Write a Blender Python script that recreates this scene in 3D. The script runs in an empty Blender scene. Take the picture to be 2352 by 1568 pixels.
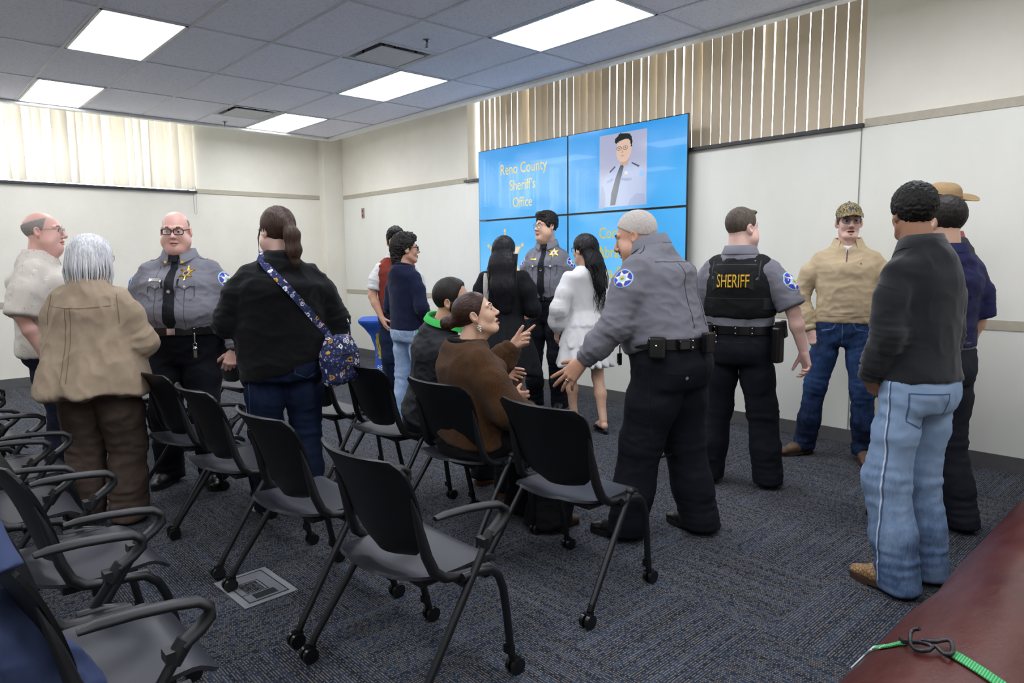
import bpy, bmesh, math, random
import numpy as np
from mathutils import Vector, Matrix, Euler
from mathutils.bvhtree import BVHTree
random.seed(7)
COL = bpy.context.scene.collection
PI = math.pi
def V(*a): return np.array(a, dtype=float)
def lin(h):
    h = h.lstrip('#'); o = []
    for i in (0, 2, 4):
        c = int(h[i:i+2], 16)/255.0
        o.append(c/12.92 if c <= .04045 else ((c+.055)/1.055)**2.4)
    return (*o, 1.0)

# ---------- object helpers ----------
def empty(name, loc=(0,0,0), rotz=0.0, label=None, cat=None, group=None, parent=None):
    o = bpy.data.objects.new(name, None); COL.objects.link(o)
    o.location = loc; o.rotation_euler = (0, 0, rotz); o.empty_display_size = .1
    if parent is not None: o.parent = parent
    tag(o, label, cat, group); return o
def tag(o, label=None, cat=None, group=None, kind=None):
    if label: o['label'] = label
    if cat: o['category'] = cat
    if group: o['group'] = group
    if kind: o['kind'] = kind
    return o
def link(name, me, mats, parent=None, label=None, smooth=False):
    o = bpy.data.objects.new(name, me); COL.objects.link(o)
    if mats is not None:
        for m in (mats if isinstance(mats, (list, tuple)) else [mats]): me.materials.append(m)
    if parent is not None: o.parent = parent
    if label: o['label'] = label
    if smooth: me.polygons.foreach_set('use_smooth', [True]*len(me.polygons))
    return o
def copy_tree(o, parent=None):
    c = o.copy(); COL.objects.link(c)
    if parent is not None: c.parent = parent
    for ch in list(o.children): copy_tree(ch, c)
    return c

class MB:
    """collects boxes, tubes, lathes and sheets into one mesh"""
    def __init__(s): s.v = []; s.f = []; s.mi = []; s.sm = []
    def add(s, vs, fs, mi=0, smooth=False, M=None):
        n = len(s.v)
        for p in vs:
            p = Vector(p)
            if M is not None: p = M @ p
            s.v.append(tuple(p))
        for f in fs: s.f.append(tuple(i+n for i in f)); s.mi.append(mi); s.sm.append(smooth)
        return s
    def box(s, x0, x1, y0, y1, z0, z1, mi=0, M=None):
        vs = [(x,y,z) for z in (z0,z1) for y in (y0,y1) for x in (x0,x1)]
        return s.add(vs, [(0,2,3,1),(4,5,7,6),(0,1,5,4),(2,6,7,3),(0,4,6,2),(1,3,7,5)], mi, False, M)
    def tube(s, pts, r, n=10, mi=0, M=None, cap=True, closed=False, flat=None, up=None):
        pts = [Vector(p) for p in pts]; m = len(pts); vs = []; fs = []
        rs = r if isinstance(r, (list, tuple)) else [r]*m
        prev = None
        for i, p in enumerate(pts):
            if closed: t = pts[(i+1) % m]-pts[i-1]
            else: t = (pts[min(i+1, m-1)]-pts[max(i-1, 0)])
            t.normalize()
            if prev is None:
                u0 = Vector(up) if up is not None else (Vector((0,0,1)) if abs(t.z) < .9 else Vector((1,0,0)))
                a = t.cross(u0).normalized()
            else:
                a = (prev - t*prev.dot(t)).normalized()
            prev = a; b = t.cross(a).normalized()
            fl = flat or (1, 1)
            for k in range(n):
                an = 2*PI*k/n
                vs.append(p + a*(math.cos(an)*rs[i]*fl[0]) + b*(math.sin(an)*rs[i]*fl[1]))
        for i in range(m if closed else m-1):
            j = (i+1) % m
            for k in range(n):
                k2 = (k+1) % n
                fs.append((i*n+k, i*n+k2, j*n+k2, j*n+k))
        s.add(vs, fs, mi, True, M)
        if cap and not closed:
            s.add([vs[k] for k in range(n)][::-1], [tuple(range(n))], mi, False, M)
            s.add([vs[(m-1)*n+k] for k in range(n)], [tuple(range(n))], mi, False, M)
        return s
    def lathe(s, prof, n=24, mi=0, M=None, smooth=True):
        vs = []; fs = []; m = len(prof)
        for (r, z) in prof:
            for k in range(n):
                a = 2*PI*k/n; vs.append((r*math.cos(a), r*math.sin(a), z))
        for i in range(m-1):
            for k in range(n):
                k2 = (k+1) % n; fs.append((i*n+k, i*n+k2, (i+1)*n+k2, (i+1)*n+k))
        fs.append(tuple(range(n))[::-1]); fs.append(tuple((m-1)*n+k for k in range(n)))
        return s.add(vs, fs, mi, smooth, M)
    def sphere(s, c, r, n=12, mi=0, M=None):
        r = r if isinstance(r, (tuple, list)) else (r, r, r)
        vs = []; fs = []; m = n//2
        for i in range(m+1):
            th = PI*i/m
            for k in range(n):
                a = 2*PI*k/n
                vs.append((c[0]+r[0]*math.sin(th)*math.cos(a), c[1]+r[1]*math.sin(th)*math.sin(a), c[2]-r[2]*math.cos(th)))
        for i in range(m):
            for k in range(n):
                k2 = (k+1) % n; fs.append((i*n+k, i*n+k2, (i+1)*n+k2, (i+1)*n+k))
        return s.add(vs, fs, mi, True, M)
    def grid(s, rows, mi=0, M=None, thick=0.0, smooth=True, closed=False):
        """rows: list of lists of points -> sheet; thick>0 gives it a back side and rim"""
        m = len(rows); n = len(rows[0])
        P = [[Vector(p) for p in r] for r in rows]
        fs = []
        nn = n if closed else n-1
        for i in range(m-1):
            for k in range(nn):
                k2 = (k+1) % n
                fs.append((i*n+k, i*n+k2, (i+1)*n+k2, (i+1)*n+k))
        vs = [p for r in P for p in r]
        if thick:
            N = [Vector() for _ in vs]
            for f in fs:
                nr = (vs[f[1]]-vs[f[0]]).cross(vs[f[3]]-vs[f[0]])
                for i in f: N[i] += nr
            off = len(vs)
            vs = vs + [p - (q.normalized()*thick if q.length > 0 else q) for p, q in zip(vs, N)]
            fs2 = [tuple(i+off for i in f[::-1]) for f in fs]
            rim = []
            for k in range(nn):
                k2 = (k+1) % n
                rim.append((k2, k, k+off, k2+off)); a = (m-1)*n
                rim.append((a+k, a+k2, a+k2+off, a+k+off))
            if not closed:
                for i in range(m-1):
                    rim.append((i*n, (i+1)*n, (i+1)*n+off, i*n+off))
                    rim.append(((i+1)*n+n-1, i*n+n-1, i*n+n-1+off, (i+1)*n+n-1+off))
            s.add(vs, fs+fs2, mi, smooth, M); s.sm[-0:] = s.sm[-0:]
            s.add(vs, rim, mi, False, M)
            return s
        return s.add(vs, fs, mi, smooth, M)
    def prism(s, outline, z0, z1, mi=0, M=None):
        n = len(outline)
        vs = [(x, y, z0) for x, y in outline]+[(x, y, z1) for x, y in outline]
        fs = [tuple(range(n))[::-1], tuple(range(n, 2*n))]+[(k, (k+1) % n, n+(k+1) % n, n+k) for k in range(n)]
        return s.add(vs, fs, mi, False, M)
    def build(s, name, mats, parent=None, label=None, bevel=0.0):
        me = bpy.data.meshes.new(name); me.from_pydata(s.v, [], s.f); me.update()
        for i, p in enumerate(me.polygons): p.material_index = s.mi[i]; p.use_smooth = s.sm[i]
        if bevel:
            bm = bmesh.new(); bm.from_mesh(me); bmesh.ops.remove_doubles(bm, verts=bm.verts, dist=1e-5)
            bmesh.ops.bevel(bm, geom=[e for e in bm.edges if e.is_manifold and e.calc_face_angle(0) > .6], offset=bevel, segments=2, profile=.5, affect='EDGES')
            bm.to_mesh(me); bm.free(); me.update()
        return link(name, me, mats, parent, label)

# ---------- text as mesh (font outlines) ----------
def text_mesh(txt, size, extrude=0.0, align='CENTER', xscale=1.0):
    cu = bpy.data.curves.new('txt', 'FONT'); cu.body = txt; cu.size = size; cu.extrude = extrude
    cu.align_x = align; cu.align_y = 'CENTER'; cu.resolution_u = 3
    ob = bpy.data.objects.new('txt', cu); COL.objects.link(ob)
    bpy.context.view_layer.update()
    dg = bpy.context.evaluated_depsgraph_get()
    me = bpy.data.meshes.new_from_object(ob.evaluated_get(dg))
    vs = [(v.co.x*xscale, v.co.y, v.co.z) for v in me.vertices]; fs = [tuple(p.vertices) for p in me.polygons]
    bpy.data.objects.remove(ob); bpy.data.curves.remove(cu); bpy.data.meshes.remove(me)
    return vs, fs

# ---------- noise ----------
def _hash(i, j, k, c):
    h = (i*374761393 + j*668265263 + k*2147483647 + c*1274126177) & 0xffffffff
    h = ((h ^ (h >> 13))*1274126177) & 0xffffffff
    h = ((h ^ (h >> 16))*2246822519) & 0xffffffff
    return ((h ^ (h >> 15)) & 0xffff)/32767.5-1.0
def noise3(P, seed=0):
    P = np.asarray(P, dtype=np.float64); I = np.floor(P).astype(np.int64); F = P-I
    W = F*F*F*(F*(F*6-15)+10); out = np.zeros(len(P))
    for a in (0, 1):
        for b in (0, 1):
            for c in (0, 1):
                i, j, k = I[:,0]+a+seed*57, I[:,1]+b, I[:,2]+c
                g = (_hash(i,j,k,1)*(F[:,0]-a)+_hash(i,j,k,2)*(F[:,1]-b)+_hash(i,j,k,3)*(F[:,2]-c))
                w = (W[:,0] if a else 1-W[:,0])*(W[:,1] if b else 1-W[:,1])*(W[:,2] if c else 1-W[:,2])
                out += g*w
    return out*1.2
def ridge(P, seed=0): return np.clip(1-np.abs(noise3(P, seed))*2.6, 0, 1)**1.5

# ---------- signed distance fields ----------
def smin(a, b, k):
    if k <= 0: return np.minimum(a, b)
    h = np.clip(.5+.5*(b-a)/k, 0, 1); return b+(a-b)*h-k*h*(1-h)
def smax(a, b, k): return -smin(-a, -b, k)
def SU(k, *fs):
    def f(P):
        d = fs[0](P)
        for g in fs[1:]: d = smin(d, g(P), k)
        return d
    return f
def SI(k, *fs):
    def f(P):
        d = fs[0](P)
        for g in fs[1:]: d = smax(d, g(P), k)
        return d
    return f
def SS(k, a, b): return lambda P: smax(a(P), -b(P), k)
def off(f, t): return lambda P: f(P)-t
def cone(a, b, ra, rb, ax=None, flat=1.0):
    a = np.array(a, float); b = np.array(b, float); ba = b-a; L2 = max(ba@ba, 1e-9)
    if ax is not None: ax = np.array(ax, float); ax /= np.linalg.norm(ax)
    def f(P):
        pa = P-a; t = np.clip(pa@ba/L2, 0, 1); q = pa-t[:,None]*ba
        if ax is not None:
            w = q@ax; q = q+(w*(1/flat-1))[:,None]*ax
            return (np.sqrt((q*q).sum(1))-(ra+(rb-ra)*t))*min(1, flat*1.3)
        return np.sqrt((q*q).sum(1))-(ra+(rb-ra)*t)
    return f
def chain(pts, rs, k=.02, **kw):
    return SU(k, *[cone(pts[i], pts[i+1], rs[i], rs[i+1], **kw) for i in range(len(pts)-1)])
def ell(c, r, R=None):
    c = np.array(c, float); r = np.array(r, float)
    Rm = None if R is None else np.array(Euler(R).to_matrix()).T
    def f(P):
        q = P-c
        if Rm is not None: q = q@Rm.T
        k0 = np.sqrt(((q/r)**2).sum(1)); k1 = np.sqrt(((q/(r*r))**2).sum(1))+1e-9
        return k0*(k0-1)/k1
    return f
def plane(p, n):
    p = np.array(p, float); n = np.array(n, float); n /= np.linalg.norm(n)
    return lambda P: (P-p)@n
def rbox(c, h, r=.01, R=None):
    c = np.array(c, float); h = np.array(h, float)-r
    Rm = None if R is None else np.array(Euler(R).to_matrix()).T
    def f(P):
        q = P-c
        if Rm is not None: q = q@Rm.T
        q = np.abs(q)-h
        return np.sqrt((np.maximum(q, 0)**2).sum(1))+np.minimum(q.max(1), 0)-r
    return f
def XF(f, M):
    """field f moved by 4x4 matrix M (rigid, maybe uniform scale)"""
    A = np.array(M); s = np.cbrt(np.linalg.det(A[:3,:3])); Ai = np.linalg.inv(A)
    return lambda P: f(P@Ai[:3,:3].T+Ai[:3,3])*s
def zloft(rows):
    """rows (z, rx, ry_front, ry_back, cy) -> vertical loft of ellipses"""
    R = np.array(sorted(rows), float); zs = R[:,0]; zz = np.linspace(zs[0], zs[-1], 96)
    C = []
    for c in range(1, 5):
        m = np.gradient(R[:,c], zs); i = np.clip(np.searchsorted(zs, zz)-1, 0, len(zs)-2)
        h = zs[i+1]-zs[i]; t = (zz-zs[i])/h
        C.append((2*t**3-3*t**2+1)*R[i,c]+(t**3-2*t**2+t)*h*m[i]+(-2*t**3+3*t**2)*R[i+1,c]+(t**3-t**2)*h*m[i+1])
    C = np.array(C)
    def prof(z): return [np.interp(z, zz, C[c]) for c in range(4)]
    def f(P):
        rx, rf, rb, cy = prof(P[:,2]); y = P[:,1]-cy; ry = np.where(y > 0, rf, rb); x = P[:,0]
        k0 = np.sqrt((x/rx)**2+(y/ry)**2); k1 = np.sqrt((x/rx**2)**2+(y/ry**2)**2)+1e-6
        d = np.where(k0 > .3, k0*(k0-1)/k1, -.7*np.minimum(rx, ry))
        return smax(smax(d, P[:,2]-zs[-1], .02), zs[0]-P[:,2], .02)
    f.prof = prof
    return f

def nets(field, lo, hi, h):
    """surface nets of a field on a grid, refined only near the surface"""
    S = 4; lo = np.array(lo, float); hi = np.array(hi, float)
    nc = np.ceil((hi-lo)/(h*S)).astype(int)+1
    ax = [lo[i]+np.arange(nc[i])*h*S for i in range(3)]
    G = np.stack(np.meshgrid(*ax, indexing='ij'), -1).reshape(-1, 3)
    Dc = field(G).reshape(nc)
    act = np.abs(Dc) < h*S*1.7
    rep = lambda A: A.repeat(S, 0).repeat(S, 1).repeat(S, 2)
    D = rep(Dc).astype(np.float64); m = rep(act)
    lo2 = lo-h*(S-1)/2.0
    idx = np.argwhere(m); D[m] = field(lo2+idx*h)
    ins = D < 0; n = np.array(D.shape)
    c = np.zeros(n-1, dtype=np.int8)
    for a in (0,1):
        for b in (0,1):
            for e in (0,1): c += ins[a:n[0]-1+a, b:n[1]-1+b, e:n[2]-1+e]
    cell = (c > 0) & (c < 8); ci = np.argwhere(cell)
    vid = -np.ones(n-1, dtype=np.int64); vid[cell] = np.arange(len(ci))
    acc = np.zeros((len(ci), 3)); cnt = np.zeros(len(ci))
    for axis in range(3):
        o1, o2 = [x for x in range(3) if x != axis]
        for a in (0,1):
            for b in (0,1):
                p0 = ci.copy(); p0[:,o1] += a; p0[:,o2] += b; p1 = p0.copy(); p1[:,axis] += 1
                d0 = D[p0[:,0],p0[:,1],p0[:,2]]; d1 = D[p1[:,0],p1[:,1],p1[:,2]]
                x = (d0 < 0) != (d1 < 0); t = np.where(x, d0/np.where(x, d0-d1, 1), 0)
                q = p0.astype(float); q[:,axis] += t
                acc[x] += q[x]; cnt[x] += 1
    Vx = lo2+acc/np.maximum(cnt, 1)[:,None]*h
    quads = []
    for axis in range(3):
        o1, o2 = (axis+1) % 3, (axis+2) % 3
        A = [slice(None)]*3; B = [slice(None)]*3
        A[axis] = slice(0, -1); B[axis] = slice(1, None)
        x = ins[tuple(A)] != ins[tuple(B)]
        e = np.argwhere(x); ok = (e[:,o1] > 0) & (e[:,o2] > 0) & (e[:,o1] < n[o1]-1) & (e[:,o2] < n[o2]-1); e = e[ok]
        fl = ins[e[:,0], e[:,1], e[:,2]]
        def g(da, db):
            q = e.copy(); q[:,o1] -= da; q[:,o2] -= db; return vid[q[:,0],q[:,1],q[:,2]]
        Q = np.stack([g(1,1), g(0,1), g(0,0), g(1,0)], 1)
        Q[~fl] = Q[~fl][:, ::-1]; quads.append(Q)
    Q = np.concatenate(quads); Q = Q[(Q >= 0).all(1)]
    return Vx, Q
def vnormals(Vx, Q):
    nr = np.cross(Vx[Q[:,2]]-Vx[Q[:,0]], Vx[Q[:,3]]-Vx[Q[:,1]]); N = np.zeros_like(Vx)
    for k in range(4): np.add.at(N, Q[:,k], nr)
    return N/np.maximum(np.linalg.norm(N, axis=1), 1e-12)[:,None]
def relax(Vx, Q, it, w=.5):
    E = np.concatenate([Q[:,[0,1]], Q[:,[1,2]], Q[:,[2,3]], Q[:,[3,0]]]); E = np.concatenate([E, E[:, ::-1]])
    cnt = np.bincount(E[:,0], minlength=len(Vx)).astype(float)
    for _ in range(it):
        S = np.stack([np.bincount(E[:,0], weights=Vx[E[:,1],c], minlength=len(Vx)) for c in range(3)], 1)
        Vx = Vx+w*(S/np.maximum(cnt, 1)[:,None]-Vx)
    return Vx
def np_mesh(name, Vx, Q):
    me = bpy.data.meshes.new(name); k = Q.shape[1]
    me.vertices.add(len(Vx)); me.vertices.foreach_set('co', np.ascontiguousarray(Vx, dtype=np.float32).ravel())
    me.loops.add(len(Q)*k); me.loops.foreach_set('vertex_index', np.ascontiguousarray(Q, dtype=np.int32).ravel())
    me.polygons.add(len(Q)); me.polygons.foreach_set('loop_start', np.arange(0, len(Q)*k, k, dtype=np.int32))
    me.polygons.foreach_set('use_smooth', np.ones(len(Q), dtype=bool))
    me.update(calc_edges=True); return me
def sdf_obj(name, parent, mats, field, lo, hi, h, disp=None, smooth=1, matfn=None, label=None, bvh=False):
    """disp(P, N) -> outward displacement in metres"""
    Vx, Q = nets(field, lo, hi, h)
    if smooth: Vx = relax(Vx, Q, smooth)
    if disp is not None:
        N = vnormals(Vx, Q); Vx = Vx+N*disp(Vx, N)[:,None]
    me = np_mesh(name, Vx, Q); o = link(name, me, mats, parent, label)
    if matfn is not None:
        mi = matfn(Vx[Q].mean(1)).astype(np.int32); me.polygons.foreach_set('material_index', mi)
    if bvh: return o, BVHTree.FromPolygons([tuple(v) for v in Vx], [tuple(q) for q in Q])
    return o
def sdf_join(name, parent, mats, pieces, label=None, matfn=None):
    """pieces: list of (field, lo, hi, h, disp, smooth); islands of one mesh"""
    VV = []; QQ = []; n = 0
    for (field, lo, hi, h, disp, sm) in pieces:
        Vx, Q = nets(field, lo, hi, h)
        if sm: Vx = relax(Vx, Q, sm)
        if disp is not None: Vx = Vx+vnormals(Vx, Q)*disp(Vx, None)[:,None]
        VV.append(Vx); QQ.append(Q+n); n += len(Vx)
    Vx = np.concatenate(VV); Q = np.concatenate(QQ)
    me = np_mesh(name, Vx, Q); o = link(name, me, mats, parent, label)
    if matfn is not None: me.polygons.foreach_set('material_index', matfn(Vx[Q].mean(1)).astype(np.int32))
    return o

# ---------- things laid onto a surface ----------
def decal(name, parent, bvh, mats, vs, fs, c, d, up=(0,0,1), lift=.001, thick=.0015, label=None, mi=None, roll=0.0):
    """vs: 2D points (u right, v up) as seen looking along d; each is dropped onto the bvh surface"""
    d = Vector(d).normalized(); up = Vector(up); right = d.cross(up).normalized(); up = right.cross(d).normalized()
    if roll: 
        q = Matrix.Rotation(roll, 3, d); right = q @ right; up = q @ up
    c = Vector(c); top = []; bot = []
    for p in vs:
        u, v = p[0], p[1]; lf = lift+(p[2] if len(p) > 2 else 0)
        o = c+right*u+up*v-d*.25
        loc, nr, i, ds = bvh.ray_cast(o, d, 1.6)
        if loc is None:
            loc, nr, i, ds = bvh.find_nearest(c+right*u+up*v)
        top.append(loc-d*(lf+thick)); bot.append(loc+d*.001)
    n = len(vs); edges = {}
    for f in fs:
        for a, b in zip(f, f[1:]+f[:1]): edges[(a, b)] = edges.get((a, b), 0)+1
    F = [tuple(f) for f in fs]+[tuple(i+n for i in f[::-1]) for f in fs]
    MI = list(mi or [0]*len(fs))*2
    for (a, b) in edges:
        if (b, a) not in edges: F.append((b, a, a+n, b+n)); MI.append(MI[0] if not mi else mi[0])
    me = bpy.data.meshes.new(name); me.from_pydata([tuple(p) for p in top+bot], [], F); me.update()
    for i, p in enumerate(me.polygons): p.material_index = MI[i]
    return link(name, me, mats, parent, label)
def disc_fill(outline, rings=3):
    """star-convex outline -> triangulated rings"""
    n = len(outline); cx = sum(p[0] for p in outline)/n; cy = sum(p[1] for p in outline)/n
    vs = [(cx, cy)]; fs = []
    for r in range(1, rings+1):
        for (x, y) in outline: vs.append((cx+(x-cx)*r/rings, cy+(y-cy)*r/rings))
    for k in range(n): fs.append((0, 1+k, 1+(k+1) % n))
    for r in range(1, rings):
        a = 1+(r-1)*n; b = 1+r*n
        for k in range(n): fs.append((a+k, b+k, b+(k+1) % n, a+(k+1) % n))
    return vs, fs
def strip_fill(path, w, taper=None):
    """path of 2D points -> ribbon of width w"""
    vs = []; fs = []; m = len(path)
    for i, (x, y) in enumerate(path):
        a = path[max(i-1, 0)]; b = path[min(i+1, m-1)]; tx, ty = b[0]-a[0], b[1]-a[1]; L = math.hypot(tx, ty) or 1
        ww = w*(taper[i] if taper else 1)/2
        vs += [(x-ty/L*ww, y+tx/L*ww), (x+ty/L*ww, y-tx/L*ww)]
    for i in range(m-1): fs.append((2*i, 2*i+1, 2*i+3, 2*i+2))
    return vs, fs
def star_pts(n, r0, r1, rot=0.0):
    return [((r0 if k % 2 == 0 else r1)*math.sin(PI*k/n+rot), (r0 if k % 2 == 0 else r1)*math.cos(PI*k/n+rot)) for k in range(2*n)]
def line_pts(p, q, n=8): return [(p[0]+(q[0]-p[0])*i/n, p[1]+(q[1]-p[1])*i/n) for i in range(n+1)]
def circ(r, n=24, ry=None): return [(r*math.cos(2*PI*k/n), (ry or r)*math.sin(2*PI*k/n)) for k in range(n)]
LIGHT_E = 11.0; SCR_E = .66; SKY_E = 9.5; EXPO = 0.67
# ---------- materials ----------
class NT:
    def __init__(s, m): s.m = m; s.t = m.node_tree; s.n = s.t.nodes; s.l = s.t.links
    def new(s, ty, **kw):
        n = s.n.new(ty)
        for k, v in kw.items():
            if k in ('operation','blend_type','data_type','feature','distance','wave_type','bands_direction','noise_dimensions','voronoi_dimensions','interpolation_type','clamp','use_clamp','normalize'): setattr(n, k, v)
            else: n.inputs[k].default_value = v
        return n
    def lk(s, a, b): s.l.new(a, b)
    def math(s, op, a, b=None, c=None):
        n = s.n.new('ShaderNodeMath'); n.operation = op
        for i, x in enumerate((a, b, c)):
            if x is None: continue
            if hasattr(x, 'is_linked') or hasattr(x, 'links'): s.l.new(x, n.inputs[i])
            else: n.inputs[i].default_value = x
        return n.outputs[0]
    def mixc(s, fac, a, b):
        n = s.n.new('ShaderNodeMix'); n.data_type = 'RGBA'
        for i, x in ((0, fac), (6, a), (7, b)):
            if hasattr(x, 'links'): s.l.new(x, n.inputs[i])
            else: n.inputs[i].default_value = x
        return n.outputs[2]
    def ramp(s, fac, stops, interp='LINEAR'):
        n = s.n.new('ShaderNodeValToRGB'); n.color_ramp.interpolation = interp; e = n.color_ramp.elements
        while len(e) < len(stops): e.new(.5)
        for i, (p, c) in enumerate(stops): e[i].position = p; e[i].color = c
        s.l.new(fac, n.inputs[0]); return n.outputs[0]
    def coord(s, scale=(1,1,1), kind='Object', rot=(0,0,0)):
        tc = s.n.new('ShaderNodeTexCoord'); mp = s.n.new('ShaderNodeMapping'); mp.inputs['Scale'].default_value = scale; mp.inputs['Rotation'].default_value = rot
        s.l.new(tc.outputs[kind], mp.inputs[0]); return mp.outputs[0]
    def noise(s, co, scale, detail=2, rough=.5):
        n = s.n.new('ShaderNodeTexNoise'); s.l.new(co, n.inputs['Vector']); n.inputs['Scale'].default_value = scale; n.inputs['Detail'].default_value = detail; n.inputs['Roughness'].default_value = rough
        return n.outputs[0]
    def bump(s, h, strength=.3, dist=.01):
        n = s.n.new('ShaderNodeBump'); n.inputs['Strength'].default_value = strength; n.inputs['Distance'].default_value = dist
        s.l.new(h, n.inputs['Height']); return n.outputs[0]
_M = {}
def base(name, color, rough=.6, metal=0.0, spec=.5, coat=0.0, sheen=0.0, sss=0.0):
    m = bpy.data.materials.new(name); m.use_nodes = True; nt = NT(m); b = nt.n['Principled BSDF']
    b.inputs['Base Color'].default_value = lin(color) if isinstance(color, str) else color
    b.inputs['Roughness'].default_value = rough; b.inputs['Metallic'].default_value = metal
    b.inputs['Specular IOR Level'].default_value = spec; b.inputs['Coat Weight'].default_value = coat
    b.inputs['Sheen Weight'].default_value = sheen
    if sss: b.inputs['Subsurface Weight'].default_value = sss; b.inputs['Subsurface Radius'].default_value = (.012,.005,.003); b.inputs['Subsurface Scale'].default_value = 1.0
    return m, nt, b
def plain(name, color, rough=.6, metal=0.0, spec=.5, var=.06, scale=30, bumps=.0, coat=0.0, bscale=None):
    """solid colour with slight mottling and optional fine bump"""
    if name in _M: return _M[name]
    m, nt, b = base(name, color, rough, metal, spec, coat); co = nt.coord()
    c = lin(color) if isinstance(color, str) else color
    nz = nt.noise(co, scale, 3)
    lo = tuple(x*(1-var) for x in c[:3])+(1,); hi = tuple(min(1, x*(1+var)) for x in c[:3])+(1,)
    nt.lk(nt.ramp(nz, [(.3, lo), (.7, hi)]), b.inputs['Base Color'])
    if bumps: nt.lk(nt.bump(nt.noise(co, bscale or scale*6, 2), bumps, .002), b.inputs['Normal'])
    _M[name] = m; return m
def fabric(name, color, rough=.9, var=.08, weave=900, bump=.25, sheen=.0, color2=None, fine=.0):
    if name in _M: return _M[name]
    m, nt, b = base(name, color, rough, 0, .25, 0, sheen); co = nt.coord(); c = lin(color)
    nz = nt.noise(co, 9, 4, .6)
    c2 = lin(color2) if color2 else None
    lo = tuple(x*(1-var) for x in c[:3])+(1,); hi = c2 or tuple(min(1, x*(1+var)) for x in c[:3])+(1,)
    col = nt.ramp(nz, [(.35, lo), (.65, hi)])
    if fine:
        n2 = nt.noise(nt.coord((1,1,.35)), 420, 2)
        col = nt.mixc(nt.math('MULTIPLY', n2, fine), col, tuple(min(1, x*2.2+.02) for x in c[:3])+(1,))
    nt.lk(col, b.inputs['Base Color'])
    h = nt.math('ADD', nt.noise(co, weave, 2), nt.math('MULTIPLY', nt.noise(co, 60, 3), .35))
    nt.lk(nt.bump(h, bump, .0015), b.inputs['Normal'])
    _M[name] = m; return m
def knit(name, color, rib=110, color2=None, bump=.6, rough=.95, fuzz=.3):
    if name in _M: return _M[name]
    m, nt, b = base(name, color, rough, 0, .2, 0, .1); co = nt.coord(); c = lin(color)
    w = nt.new('ShaderNodeTexWave', wave_type='BANDS', bands_direction='X', Scale=rib/6.28, Distortion=2.5); w.inputs['Detail Scale'].default_value = 12; w.inputs['Detail'].default_value = 2; nt.lk(co, w.inputs[0])
    w2 = nt.new('ShaderNodeTexWave', wave_type='BANDS', bands_direction='Z', Scale=rib/6.28*1.3, Distortion=3); w2.inputs['Detail Scale'].default_value = 20; nt.lk(co, w2.inputs[0])
    h = nt.math('ADD', w.outputs['Fac'], nt.math('MULTIPLY', w2.outputs['Fac'], .5))
    nz = nt.noise(nt.coord((1,1,.4)), 160, 4, .7)
    lo = tuple(x*.55 for x in c[:3])+(1,); hi = lin(color2) if color2 else tuple(min(1, x*1.35) for x in c[:3])+(1,)
    f = nt.math('ADD', nt.math('MULTIPLY', h, .22), nt.math('MULTIPLY', nz, fuzz))
    nt.lk(nt.ramp(f, [(.15, lo), (.85, hi)]), b.inputs['Base Color'])
    nt.lk(nt.bump(nt.math('ADD', h, nz), bump, .004), b.inputs['Normal'])
    _M[name] = m; return m
def denim(name, dark, light, fade=.5, z0=.55, z1=.85, zf=.15):
    """worn denim: a paler patch on the thigh front, slub and stitching grain"""
    if name in _M: return _M[name]
    m, nt, b = base(name, dark, .85, 0, .2); co = nt.coord()
    slub = nt.noise(nt.coord((1,1,.12)), 260, 2); big = nt.noise(co, 5, 3, .6); mid = nt.noise(nt.coord((1,1,.5)), 22, 3, .65)
    sx = nt.new('ShaderNodeSeparateXYZ'); nt.lk(co, sx.inputs[0])
    mr = nt.new('ShaderNodeMapRange', interpolation_type='SMOOTHSTEP'); mr.inputs[1].default_value = .1; mr.inputs[2].default_value = (z0+z1)/2; nt.lk(sx.outputs[2], mr.inputs[0])
    f = nt.math('ADD', nt.math('MULTIPLY', big, .9), nt.math('MULTIPLY', mid, .5))
    f = nt.math('ADD', nt.math('SUBTRACT', f, .5+(.5-fade)), nt.math('MULTIPLY', mr.outputs[0], zf))
    f = nt.math('ADD', f, nt.math('MULTIPLY', nt.math('SUBTRACT', slub, .5), .35))
    nt.lk(nt.ramp(f, [(.0, lin(dark)), (.55, lin(light))]), b.inputs['Base Color'])
    nt.lk(nt.bump(nt.math('ADD', slub, nt.noise(co, 1200, 1)), .35, .0015), b.inputs['Normal'])
    _M[name] = m; return m
def skin(name, color, blush='#c07a68'):
    if name in _M: return _M[name]
    m, nt, b = base(name, color, .44, 0, .45, 0, 0, .10); co = nt.coord(); c = lin(color)
    nz = nt.noise(co, 14, 3, .6); pores = nt.noise(co, 350, 2)
    nt.lk(nt.mixc(nt.math('MULTIPLY', nz, .42), c, lin(blush)), b.inputs['Base Color'])
    nt.lk(nt.bump(pores, .12, .001), b.inputs['Normal'])
    _M[name] = m; return m
def hairmat(name, color, color2=None, axis=(1,1,.06), scale=190, rough=.55, bump=.6):
    if name in _M: return _M[name]
    m, nt, b = base(name, color, rough, 0, .28); co = nt.coord(axis); c = lin(color)
    nz = nt.noise(co, scale, 3, .6); big = nt.noise(nt.coord((1,1,.2)), 40, 2)
    f = nt.math('ADD', nt.math('MULTIPLY', nz, .7), nt.math('MULTIPLY', big, .3))
    lo = tuple(x*.5 for x in c[:3])+(1,); hi = lin(color2) if color2 else tuple(min(1, x*1.6) for x in c[:3])+(1,)
    nt.lk(nt.ramp(f, [(.32, lo), (.68, hi)]), b.inputs['Base Color'])
    nt.lk(nt.bump(f, bump, .004), b.inputs['Normal'])
    _M[name] = m; return m
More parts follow.
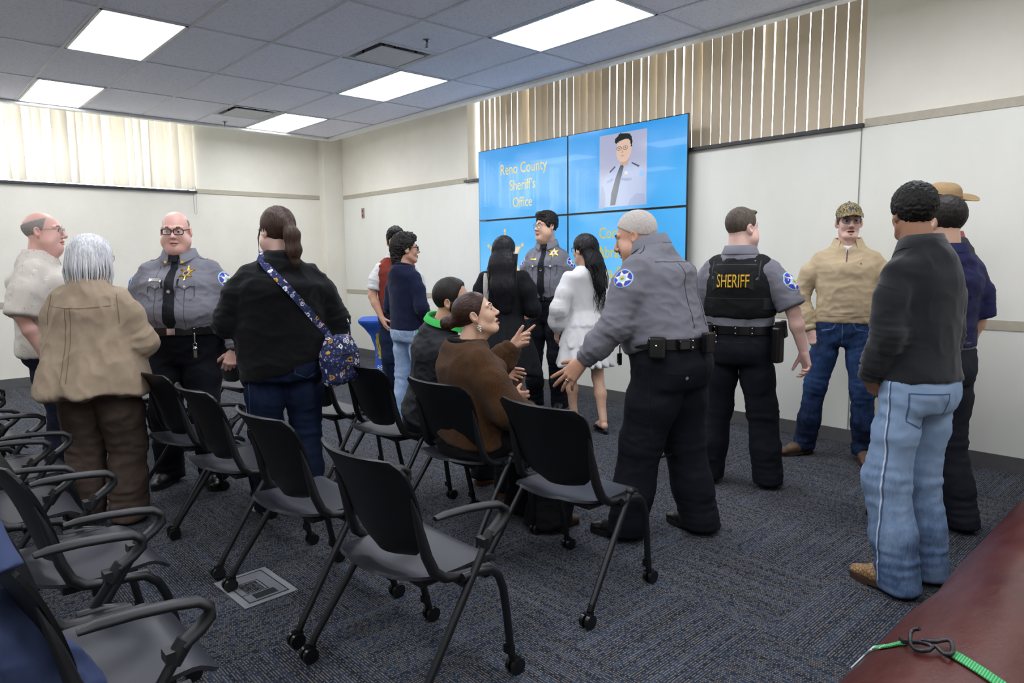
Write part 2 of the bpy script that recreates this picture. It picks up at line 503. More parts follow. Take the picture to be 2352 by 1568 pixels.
def emit(name, color, strength):
    m = bpy.data.materials.new(name); m.use_nodes = True; nt = NT(m); nt.n.clear()
    e = nt.n.new('ShaderNodeEmission'); o = nt.n.new('ShaderNodeOutputMaterial'); e.inputs[0].default_value = lin(color); e.inputs[1].default_value = strength
    nt.lk(e.outputs[0], o.inputs[0]); return m
def screen_mat(name, color, strength):
    """display pixels behind a glossy front"""
    m, nt, b = base(name, '#050608', .12, 0, .5)
    b.inputs['Emission Color'].default_value = lin(color); b.inputs['Emission Strength'].default_value = strength
    return m
# ---------- camera ----------
CAMH = 1.45
_f, _yaw, _pitch, _roll = 1595.26, 0.8279, 0.1183, -0.0108
_cy, _sy, _cp, _sp = math.cos(_yaw), math.sin(_yaw), math.cos(_pitch), math.sin(_pitch)
_F = V(-_sy*_cp, _cy*_cp, -_sp); _R0 = V(_cy, _sy, 0); _U0 = np.cross(_R0, _F)
_R = _R0*math.cos(_roll)+_U0*math.sin(_roll); _U = -_R0*math.sin(_roll)+_U0*math.cos(_roll)
cd = bpy.data.cameras.new('camera'); cam = bpy.data.objects.new('camera', cd); COL.objects.link(cam)
cd.sensor_width = 36; cd.lens = _f/2352*36; cd.clip_start = .05
cam.matrix_world = Matrix(((_R[0], _U[0], -_F[0], 0), (_R[1], _U[1], -_F[1], 0), (_R[2], _U[2], -_F[2], CAMH), (0,0,0,1)))
bpy.context.scene.camera = cam
def at(px, py, z):
    d = _F+_R*(px-1176)/_f-_U*(py-784)/_f; t = (z-CAMH)/d[2]; return (d[0]*t, d[1]*t)

# ---------- shell ----------
WY, WX, CZ = 5.5, -10.0, 3.19          # video wall, window wall, hung ceiling
M_wall, nt, b = base('wall_paint', '#dcdad0', .75, 0, .3)
nz = nt.noise(nt.coord(), 2.2, 4, .6); nt.lk(nt.ramp(nz, [(.3, lin('#e3dfd1')), (.7, lin('#ebe7da'))]), b.inputs['Base Color'])
nt.lk(nt.bump(nt.noise(nt.coord(), 320, 2), .06, .002), b.inputs['Normal'])
M_board, nt, b = base('white_wall_panel', '#dedfd8', .38, 0, .4)
nz = nt.noise(nt.coord((1,1,.4)), 1.6, 4, .6); nt.lk(nt.ramp(nz, [(.3, lin('#e0e0d5')), (.7, lin('#e9e9e0'))]), b.inputs['Base Color'])
M_stripe = plain('taupe_wall_stripe', '#b3ac99', .6); M_base = plain('rubber_baseboard', '#5d5c5b', .5)
M_trim = plain('white_metal_trim', '#e6e6e2', .4); M_black = plain('black_sill_metal', '#25272b', .4)
M_white = plain('white_plastic', '#dddcd6', .4)
def struct(name, mb, mats, bevel=0): return tag(mb.build(name, mats, bevel=bevel), kind='structure')

# carpet: tiles laid quarter-turned, rows of pale flecks on navy
M_floor, nt, b = base('carpet_tiles', '#20242e', .97, 0, .1)
tc = nt.n.new('ShaderNodeTexCoord'); sp = nt.n.new('ShaderNodeSeparateXYZ'); nt.lk(tc.outputs['Object'], sp.inputs[0])
X, Y = sp.outputs[0], sp.outputs[1]
ix = nt.math('FLOOR', nt.math('DIVIDE', X, .61)); iy = nt.math('FLOOR', nt.math('DIVIDE', Y, .61))
chk = nt.math('PINGPONG', nt.math('ADD', ix, iy), 1.0)
u = nt.math('ADD', nt.math('MULTIPLY', X, chk), nt.math('MULTIPLY', Y, nt.math('SUBTRACT', 1, chk)))
v = nt.math('ADD', nt.math('MULTIPLY', Y, chk), nt.math('MULTIPLY', X, nt.math('SUBTRACT', 1, chk)))
row = nt.math('DIVIDE', v, .0102); rowi = nt.math('FLOOR', row); rowf = nt.math('FRACT', row)
wn = nt.n.new('ShaderNodeTexWhiteNoise'); wn.noise_dimensions = '1D'; nt.lk(rowi, wn.inputs['W'])
uu = nt.math('ADD', nt.math('DIVIDE', u, .0082), nt.math('MULTIPLY', rowi, .5)); ui = nt.math('FLOOR', uu); uf = nt.math('FRACT', uu)
cmb = nt.n.new('ShaderNodeCombineXYZ'); nt.lk(rowi, cmb.inputs[0]); nt.lk(ui, cmb.inputs[1]); nt.lk(ix, cmb.inputs[2])
w3 = nt.n.new('ShaderNodeTexWhiteNoise'); w3.noise_dimensions = '3D'; nt.lk(cmb.outputs[0], w3.inputs[0])
dx = nt.math('ABSOLUTE', nt.math('SUBTRACT', rowf, .5)); dy = nt.math('ABSOLUTE', nt.math('SUBTRACT', uf, .5))
loop_m = nt.math('MULTIPLY', nt.math('LESS_THAN', dx, .23), nt.math('LESS_THAN', dy, .36))
fleck = nt.math('MULTIPLY', loop_m, nt.math('GREATER_THAN', w3.outputs[0], .28))
fcol = nt.ramp(w3.outputs[0], [(.28, lin('#59606c')), (.5, lin('#7f8081')), (.75, lin('#99937c')), (.98, lin('#7d644b'))])
band = nt.noise(nt.coord((1,1,1)), 1.1, 3, .6)
bcol = nt.ramp(wn.outputs[0], [(.0, lin('#22262f')), (.5, lin('#2f3643')), (1.0, lin('#3b4454'))])
col = nt.mixc(nt.math('MULTIPLY', fleck, .78), bcol, fcol)
col = nt.mixc(nt.math('MULTIPLY', nt.math('SUBTRACT', band, .35), .45), col, lin('#1e222a'))
nt.lk(col, b.inputs['Base Color'])
h = nt.math('ADD', nt.math('MULTIPLY', nt.math('SUBTRACT', 1, nt.math('MULTIPLY', dx, 2)), .7), nt.math('MULTIPLY', w3.outputs[0], .3))
nt.lk(nt.bump(h, .6, .004), b.inputs['Normal'])
struct('floor', MB().box(-10.3, 3.4, -4.4, 6.0, -.1, 0), M_floor)

# window walls: openings above z=2.39
ZT = 3.75; SILL = 2.39; RX0, RX1 = -6.75, -2.13; LY1 = 3.35; LY0 = -2.6
w = MB(); D = .3
w.box(-10.3, 3.4, WY, WY+D, 0, SILL); w.box(-10.3, RX0, WY, WY+D, SILL, ZT); w.box(RX1, 3.4, WY, WY+D, SILL, ZT); w.box(RX0, RX1, WY, WY+D, 3.55, ZT)
struct('wall_back', w, M_wall)
w = MB()
w.box(WX-D, WX, -4.4, WY+D, 0, SILL); w.box(WX-D, WX, LY1, WY+D, SILL, ZT); w.box(WX-D, WX, -4.4, LY0, SILL, ZT); w.box(WX-D, WX, LY0, LY1, 3.55, ZT)
struct('wall_left', w, M_wall)
struct('wall_right', MB().box(3.0, 3.4, -4.4, WY, 0, ZT), M_wall)
struct('wall_front', MB().box(-10.3, 3.4, -4.4, -4.0, 0, ZT), M_wall)
struct('trim_1', MB().box(WX, -9.82, 5.19, WY, 0, ZT), M_wall, .004)                      # corner column
# glossy wall panels between the stripes
p = MB(); p.box(-9.8, RX1-.003, WY-.006, WY+.01, .1, 2.385); p.box(RX1+.003, 3.0, WY-.006, WY+.01, .1, 2.385)
struct('trim_2', p, M_board)
struct('trim_3', MB().box(RX1-.004, RX1+.004, WY-.010, WY, .1, 2.385), plain('panel_seam', '#8f8f8a', .5))
s = MB(); s.box(-9.8, RX0-.02, WY-.012, WY, 2.385, 2.445); s.box(RX1+.02, 3.0, WY-.012, WY, 2.385, 2.445); s.box(-9.8, 3.0, WY-.012, WY, .945, 1.01)
struct('trim_4', s, M_stripe)
s = MB(); s.box(WX, WX+.012, LY1+.03, 5.19, 2.385, 2.445); s.box(WX, WX+.012, -4, 5.19, .945, 1.01)
struct('trim_5', s, M_stripe)
struct('baseboard_back', MB().box(-9.82, 3.0, WY-.014, WY, 0, .105), M_base)
struct('baseboard_left', MB().box(WX, WX+.014, -4.0, 5.19, 0, .105), M_base)
struct('trim_6', MB().box(RX0-.03, RX1+.02, WY-.05, WY+.16, SILL-.005, SILL+.022), M_black)   # black sills
struct('trim_7', MB().box(WX-.16, WX+.05, LY0, LY1+.02, SILL-.005, SILL+.022), M_black)
# windows: frame, mullions, panes
M_glass, nt, b = base('window_glass', '#ffffff', .02, 0, .5); b.inputs['Transmission Weight'].default_value = 1.0; b.inputs['IOR'].default_value = 1.05
M_frame = plain('window_frame_aluminium', '#b9b6ad', .4, .3)
def window(name, along_x, a0, a1, base_c):
    fr = MB(); gl = MB(); n = 4
    for i in range(n+1):
        a = a0+(a1-a0)*i/n
        if along_x: fr.box(a-.03, a+.03, base_c, base_c+.06, SILL, 3.55)
        else: fr.box(base_c-.06, base_c, a-.03, a+.03, SILL, 3.55)
    for z in (SILL, 3.50):
        if along_x: fr.box(a0, a1, base_c, base_c+.06, z, z+.05)
        else: fr.box(base_c-.06, base_c, a0, a1, z, z+.05)
    o = struct(name, fr, M_frame)
    if along_x: gl.box(a0, a1, base_c+.025, base_c+.031, SILL, 3.55)
    else: gl.box(base_c-.031, base_c-.025, a0, a1, SILL, 3.55)
    gl.build('pane', M_glass, o)
window('window_1', True, RX0, RX1, WY+.23); window('window_2', False, LY0, LY1, WX-.22)

# vertical blinds
def translucent(name, color, tr, rough=.8):
    m, nt, b = base(name, color, rough, 0, .2); t = nt.new('ShaderNodeBsdfTranslucent'); t.inputs[0].default_value = lin(color)
    mx = nt.n.new('ShaderNodeMixShader'); mx.inputs[0].default_value = tr; nt.lk(b.outputs[0], mx.inputs[1]); nt.lk(t.outputs[0], mx.inputs[2])
    nt.lk(mx.outputs[0], nt.n['Material Output'].inputs[0]); return m
M_slat_r = translucent('beige_vinyl_slat', '#cfc0a8', .012); M_slat_l = translucent('cream_vinyl_slat', '#e6e1d6', .30)
rr = random.Random(3)
t = empty('vertical_blind', (0,0,0), 0, 'beige vertical blind with bright gaps in the high window above the blue video wall', 'blind')
MB().box(RX0+.03, RX1-.02, WY+.14, WY+.20, 3.46, 3.53).build('headrail', M_trim, t)
n = 47; x0, x1 = RX0+.075, RX1-.06
for i in range(n):
    x = x0+(x1-x0)*i/(n-1); a = rr.uniform(-.11, .11)+(.5 if rr.random() < .06 else 0); wd = .0452; m = MB(); rows = []
    tw = rr.uniform(-.16, .16)
    for z in (SILL+.035, 2.7, 3.1, 3.46):
        aa = a+tw*(z-2.4); r_ = []
        for k in (-1, -.5, 0, .5, 1):
            r_.append((x+wd*k*math.cos(aa), WY+.17+wd*k*math.sin(aa)+.006*(1-k*k), z))
        rows.append(r_)
    m.grid(rows, thick=.0012); m.build('slat', M_slat_r, t)
t = empty('vertical_blind', (0,0,0), 0, 'cream vertical blind glowing with daylight on the far left wall', 'blind')
MB().box(WX+.0, WX+.05, LY0, LY1, 3.46, 3.53).build('headrail', M_trim, t)
n = 66
for i in range(n):
    y = LY1-.045-(LY1-LY0-.1)*i/(n-1); a = rr.choice([.15, .4, .75, 1.0, .25, -.35])+rr.uniform(-.15, .15); wd = .047; rows = []; lean = rr.uniform(-.05, .05) if i % 9 == 5 else 0
    for z in (SILL+.035, 2.8, 3.46):
        r_ = []
        for k in (-1, -.5, 0, .5, 1):
            r_.append((WX+.012+wd*k*math.sin(a)+.05*abs(math.sin(a))+.005*(1-k*k), y+wd*k*math.cos(a)+lean*(z-3.46), z))
        rows.append(r_)
    MB().grid(rows, thick=.0012).build('slat', M_slat_l, t)
cordm = MB(); 
for dy in (0, .035): cordm.tube([(WX+.035, LY1-.03+dy, 2.47), (WX+.035, LY1-.03+dy, 2.12)], .0025, 6)
cordm.tube([(WX+.035, LY1-.03, 2.12), (WX+.035, LY1-.0125, 2.095), (WX+.035, LY1+.005, 2.12)], .0025, 6)
cordm.build('pull_cord', plain('cord_grey', '#8f8f8a', .6), t)

# hung ceiling
T = .6096; GX, GY = -5.5597, 1.9151; CX0, CX1, CY0, CY1 = -9.22, 2.2, -3.4, 4.963
M_tile, nt, b = base('ceiling_tile', '#b9bcc6', .9, 0, .2)
co = nt.coord(); sp1 = nt.noise(co, 240, 2, .7); big = nt.noise(co, 60, 3, .6)
f = nt.math('ADD', nt.math('MULTIPLY', sp1, .6), nt.math('MULTIPLY', big, .4))
nt.lk(nt.ramp(f, [(.34, lin('#a3a4ae')), (.42, lin('#e9e9f3')), (.7, lin('#f4f4fc'))]), b.inputs['Base Color'])
nt.lk(nt.bump(f, .35, .003), b.inputs['Normal'])
LIGHTS = [(i, j) for j in (-1, 3, -5) for i in (-3, -1, 1, 3, 5)]
VENTS = [(0, 2), (-2.5, 2)]
c = MB(); xs = [CX0]+[GX+2*T*i for i in range(-3, 7) if CX0+.05 < GX+2*T*i < CX1-.05]+[CX1]; ys = [CY0]+[GY+T*j for j in range(-9, 6) if CY0+.05 < GY+T*j < CY1-.02]+[CY1]
for a in range(len(xs)-1):
    for b_ in range(len(ys)-1):
        i = round((xs[a]-GX)/(2*T)); j = round((ys[b_]-GY)/T)
        if (i, j) in LIGHTS: continue
        vent = [v_ for v_ in VENTS if v_[1] == j and i <= v_[0] < i+1]
        if vent:
            vx = GX+2*T*vent[0][0]
            if vx > xs[a]+.02: c.box(xs[a], vx, ys[b_], ys[b_+1], CZ, CZ+.02)
            if vx+T < xs[a+1]-.02: c.box(vx+T, xs[a+1], ys[b_], ys[b_+1], CZ, CZ+.02)
            continue
        c.box(xs[a], xs[a+1], ys[b_], ys[b_+1], CZ, CZ+.02)
struct('ceiling', c, M_tile)
g = MB()
for x in xs: g.box(x-.012, x+.012, CY0, CY1, CZ-.005, CZ+.03)
for y in ys: g.box(CX0, CX1, y-.012, y+.012, CZ-.0045, CZ+.03)
for v_ in VENTS:
    for x in (GX+2*T*v_[0], GX+2*T*v_[0]+T): g.box(x-.012, x+.012, GY+T*v_[1], GY+T*(v_[1]+1), CZ-.004, CZ+.03)
struct('trim_8', g, plain('ceiling_grid_metal', '#c3c5cb', .5))
e = MB()                                                                     # edge trim: ring around the hung ceiling
for (a0, a1, b0, b1) in ((CX0-.10, CX1+.1, CY1, CY1+.10), (CX0-.10, CX0, CY0-.1, CY1), (CX1, CX1+.1, CY0-.1, CY1), (CX0, CX1, CY0-.1, CY0)):
    e.box(a0, a1, b0, b1, CZ-.035, CZ+.10); 
struct('trim_9', e, M_trim, .006)
roof = MB().box(-10.3, 3.4, -4.4, 6.0, ZT, ZT+.1); struct('ceiling_slab', roof, plain('slab_paint', '#8c8b86', .9))
# light panels
M_diff = emit('light_diffuser', '#f4f7ff', LIGHT_E); M_lframe = plain('light_frame_white', '#d9dadc', .4)
names = {(-3,-1): 'farthest lit ceiling panel beside the window wall, at the left of the photo', (-1,-1): 'large lit ceiling panel at upper left of the photo',
         (-3,3): 'small lit ceiling panel by the far corner, next to a vent', (-1,3): 'lit ceiling panel in the middle, below the nearer vent', (1,3): 'largest lit ceiling panel, in front of the blind above the video wall'}
for (i, j) in LIGHTS:
    if (i, j) == (5, 3) or (i,j) == (5,-1) or (i,j) == (5,-5): pass
    x0, y0 = GX+2*T*i, GY+T*j
    if x0+2*T > CX1+.1: continue
    t = empty('ceiling_light', (x0+T, y0+T/2, CZ), 0, names.get((i, j), 'lit ceiling panel behind the camera, out of view'), 'light', 'flat ceiling light panels')
    fr = MB(); W, L = T-.014, T/2-.014
    for (a0, a1, b0, b1) in ((-W, W, -L, -L+.02), (-W, W, L-.02, L), (-W, -W+.02, -L, L), (W-.02, W, -L, L)): fr.box(a0, a1, b0, b1, -.008, .05)
    fr.build('frame', M_lframe, t); MB().box(-W+.02, W-.02, -L+.02, L-.02, -.004, .002).build('diffuser', M_diff, t)
# vents: square plaque diffusers
M_vent = plain('vent_white_metal', '#b7b9be', .45); M_dark = plain('vent_dark_duct', '#15171c', .8)
for v_, lb in zip(VENTS, ('white square air vent with dark gap near the middle of the ceiling', 'small white square air vent near the far ceiling edge, beside a light panel')):
    x0, y0 = GX+2*T*v_[0], GY+T*v_[1]; t = empty('air_vent', (x0+T/2, y0+T/2, CZ), 0, lb, 'vent', 'square ceiling air vents')
    m = MB(); a = T/2-.014; rows = []
    for (s_, z) in ((a, -.002), (a-.035, .0), (a-.075, .06), (a-.11, .14)): rows.append([(s_*p_[0], s_*p_[1], z) for p_ in ((-1,-1),(1,-1),(1,1),(-1,1))])
    m.grid(rows, closed=True, smooth=False); m.build('cone', M_vent, t)
    MB().box(-a+.1, a-.1, -a+.1, a-.1, .141, .15).build('duct', M_dark, t)
    MB().box(-a+.075, a-.075, -a+.075, a-.075, -.012, -.004).build('plaque', M_vent, t, bevel=.003)
    hg = MB()
    for sx in (-1, 1):
        for sy in (-1, 1): hg.box(sx*.16-.006, sx*.16+.006, sy*.16-.006, sy*.16+.006, -.004, .141)
    hg.build('hanger', M_dark, t)
M_chrome = plain('chrome', '#9a9ca0', .25, 1.0)
for (x, y), lb in (((-4.70, 3.43), 'chrome sprinkler head on the ceiling tile next to the nearer vent'), ((-9.0, 3.43), 'small chrome sprinkler head near the far ceiling edge')):
    t = empty('sprinkler', (x, y, CZ), 0, lb, 'sprinkler', 'ceiling sprinkler heads')
    MB().lathe([(.036, 0), (.034, -.006), (.014, -.010)], 18).build('escutcheon', M_chrome, t)
    m = MB(); m.lathe([(.011, -.008), (.011, -.025), (.006, -.03)], 12); m.tube([(-.012, 0, -.02), (-.018, 0, -.04), (0, 0, -.06)], .0035, 6); m.tube([(.012, 0, -.02), (.018, 0, -.04), (0, 0, -.06)], .0035, 6)
    m.lathe([(.004, -.03), (.004, -.058), (.017, -.06), (.017, -.063)], 14); m.build('deflector', M_chrome, t)

# ---------- video wall ----------
SY = 5.40
def sx_(px, py, y=SY-.005):
    d = _F+_R*(px-1176)/_f-_U*(py-784)/_f; t_ = y/d[1]; return (d[0]*t_, CAMH+d[2]*t_)
VX0, VX1, VZ1, VZM = -6.43, -3.555, 2.705, 1.90; VXM = (VX0+VX1)/2; VZ0 = VZM-(VZ1-VZM)
t = empty('video_wall', (0, 0, 0), 0, 'two by two wall of blue screens with yellow lettering and a portrait', 'screen')
MB().box(VX0+.12, VX1-.30, SY+.01, WY-.012, VZ0+.12, VZ1-.12).build('wall_mount', M_black, t)
M_scr, nt, b = base('slide_blue', '#030406', .18, 0, .35, .12)
co = nt.coord(); sp = nt.n.new('ShaderNodeSeparateXYZ'); nt.lk(co, sp.inputs[0])
g1 = nt.new('ShaderNodeMapRange'); g1.inputs[1].default_value = VZ0; g1.inputs[2].default_value = VZ1; nt.lk(sp.outputs[2], g1.inputs[0])
nz = nt.noise(nt.coord((1,1,1.2)), 1.3, 2, .4)
ff = nt.math('ADD', nt.math('MULTIPLY', g1.outputs[0], .55), nt.math('MULTIPLY', nz, .6))
nt.lk(nt.ramp(ff, [(.15, lin('#86cdfb')), (.5, lin('#4db0f2')), (.9, lin('#2f95e2'))]), b.inputs['Emission Color']); b.inputs['Emission Strength'].default_value = SCR_E
nt.lk(nt.bump(nt.noise(nt.coord((1,1,1)), 1.6, 1), .10, .3), b.inputs['Normal'])
M_bez = plain('screen_bezel', '#0b0c0f', .35)
scr = {}
for (nm, x0, x1, z0, z1) in (('ul', VX0, VXM, VZM, VZ1), ('ur', VXM, VX1, VZM, VZ1), ('ll', VX0, VXM, VZ0, VZM), ('lr', VXM, VX1, VZ0, VZM)):
    pn = MB().box(x0+.002, x1-.002, SY-.006, SY+.014, z0+.002, z1-.002).build('screen', M_bez, t, bevel=.002); scr[nm] = pn
    MB().box(x0+.011, x1-.011, SY-.0075, SY-.0055, z0+.011, z1-.011).build('picture', M_scr, pn)
def sc_mat(nm, c, e=1.0): return screen_mat('slide_'+nm, c, SCR_E*e)
M_yel = sc_mat('yellow', '#d8bc1c', 1.0)
def on_screen(name, vs, fs, mat, parent, x, z, lift=.0085, thick=.001):
    """flat piece of the slide: local (u, v) to the screen plane"""
    m = MB(); m.add([(x+p[0], SY-lift, z+p[1]) for p in vs], fs); return m.build(name, mat, parent)
def s_text(txt, px, py, hpx_top, hpx_bot, parent, align='CENTER', xs=.82):
    x, z = sx_(px, py); zt = sx_(px, hpx_top)[1]; zb = sx_(px, hpx_bot)[1]
    vs, fs = text_mesh(txt, (zt-zb)/.755, 0, align, xs); return on_screen('lettering', vs, fs, M_yel, parent, x, z)
s_text('Reno County', 1201, 385, 371, 398, scr['ul']); s_text("Sheriff’s", 1200, 424, 412, 438, scr['ul']); s_text('Office', 1200, 464, 452, 477, scr['ul'])
s_text('Corr', 1376, 537, 523, 551, scr['lr'], 'LEFT'); s_text('Abra', 1373, 580, 566, 595, scr['lr'], 'LEFT'); s_text('ca-R', 1388, 627, 613, 641, scr['lr'], 'LEFT')
# portrait photo on the slide
(px0, pz1), (px1, _z) = sx_(1378, 311), sx_(1487, 297); pz0 = sx_(1432, 473)[1]; pz1 = sx_(1432, 304)[1]
PW, PH = px1-px0, pz1-pz0; ur = scr['ur']
def crv(pts, n=4):
    m = len(pts); o = []
    for i in range(m):
        p0, p1, p2, p3 = (pts[(i+j-1) % m] for j in range(4))
        for q in range(n):
            t = q/n; o.append(tuple(.5*(2*p1[c]+(p2[c]-p0[c])*t+(2*p0[c]-5*p1[c]+4*p2[c]-p3[c])*t*t+(3*p1[c]-p0[c]-3*p2[c]+p3[c])*t**3) for c in (0, 1)))
    return o
def pic(name, pts, mat, k, fill=True):
    if len(pts) > 5 and 'tie' not in name and 'badge' not in name and 'shirt' not in name: pts = crv(pts)
    vs, fs = disc_fill(pts, 1) if fill else (pts, [tuple(range(len(pts)))])
    on_screen(name, [(p[0]*PW, p[1]*PH) for p in vs], fs, mat, ur, px0, pz0, .0085+k*.0004)
pic('portrait_backdrop', [(0,0),(1,0),(1,1),(0,1)], sc_mat('backdrop', '#a9adc9'), 0)
pic('portrait_shirt', [(.0,.0),(.01,.12),(.03,.22),(.06,.32),(.10,.39),(.16,.45),(.24,.50),(.32,.54),(.39,.57),(.44,.60),(.53,.63),(.62,.62),(.69,.59),(.76,.565),(.84,.53),(.90,.49),(.95,.43),(.98,.36),(.995,.25),(.99,.10),(.97,0)], sc_mat('shirt', '#a7b4d4'), 1)
pic('portrait_face', [(.38,.80),(.37,.72),(.42,.63),(.50,.60),(.60,.62),(.67,.70),(.69,.80),(.66,.90),(.54,.95),(.42,.91)], sc_mat('skin', '#d9b8a6'), 3)
pic('portrait_neck', [(.44,.55),(.62,.55),(.64,.68),(.46,.66)], sc_mat('neck', '#c19c8a'), 2)
pic('portrait_strap', [(.70,.585),(.86,.525),(.84,.505),(.69,.57)], sc_mat('strap', '#2a3040'), 4); pic('portrait_strap', [(.22,.49),(.34,.56),(.36,.545),(.24,.475)], sc_mat('strap_b', '#2a3040'), 4)
pic('portrait_sleeve', [(.0,.0),(.01,.14),(.06,.30),(.10,.24),(.13,.12),(.11,.0)], sc_mat('arm_b', '#93a0c2'), 4)
hp = [(.36,.86),(.34,.92),(.40,.96),(.44,.99),(.52,.985),(.58,1.0-.02),(.65,.965),(.70,.90),(.70,.80),(.675,.80),(.66,.87),(.60,.905),(.50,.90),(.43,.885)]
hp = [(p[0]+.010*math.sin(i*2.4), p[1]+.006*math.cos(i*2.9)) for i, p in enumerate(crv(hp, 4))]
on_screen('portrait_hair', [(p[0]*PW, p[1]*PH) for p in hp], [tuple(range(len(hp)))], sc_mat('hair', '#182018'), ur, px0, pz0, .0103)
for cx_ in (.43, .56):
    o_ = [(cx_+.055*math.cos(a*PI/8), .79+.028*math.sin(a*PI/8)) for a in range(16)]; i_ = [(cx_+.047*math.cos(a*PI/8), .79+.021*math.sin(a*PI/8)) for a in range(16)]
    on_screen('portrait_glasses', [(p[0]*PW, p[1]*PH) for p in o_+i_], [(k, (k+1) % 16, 16+(k+1) % 16, 16+k) for k in range(16)], sc_mat('rim', '#3a3a44'), ur, px0, pz0, .0107)
    pic('portrait_eye', [(cx_-.02,.79),(cx_,.782),(cx_+.02,.79),(cx_,.797)], sc_mat('eye', '#2a2422'), 5)
pic('portrait_mouth', [(.45,.685),(.50,.68),(.56,.687),(.50,.692)], sc_mat('mouth', '#a8665c'), 5)
pic('portrait_nose', [(.475,.73),(.50,.722),(.52,.735),(.50,.765)], sc_mat('nose', '#bd9582'), 5)
pic('portrait_tie', [(.45,.55),(.50,.565),(.53,.54),(.44,.30),(.35,.02),(.24,.02),(.27,.20),(.36,.40)], sc_mat('tie', '#2c3748'), 5)
for a in ([(.16,.36),(.30,.40),(.31,.37),(.24,.345),(.17,.33)], [(.48,.39),(.70,.37),(.70,.345),(.60,.335),(.48,.355)]): pic('portrait_pocket', a, sc_mat('pocket', '#8f9bbd'), 4)
pic('portrait_badge', [(.58+p[0], .45+p[1]*.7) for p in star_pts(6, .055, .025)], sc_mat('badge', '#d7d5c4'), 4)
pic('portrait_patch', [(.90+.05*p[0], .42+.045*p[1]) for p in circ(1, 16)], sc_mat('patch', '#7fb4ea'), 4)
pic('portrait_arm', [(.62,.0),(.99,.0),(.97,.14),(.80,.16),(.66,.08)], sc_mat('arm', '#98a6c8'), 4)
# star badge picture on the lower screen
x, z = sx_(1161, 597); ll = scr['ll']; s6 = star_pts(6, .33, .17)
vs, fs = disc_fill(s6, 1); on_screen('star_emblem', vs, fs, sc_mat('star_edge', '#c8b680'), ll, x, z, .0085)
vs, fs = disc_fill(star_pts(6, .295, .155), 1); on_screen('star_emblem', vs, fs, sc_mat('star', '#ddd9c6'), ll, x, z, .0090)
for k in range(6):
    vs, fs = disc_fill([(.335*math.sin(k*PI/3)+p[0], .335*math.cos(k*PI/3)+p[1]) for p in circ(.020, 14)], 1); on_screen('star_emblem', vs, fs, M_yel if k % 9 == 8 else sc_mat('ball%d' % k, '#d6c894'), ll, x, z, .0094)
vs, fs = disc_fill(circ(.125, 28), 1); on_screen('star_emblem', vs, fs, sc_mat('seal', '#a9bcd0'), ll, x, z, .0095)
vs, fs = text_mesh('OFFICE', .062); on_screen('lettering', vs, fs, sc_mat('star_text', '#3d4a6a'), ll, x, z+.165, .0100)

# wall plate, lectern, floor box
t = empty('wall_plate', (-9.23, WY-.012, 2.15), 0, 'small red and grey switch plate on the pale wall left of the screens', 'switch')
MB().box(-.035, .035, -.006, .006, -.075, .075).build('plate', plain('plate_grey', '#8d8a80', .4), t, bevel=.002)
for z in (-.035, .03): MB().box(-.02, .02, -.010, -.005, z-.018, z+.018).build('switch', plain('switch_red', '#a3231f', .4), t)
M_wood, nt, b = base('dark_lectern_wood', '#3a2a22', .5, 0, .4); nt.lk(nt.ramp(nt.noise(nt.coord((3,3,.5)), 14, 4), [(.3, lin('#2b1e18')), (.7, lin('#4b382c'))]), b.inputs['Base Color'])
t = empty('lectern', (-9.2, 3.72, 0), math.radians(-62), 'dark wooden lectern standing by the far left wall behind the bald officer', 'lectern')
MB().box(-.30, .30, -.22, .22, .04, 1.14).build('cabinet', M_wood, t, bevel=.006)
MB().box(-.33, .33, -.26, .25, 0, .05).build('plinth', M_wood, t, bevel=.004)
MB().box(-.34, .34, -.27, .27, 1.14, 1.18).build('top', M_wood, t, bevel=.006)
MB().box(-.2, .2, -.226, -.219, .2, 1.0).build('front_panel', plain('lectern_panel', '#5a4535', .5), t, bevel=.002)
t = empty('floor_box', (-2.97, 1.15, 0), math.radians(2), 'grey metal floor outlet box set into the carpet under a rear caster', 'outlet')
M_fb = plain('floor_box_metal', '#9b9da1', .4, .4)
MB().box(-.165, .165, -.12, .12, 0, .006).build('flange', M_fb, t, bevel=.002)
MB().box(-.135, .135, -.085, .085, .006, .0075).build('lid', plain('floor_box_lid', '#7f8187', .4, .3), t)
m = MB()
for (a0, a1, b0, b1) in ((-.14, .14, -.09, -.086), (-.14, .14, .086, .09), (-.14, -.136, -.09, .09), (.136, .14, -.09, .09), (-.06, -.056, -.09, .03), (-.06, .06, .03, .034), (.056, .06, -.09, .03), (.07, .12, -.05, .05)): m.box(a0, a1, b0, b1, .0074, .0085)
m.build('slots', M_black, t); MB().box(-.05, .05, -.06, .02, .0075, .009).build('carpet_inset', M_floor, t)
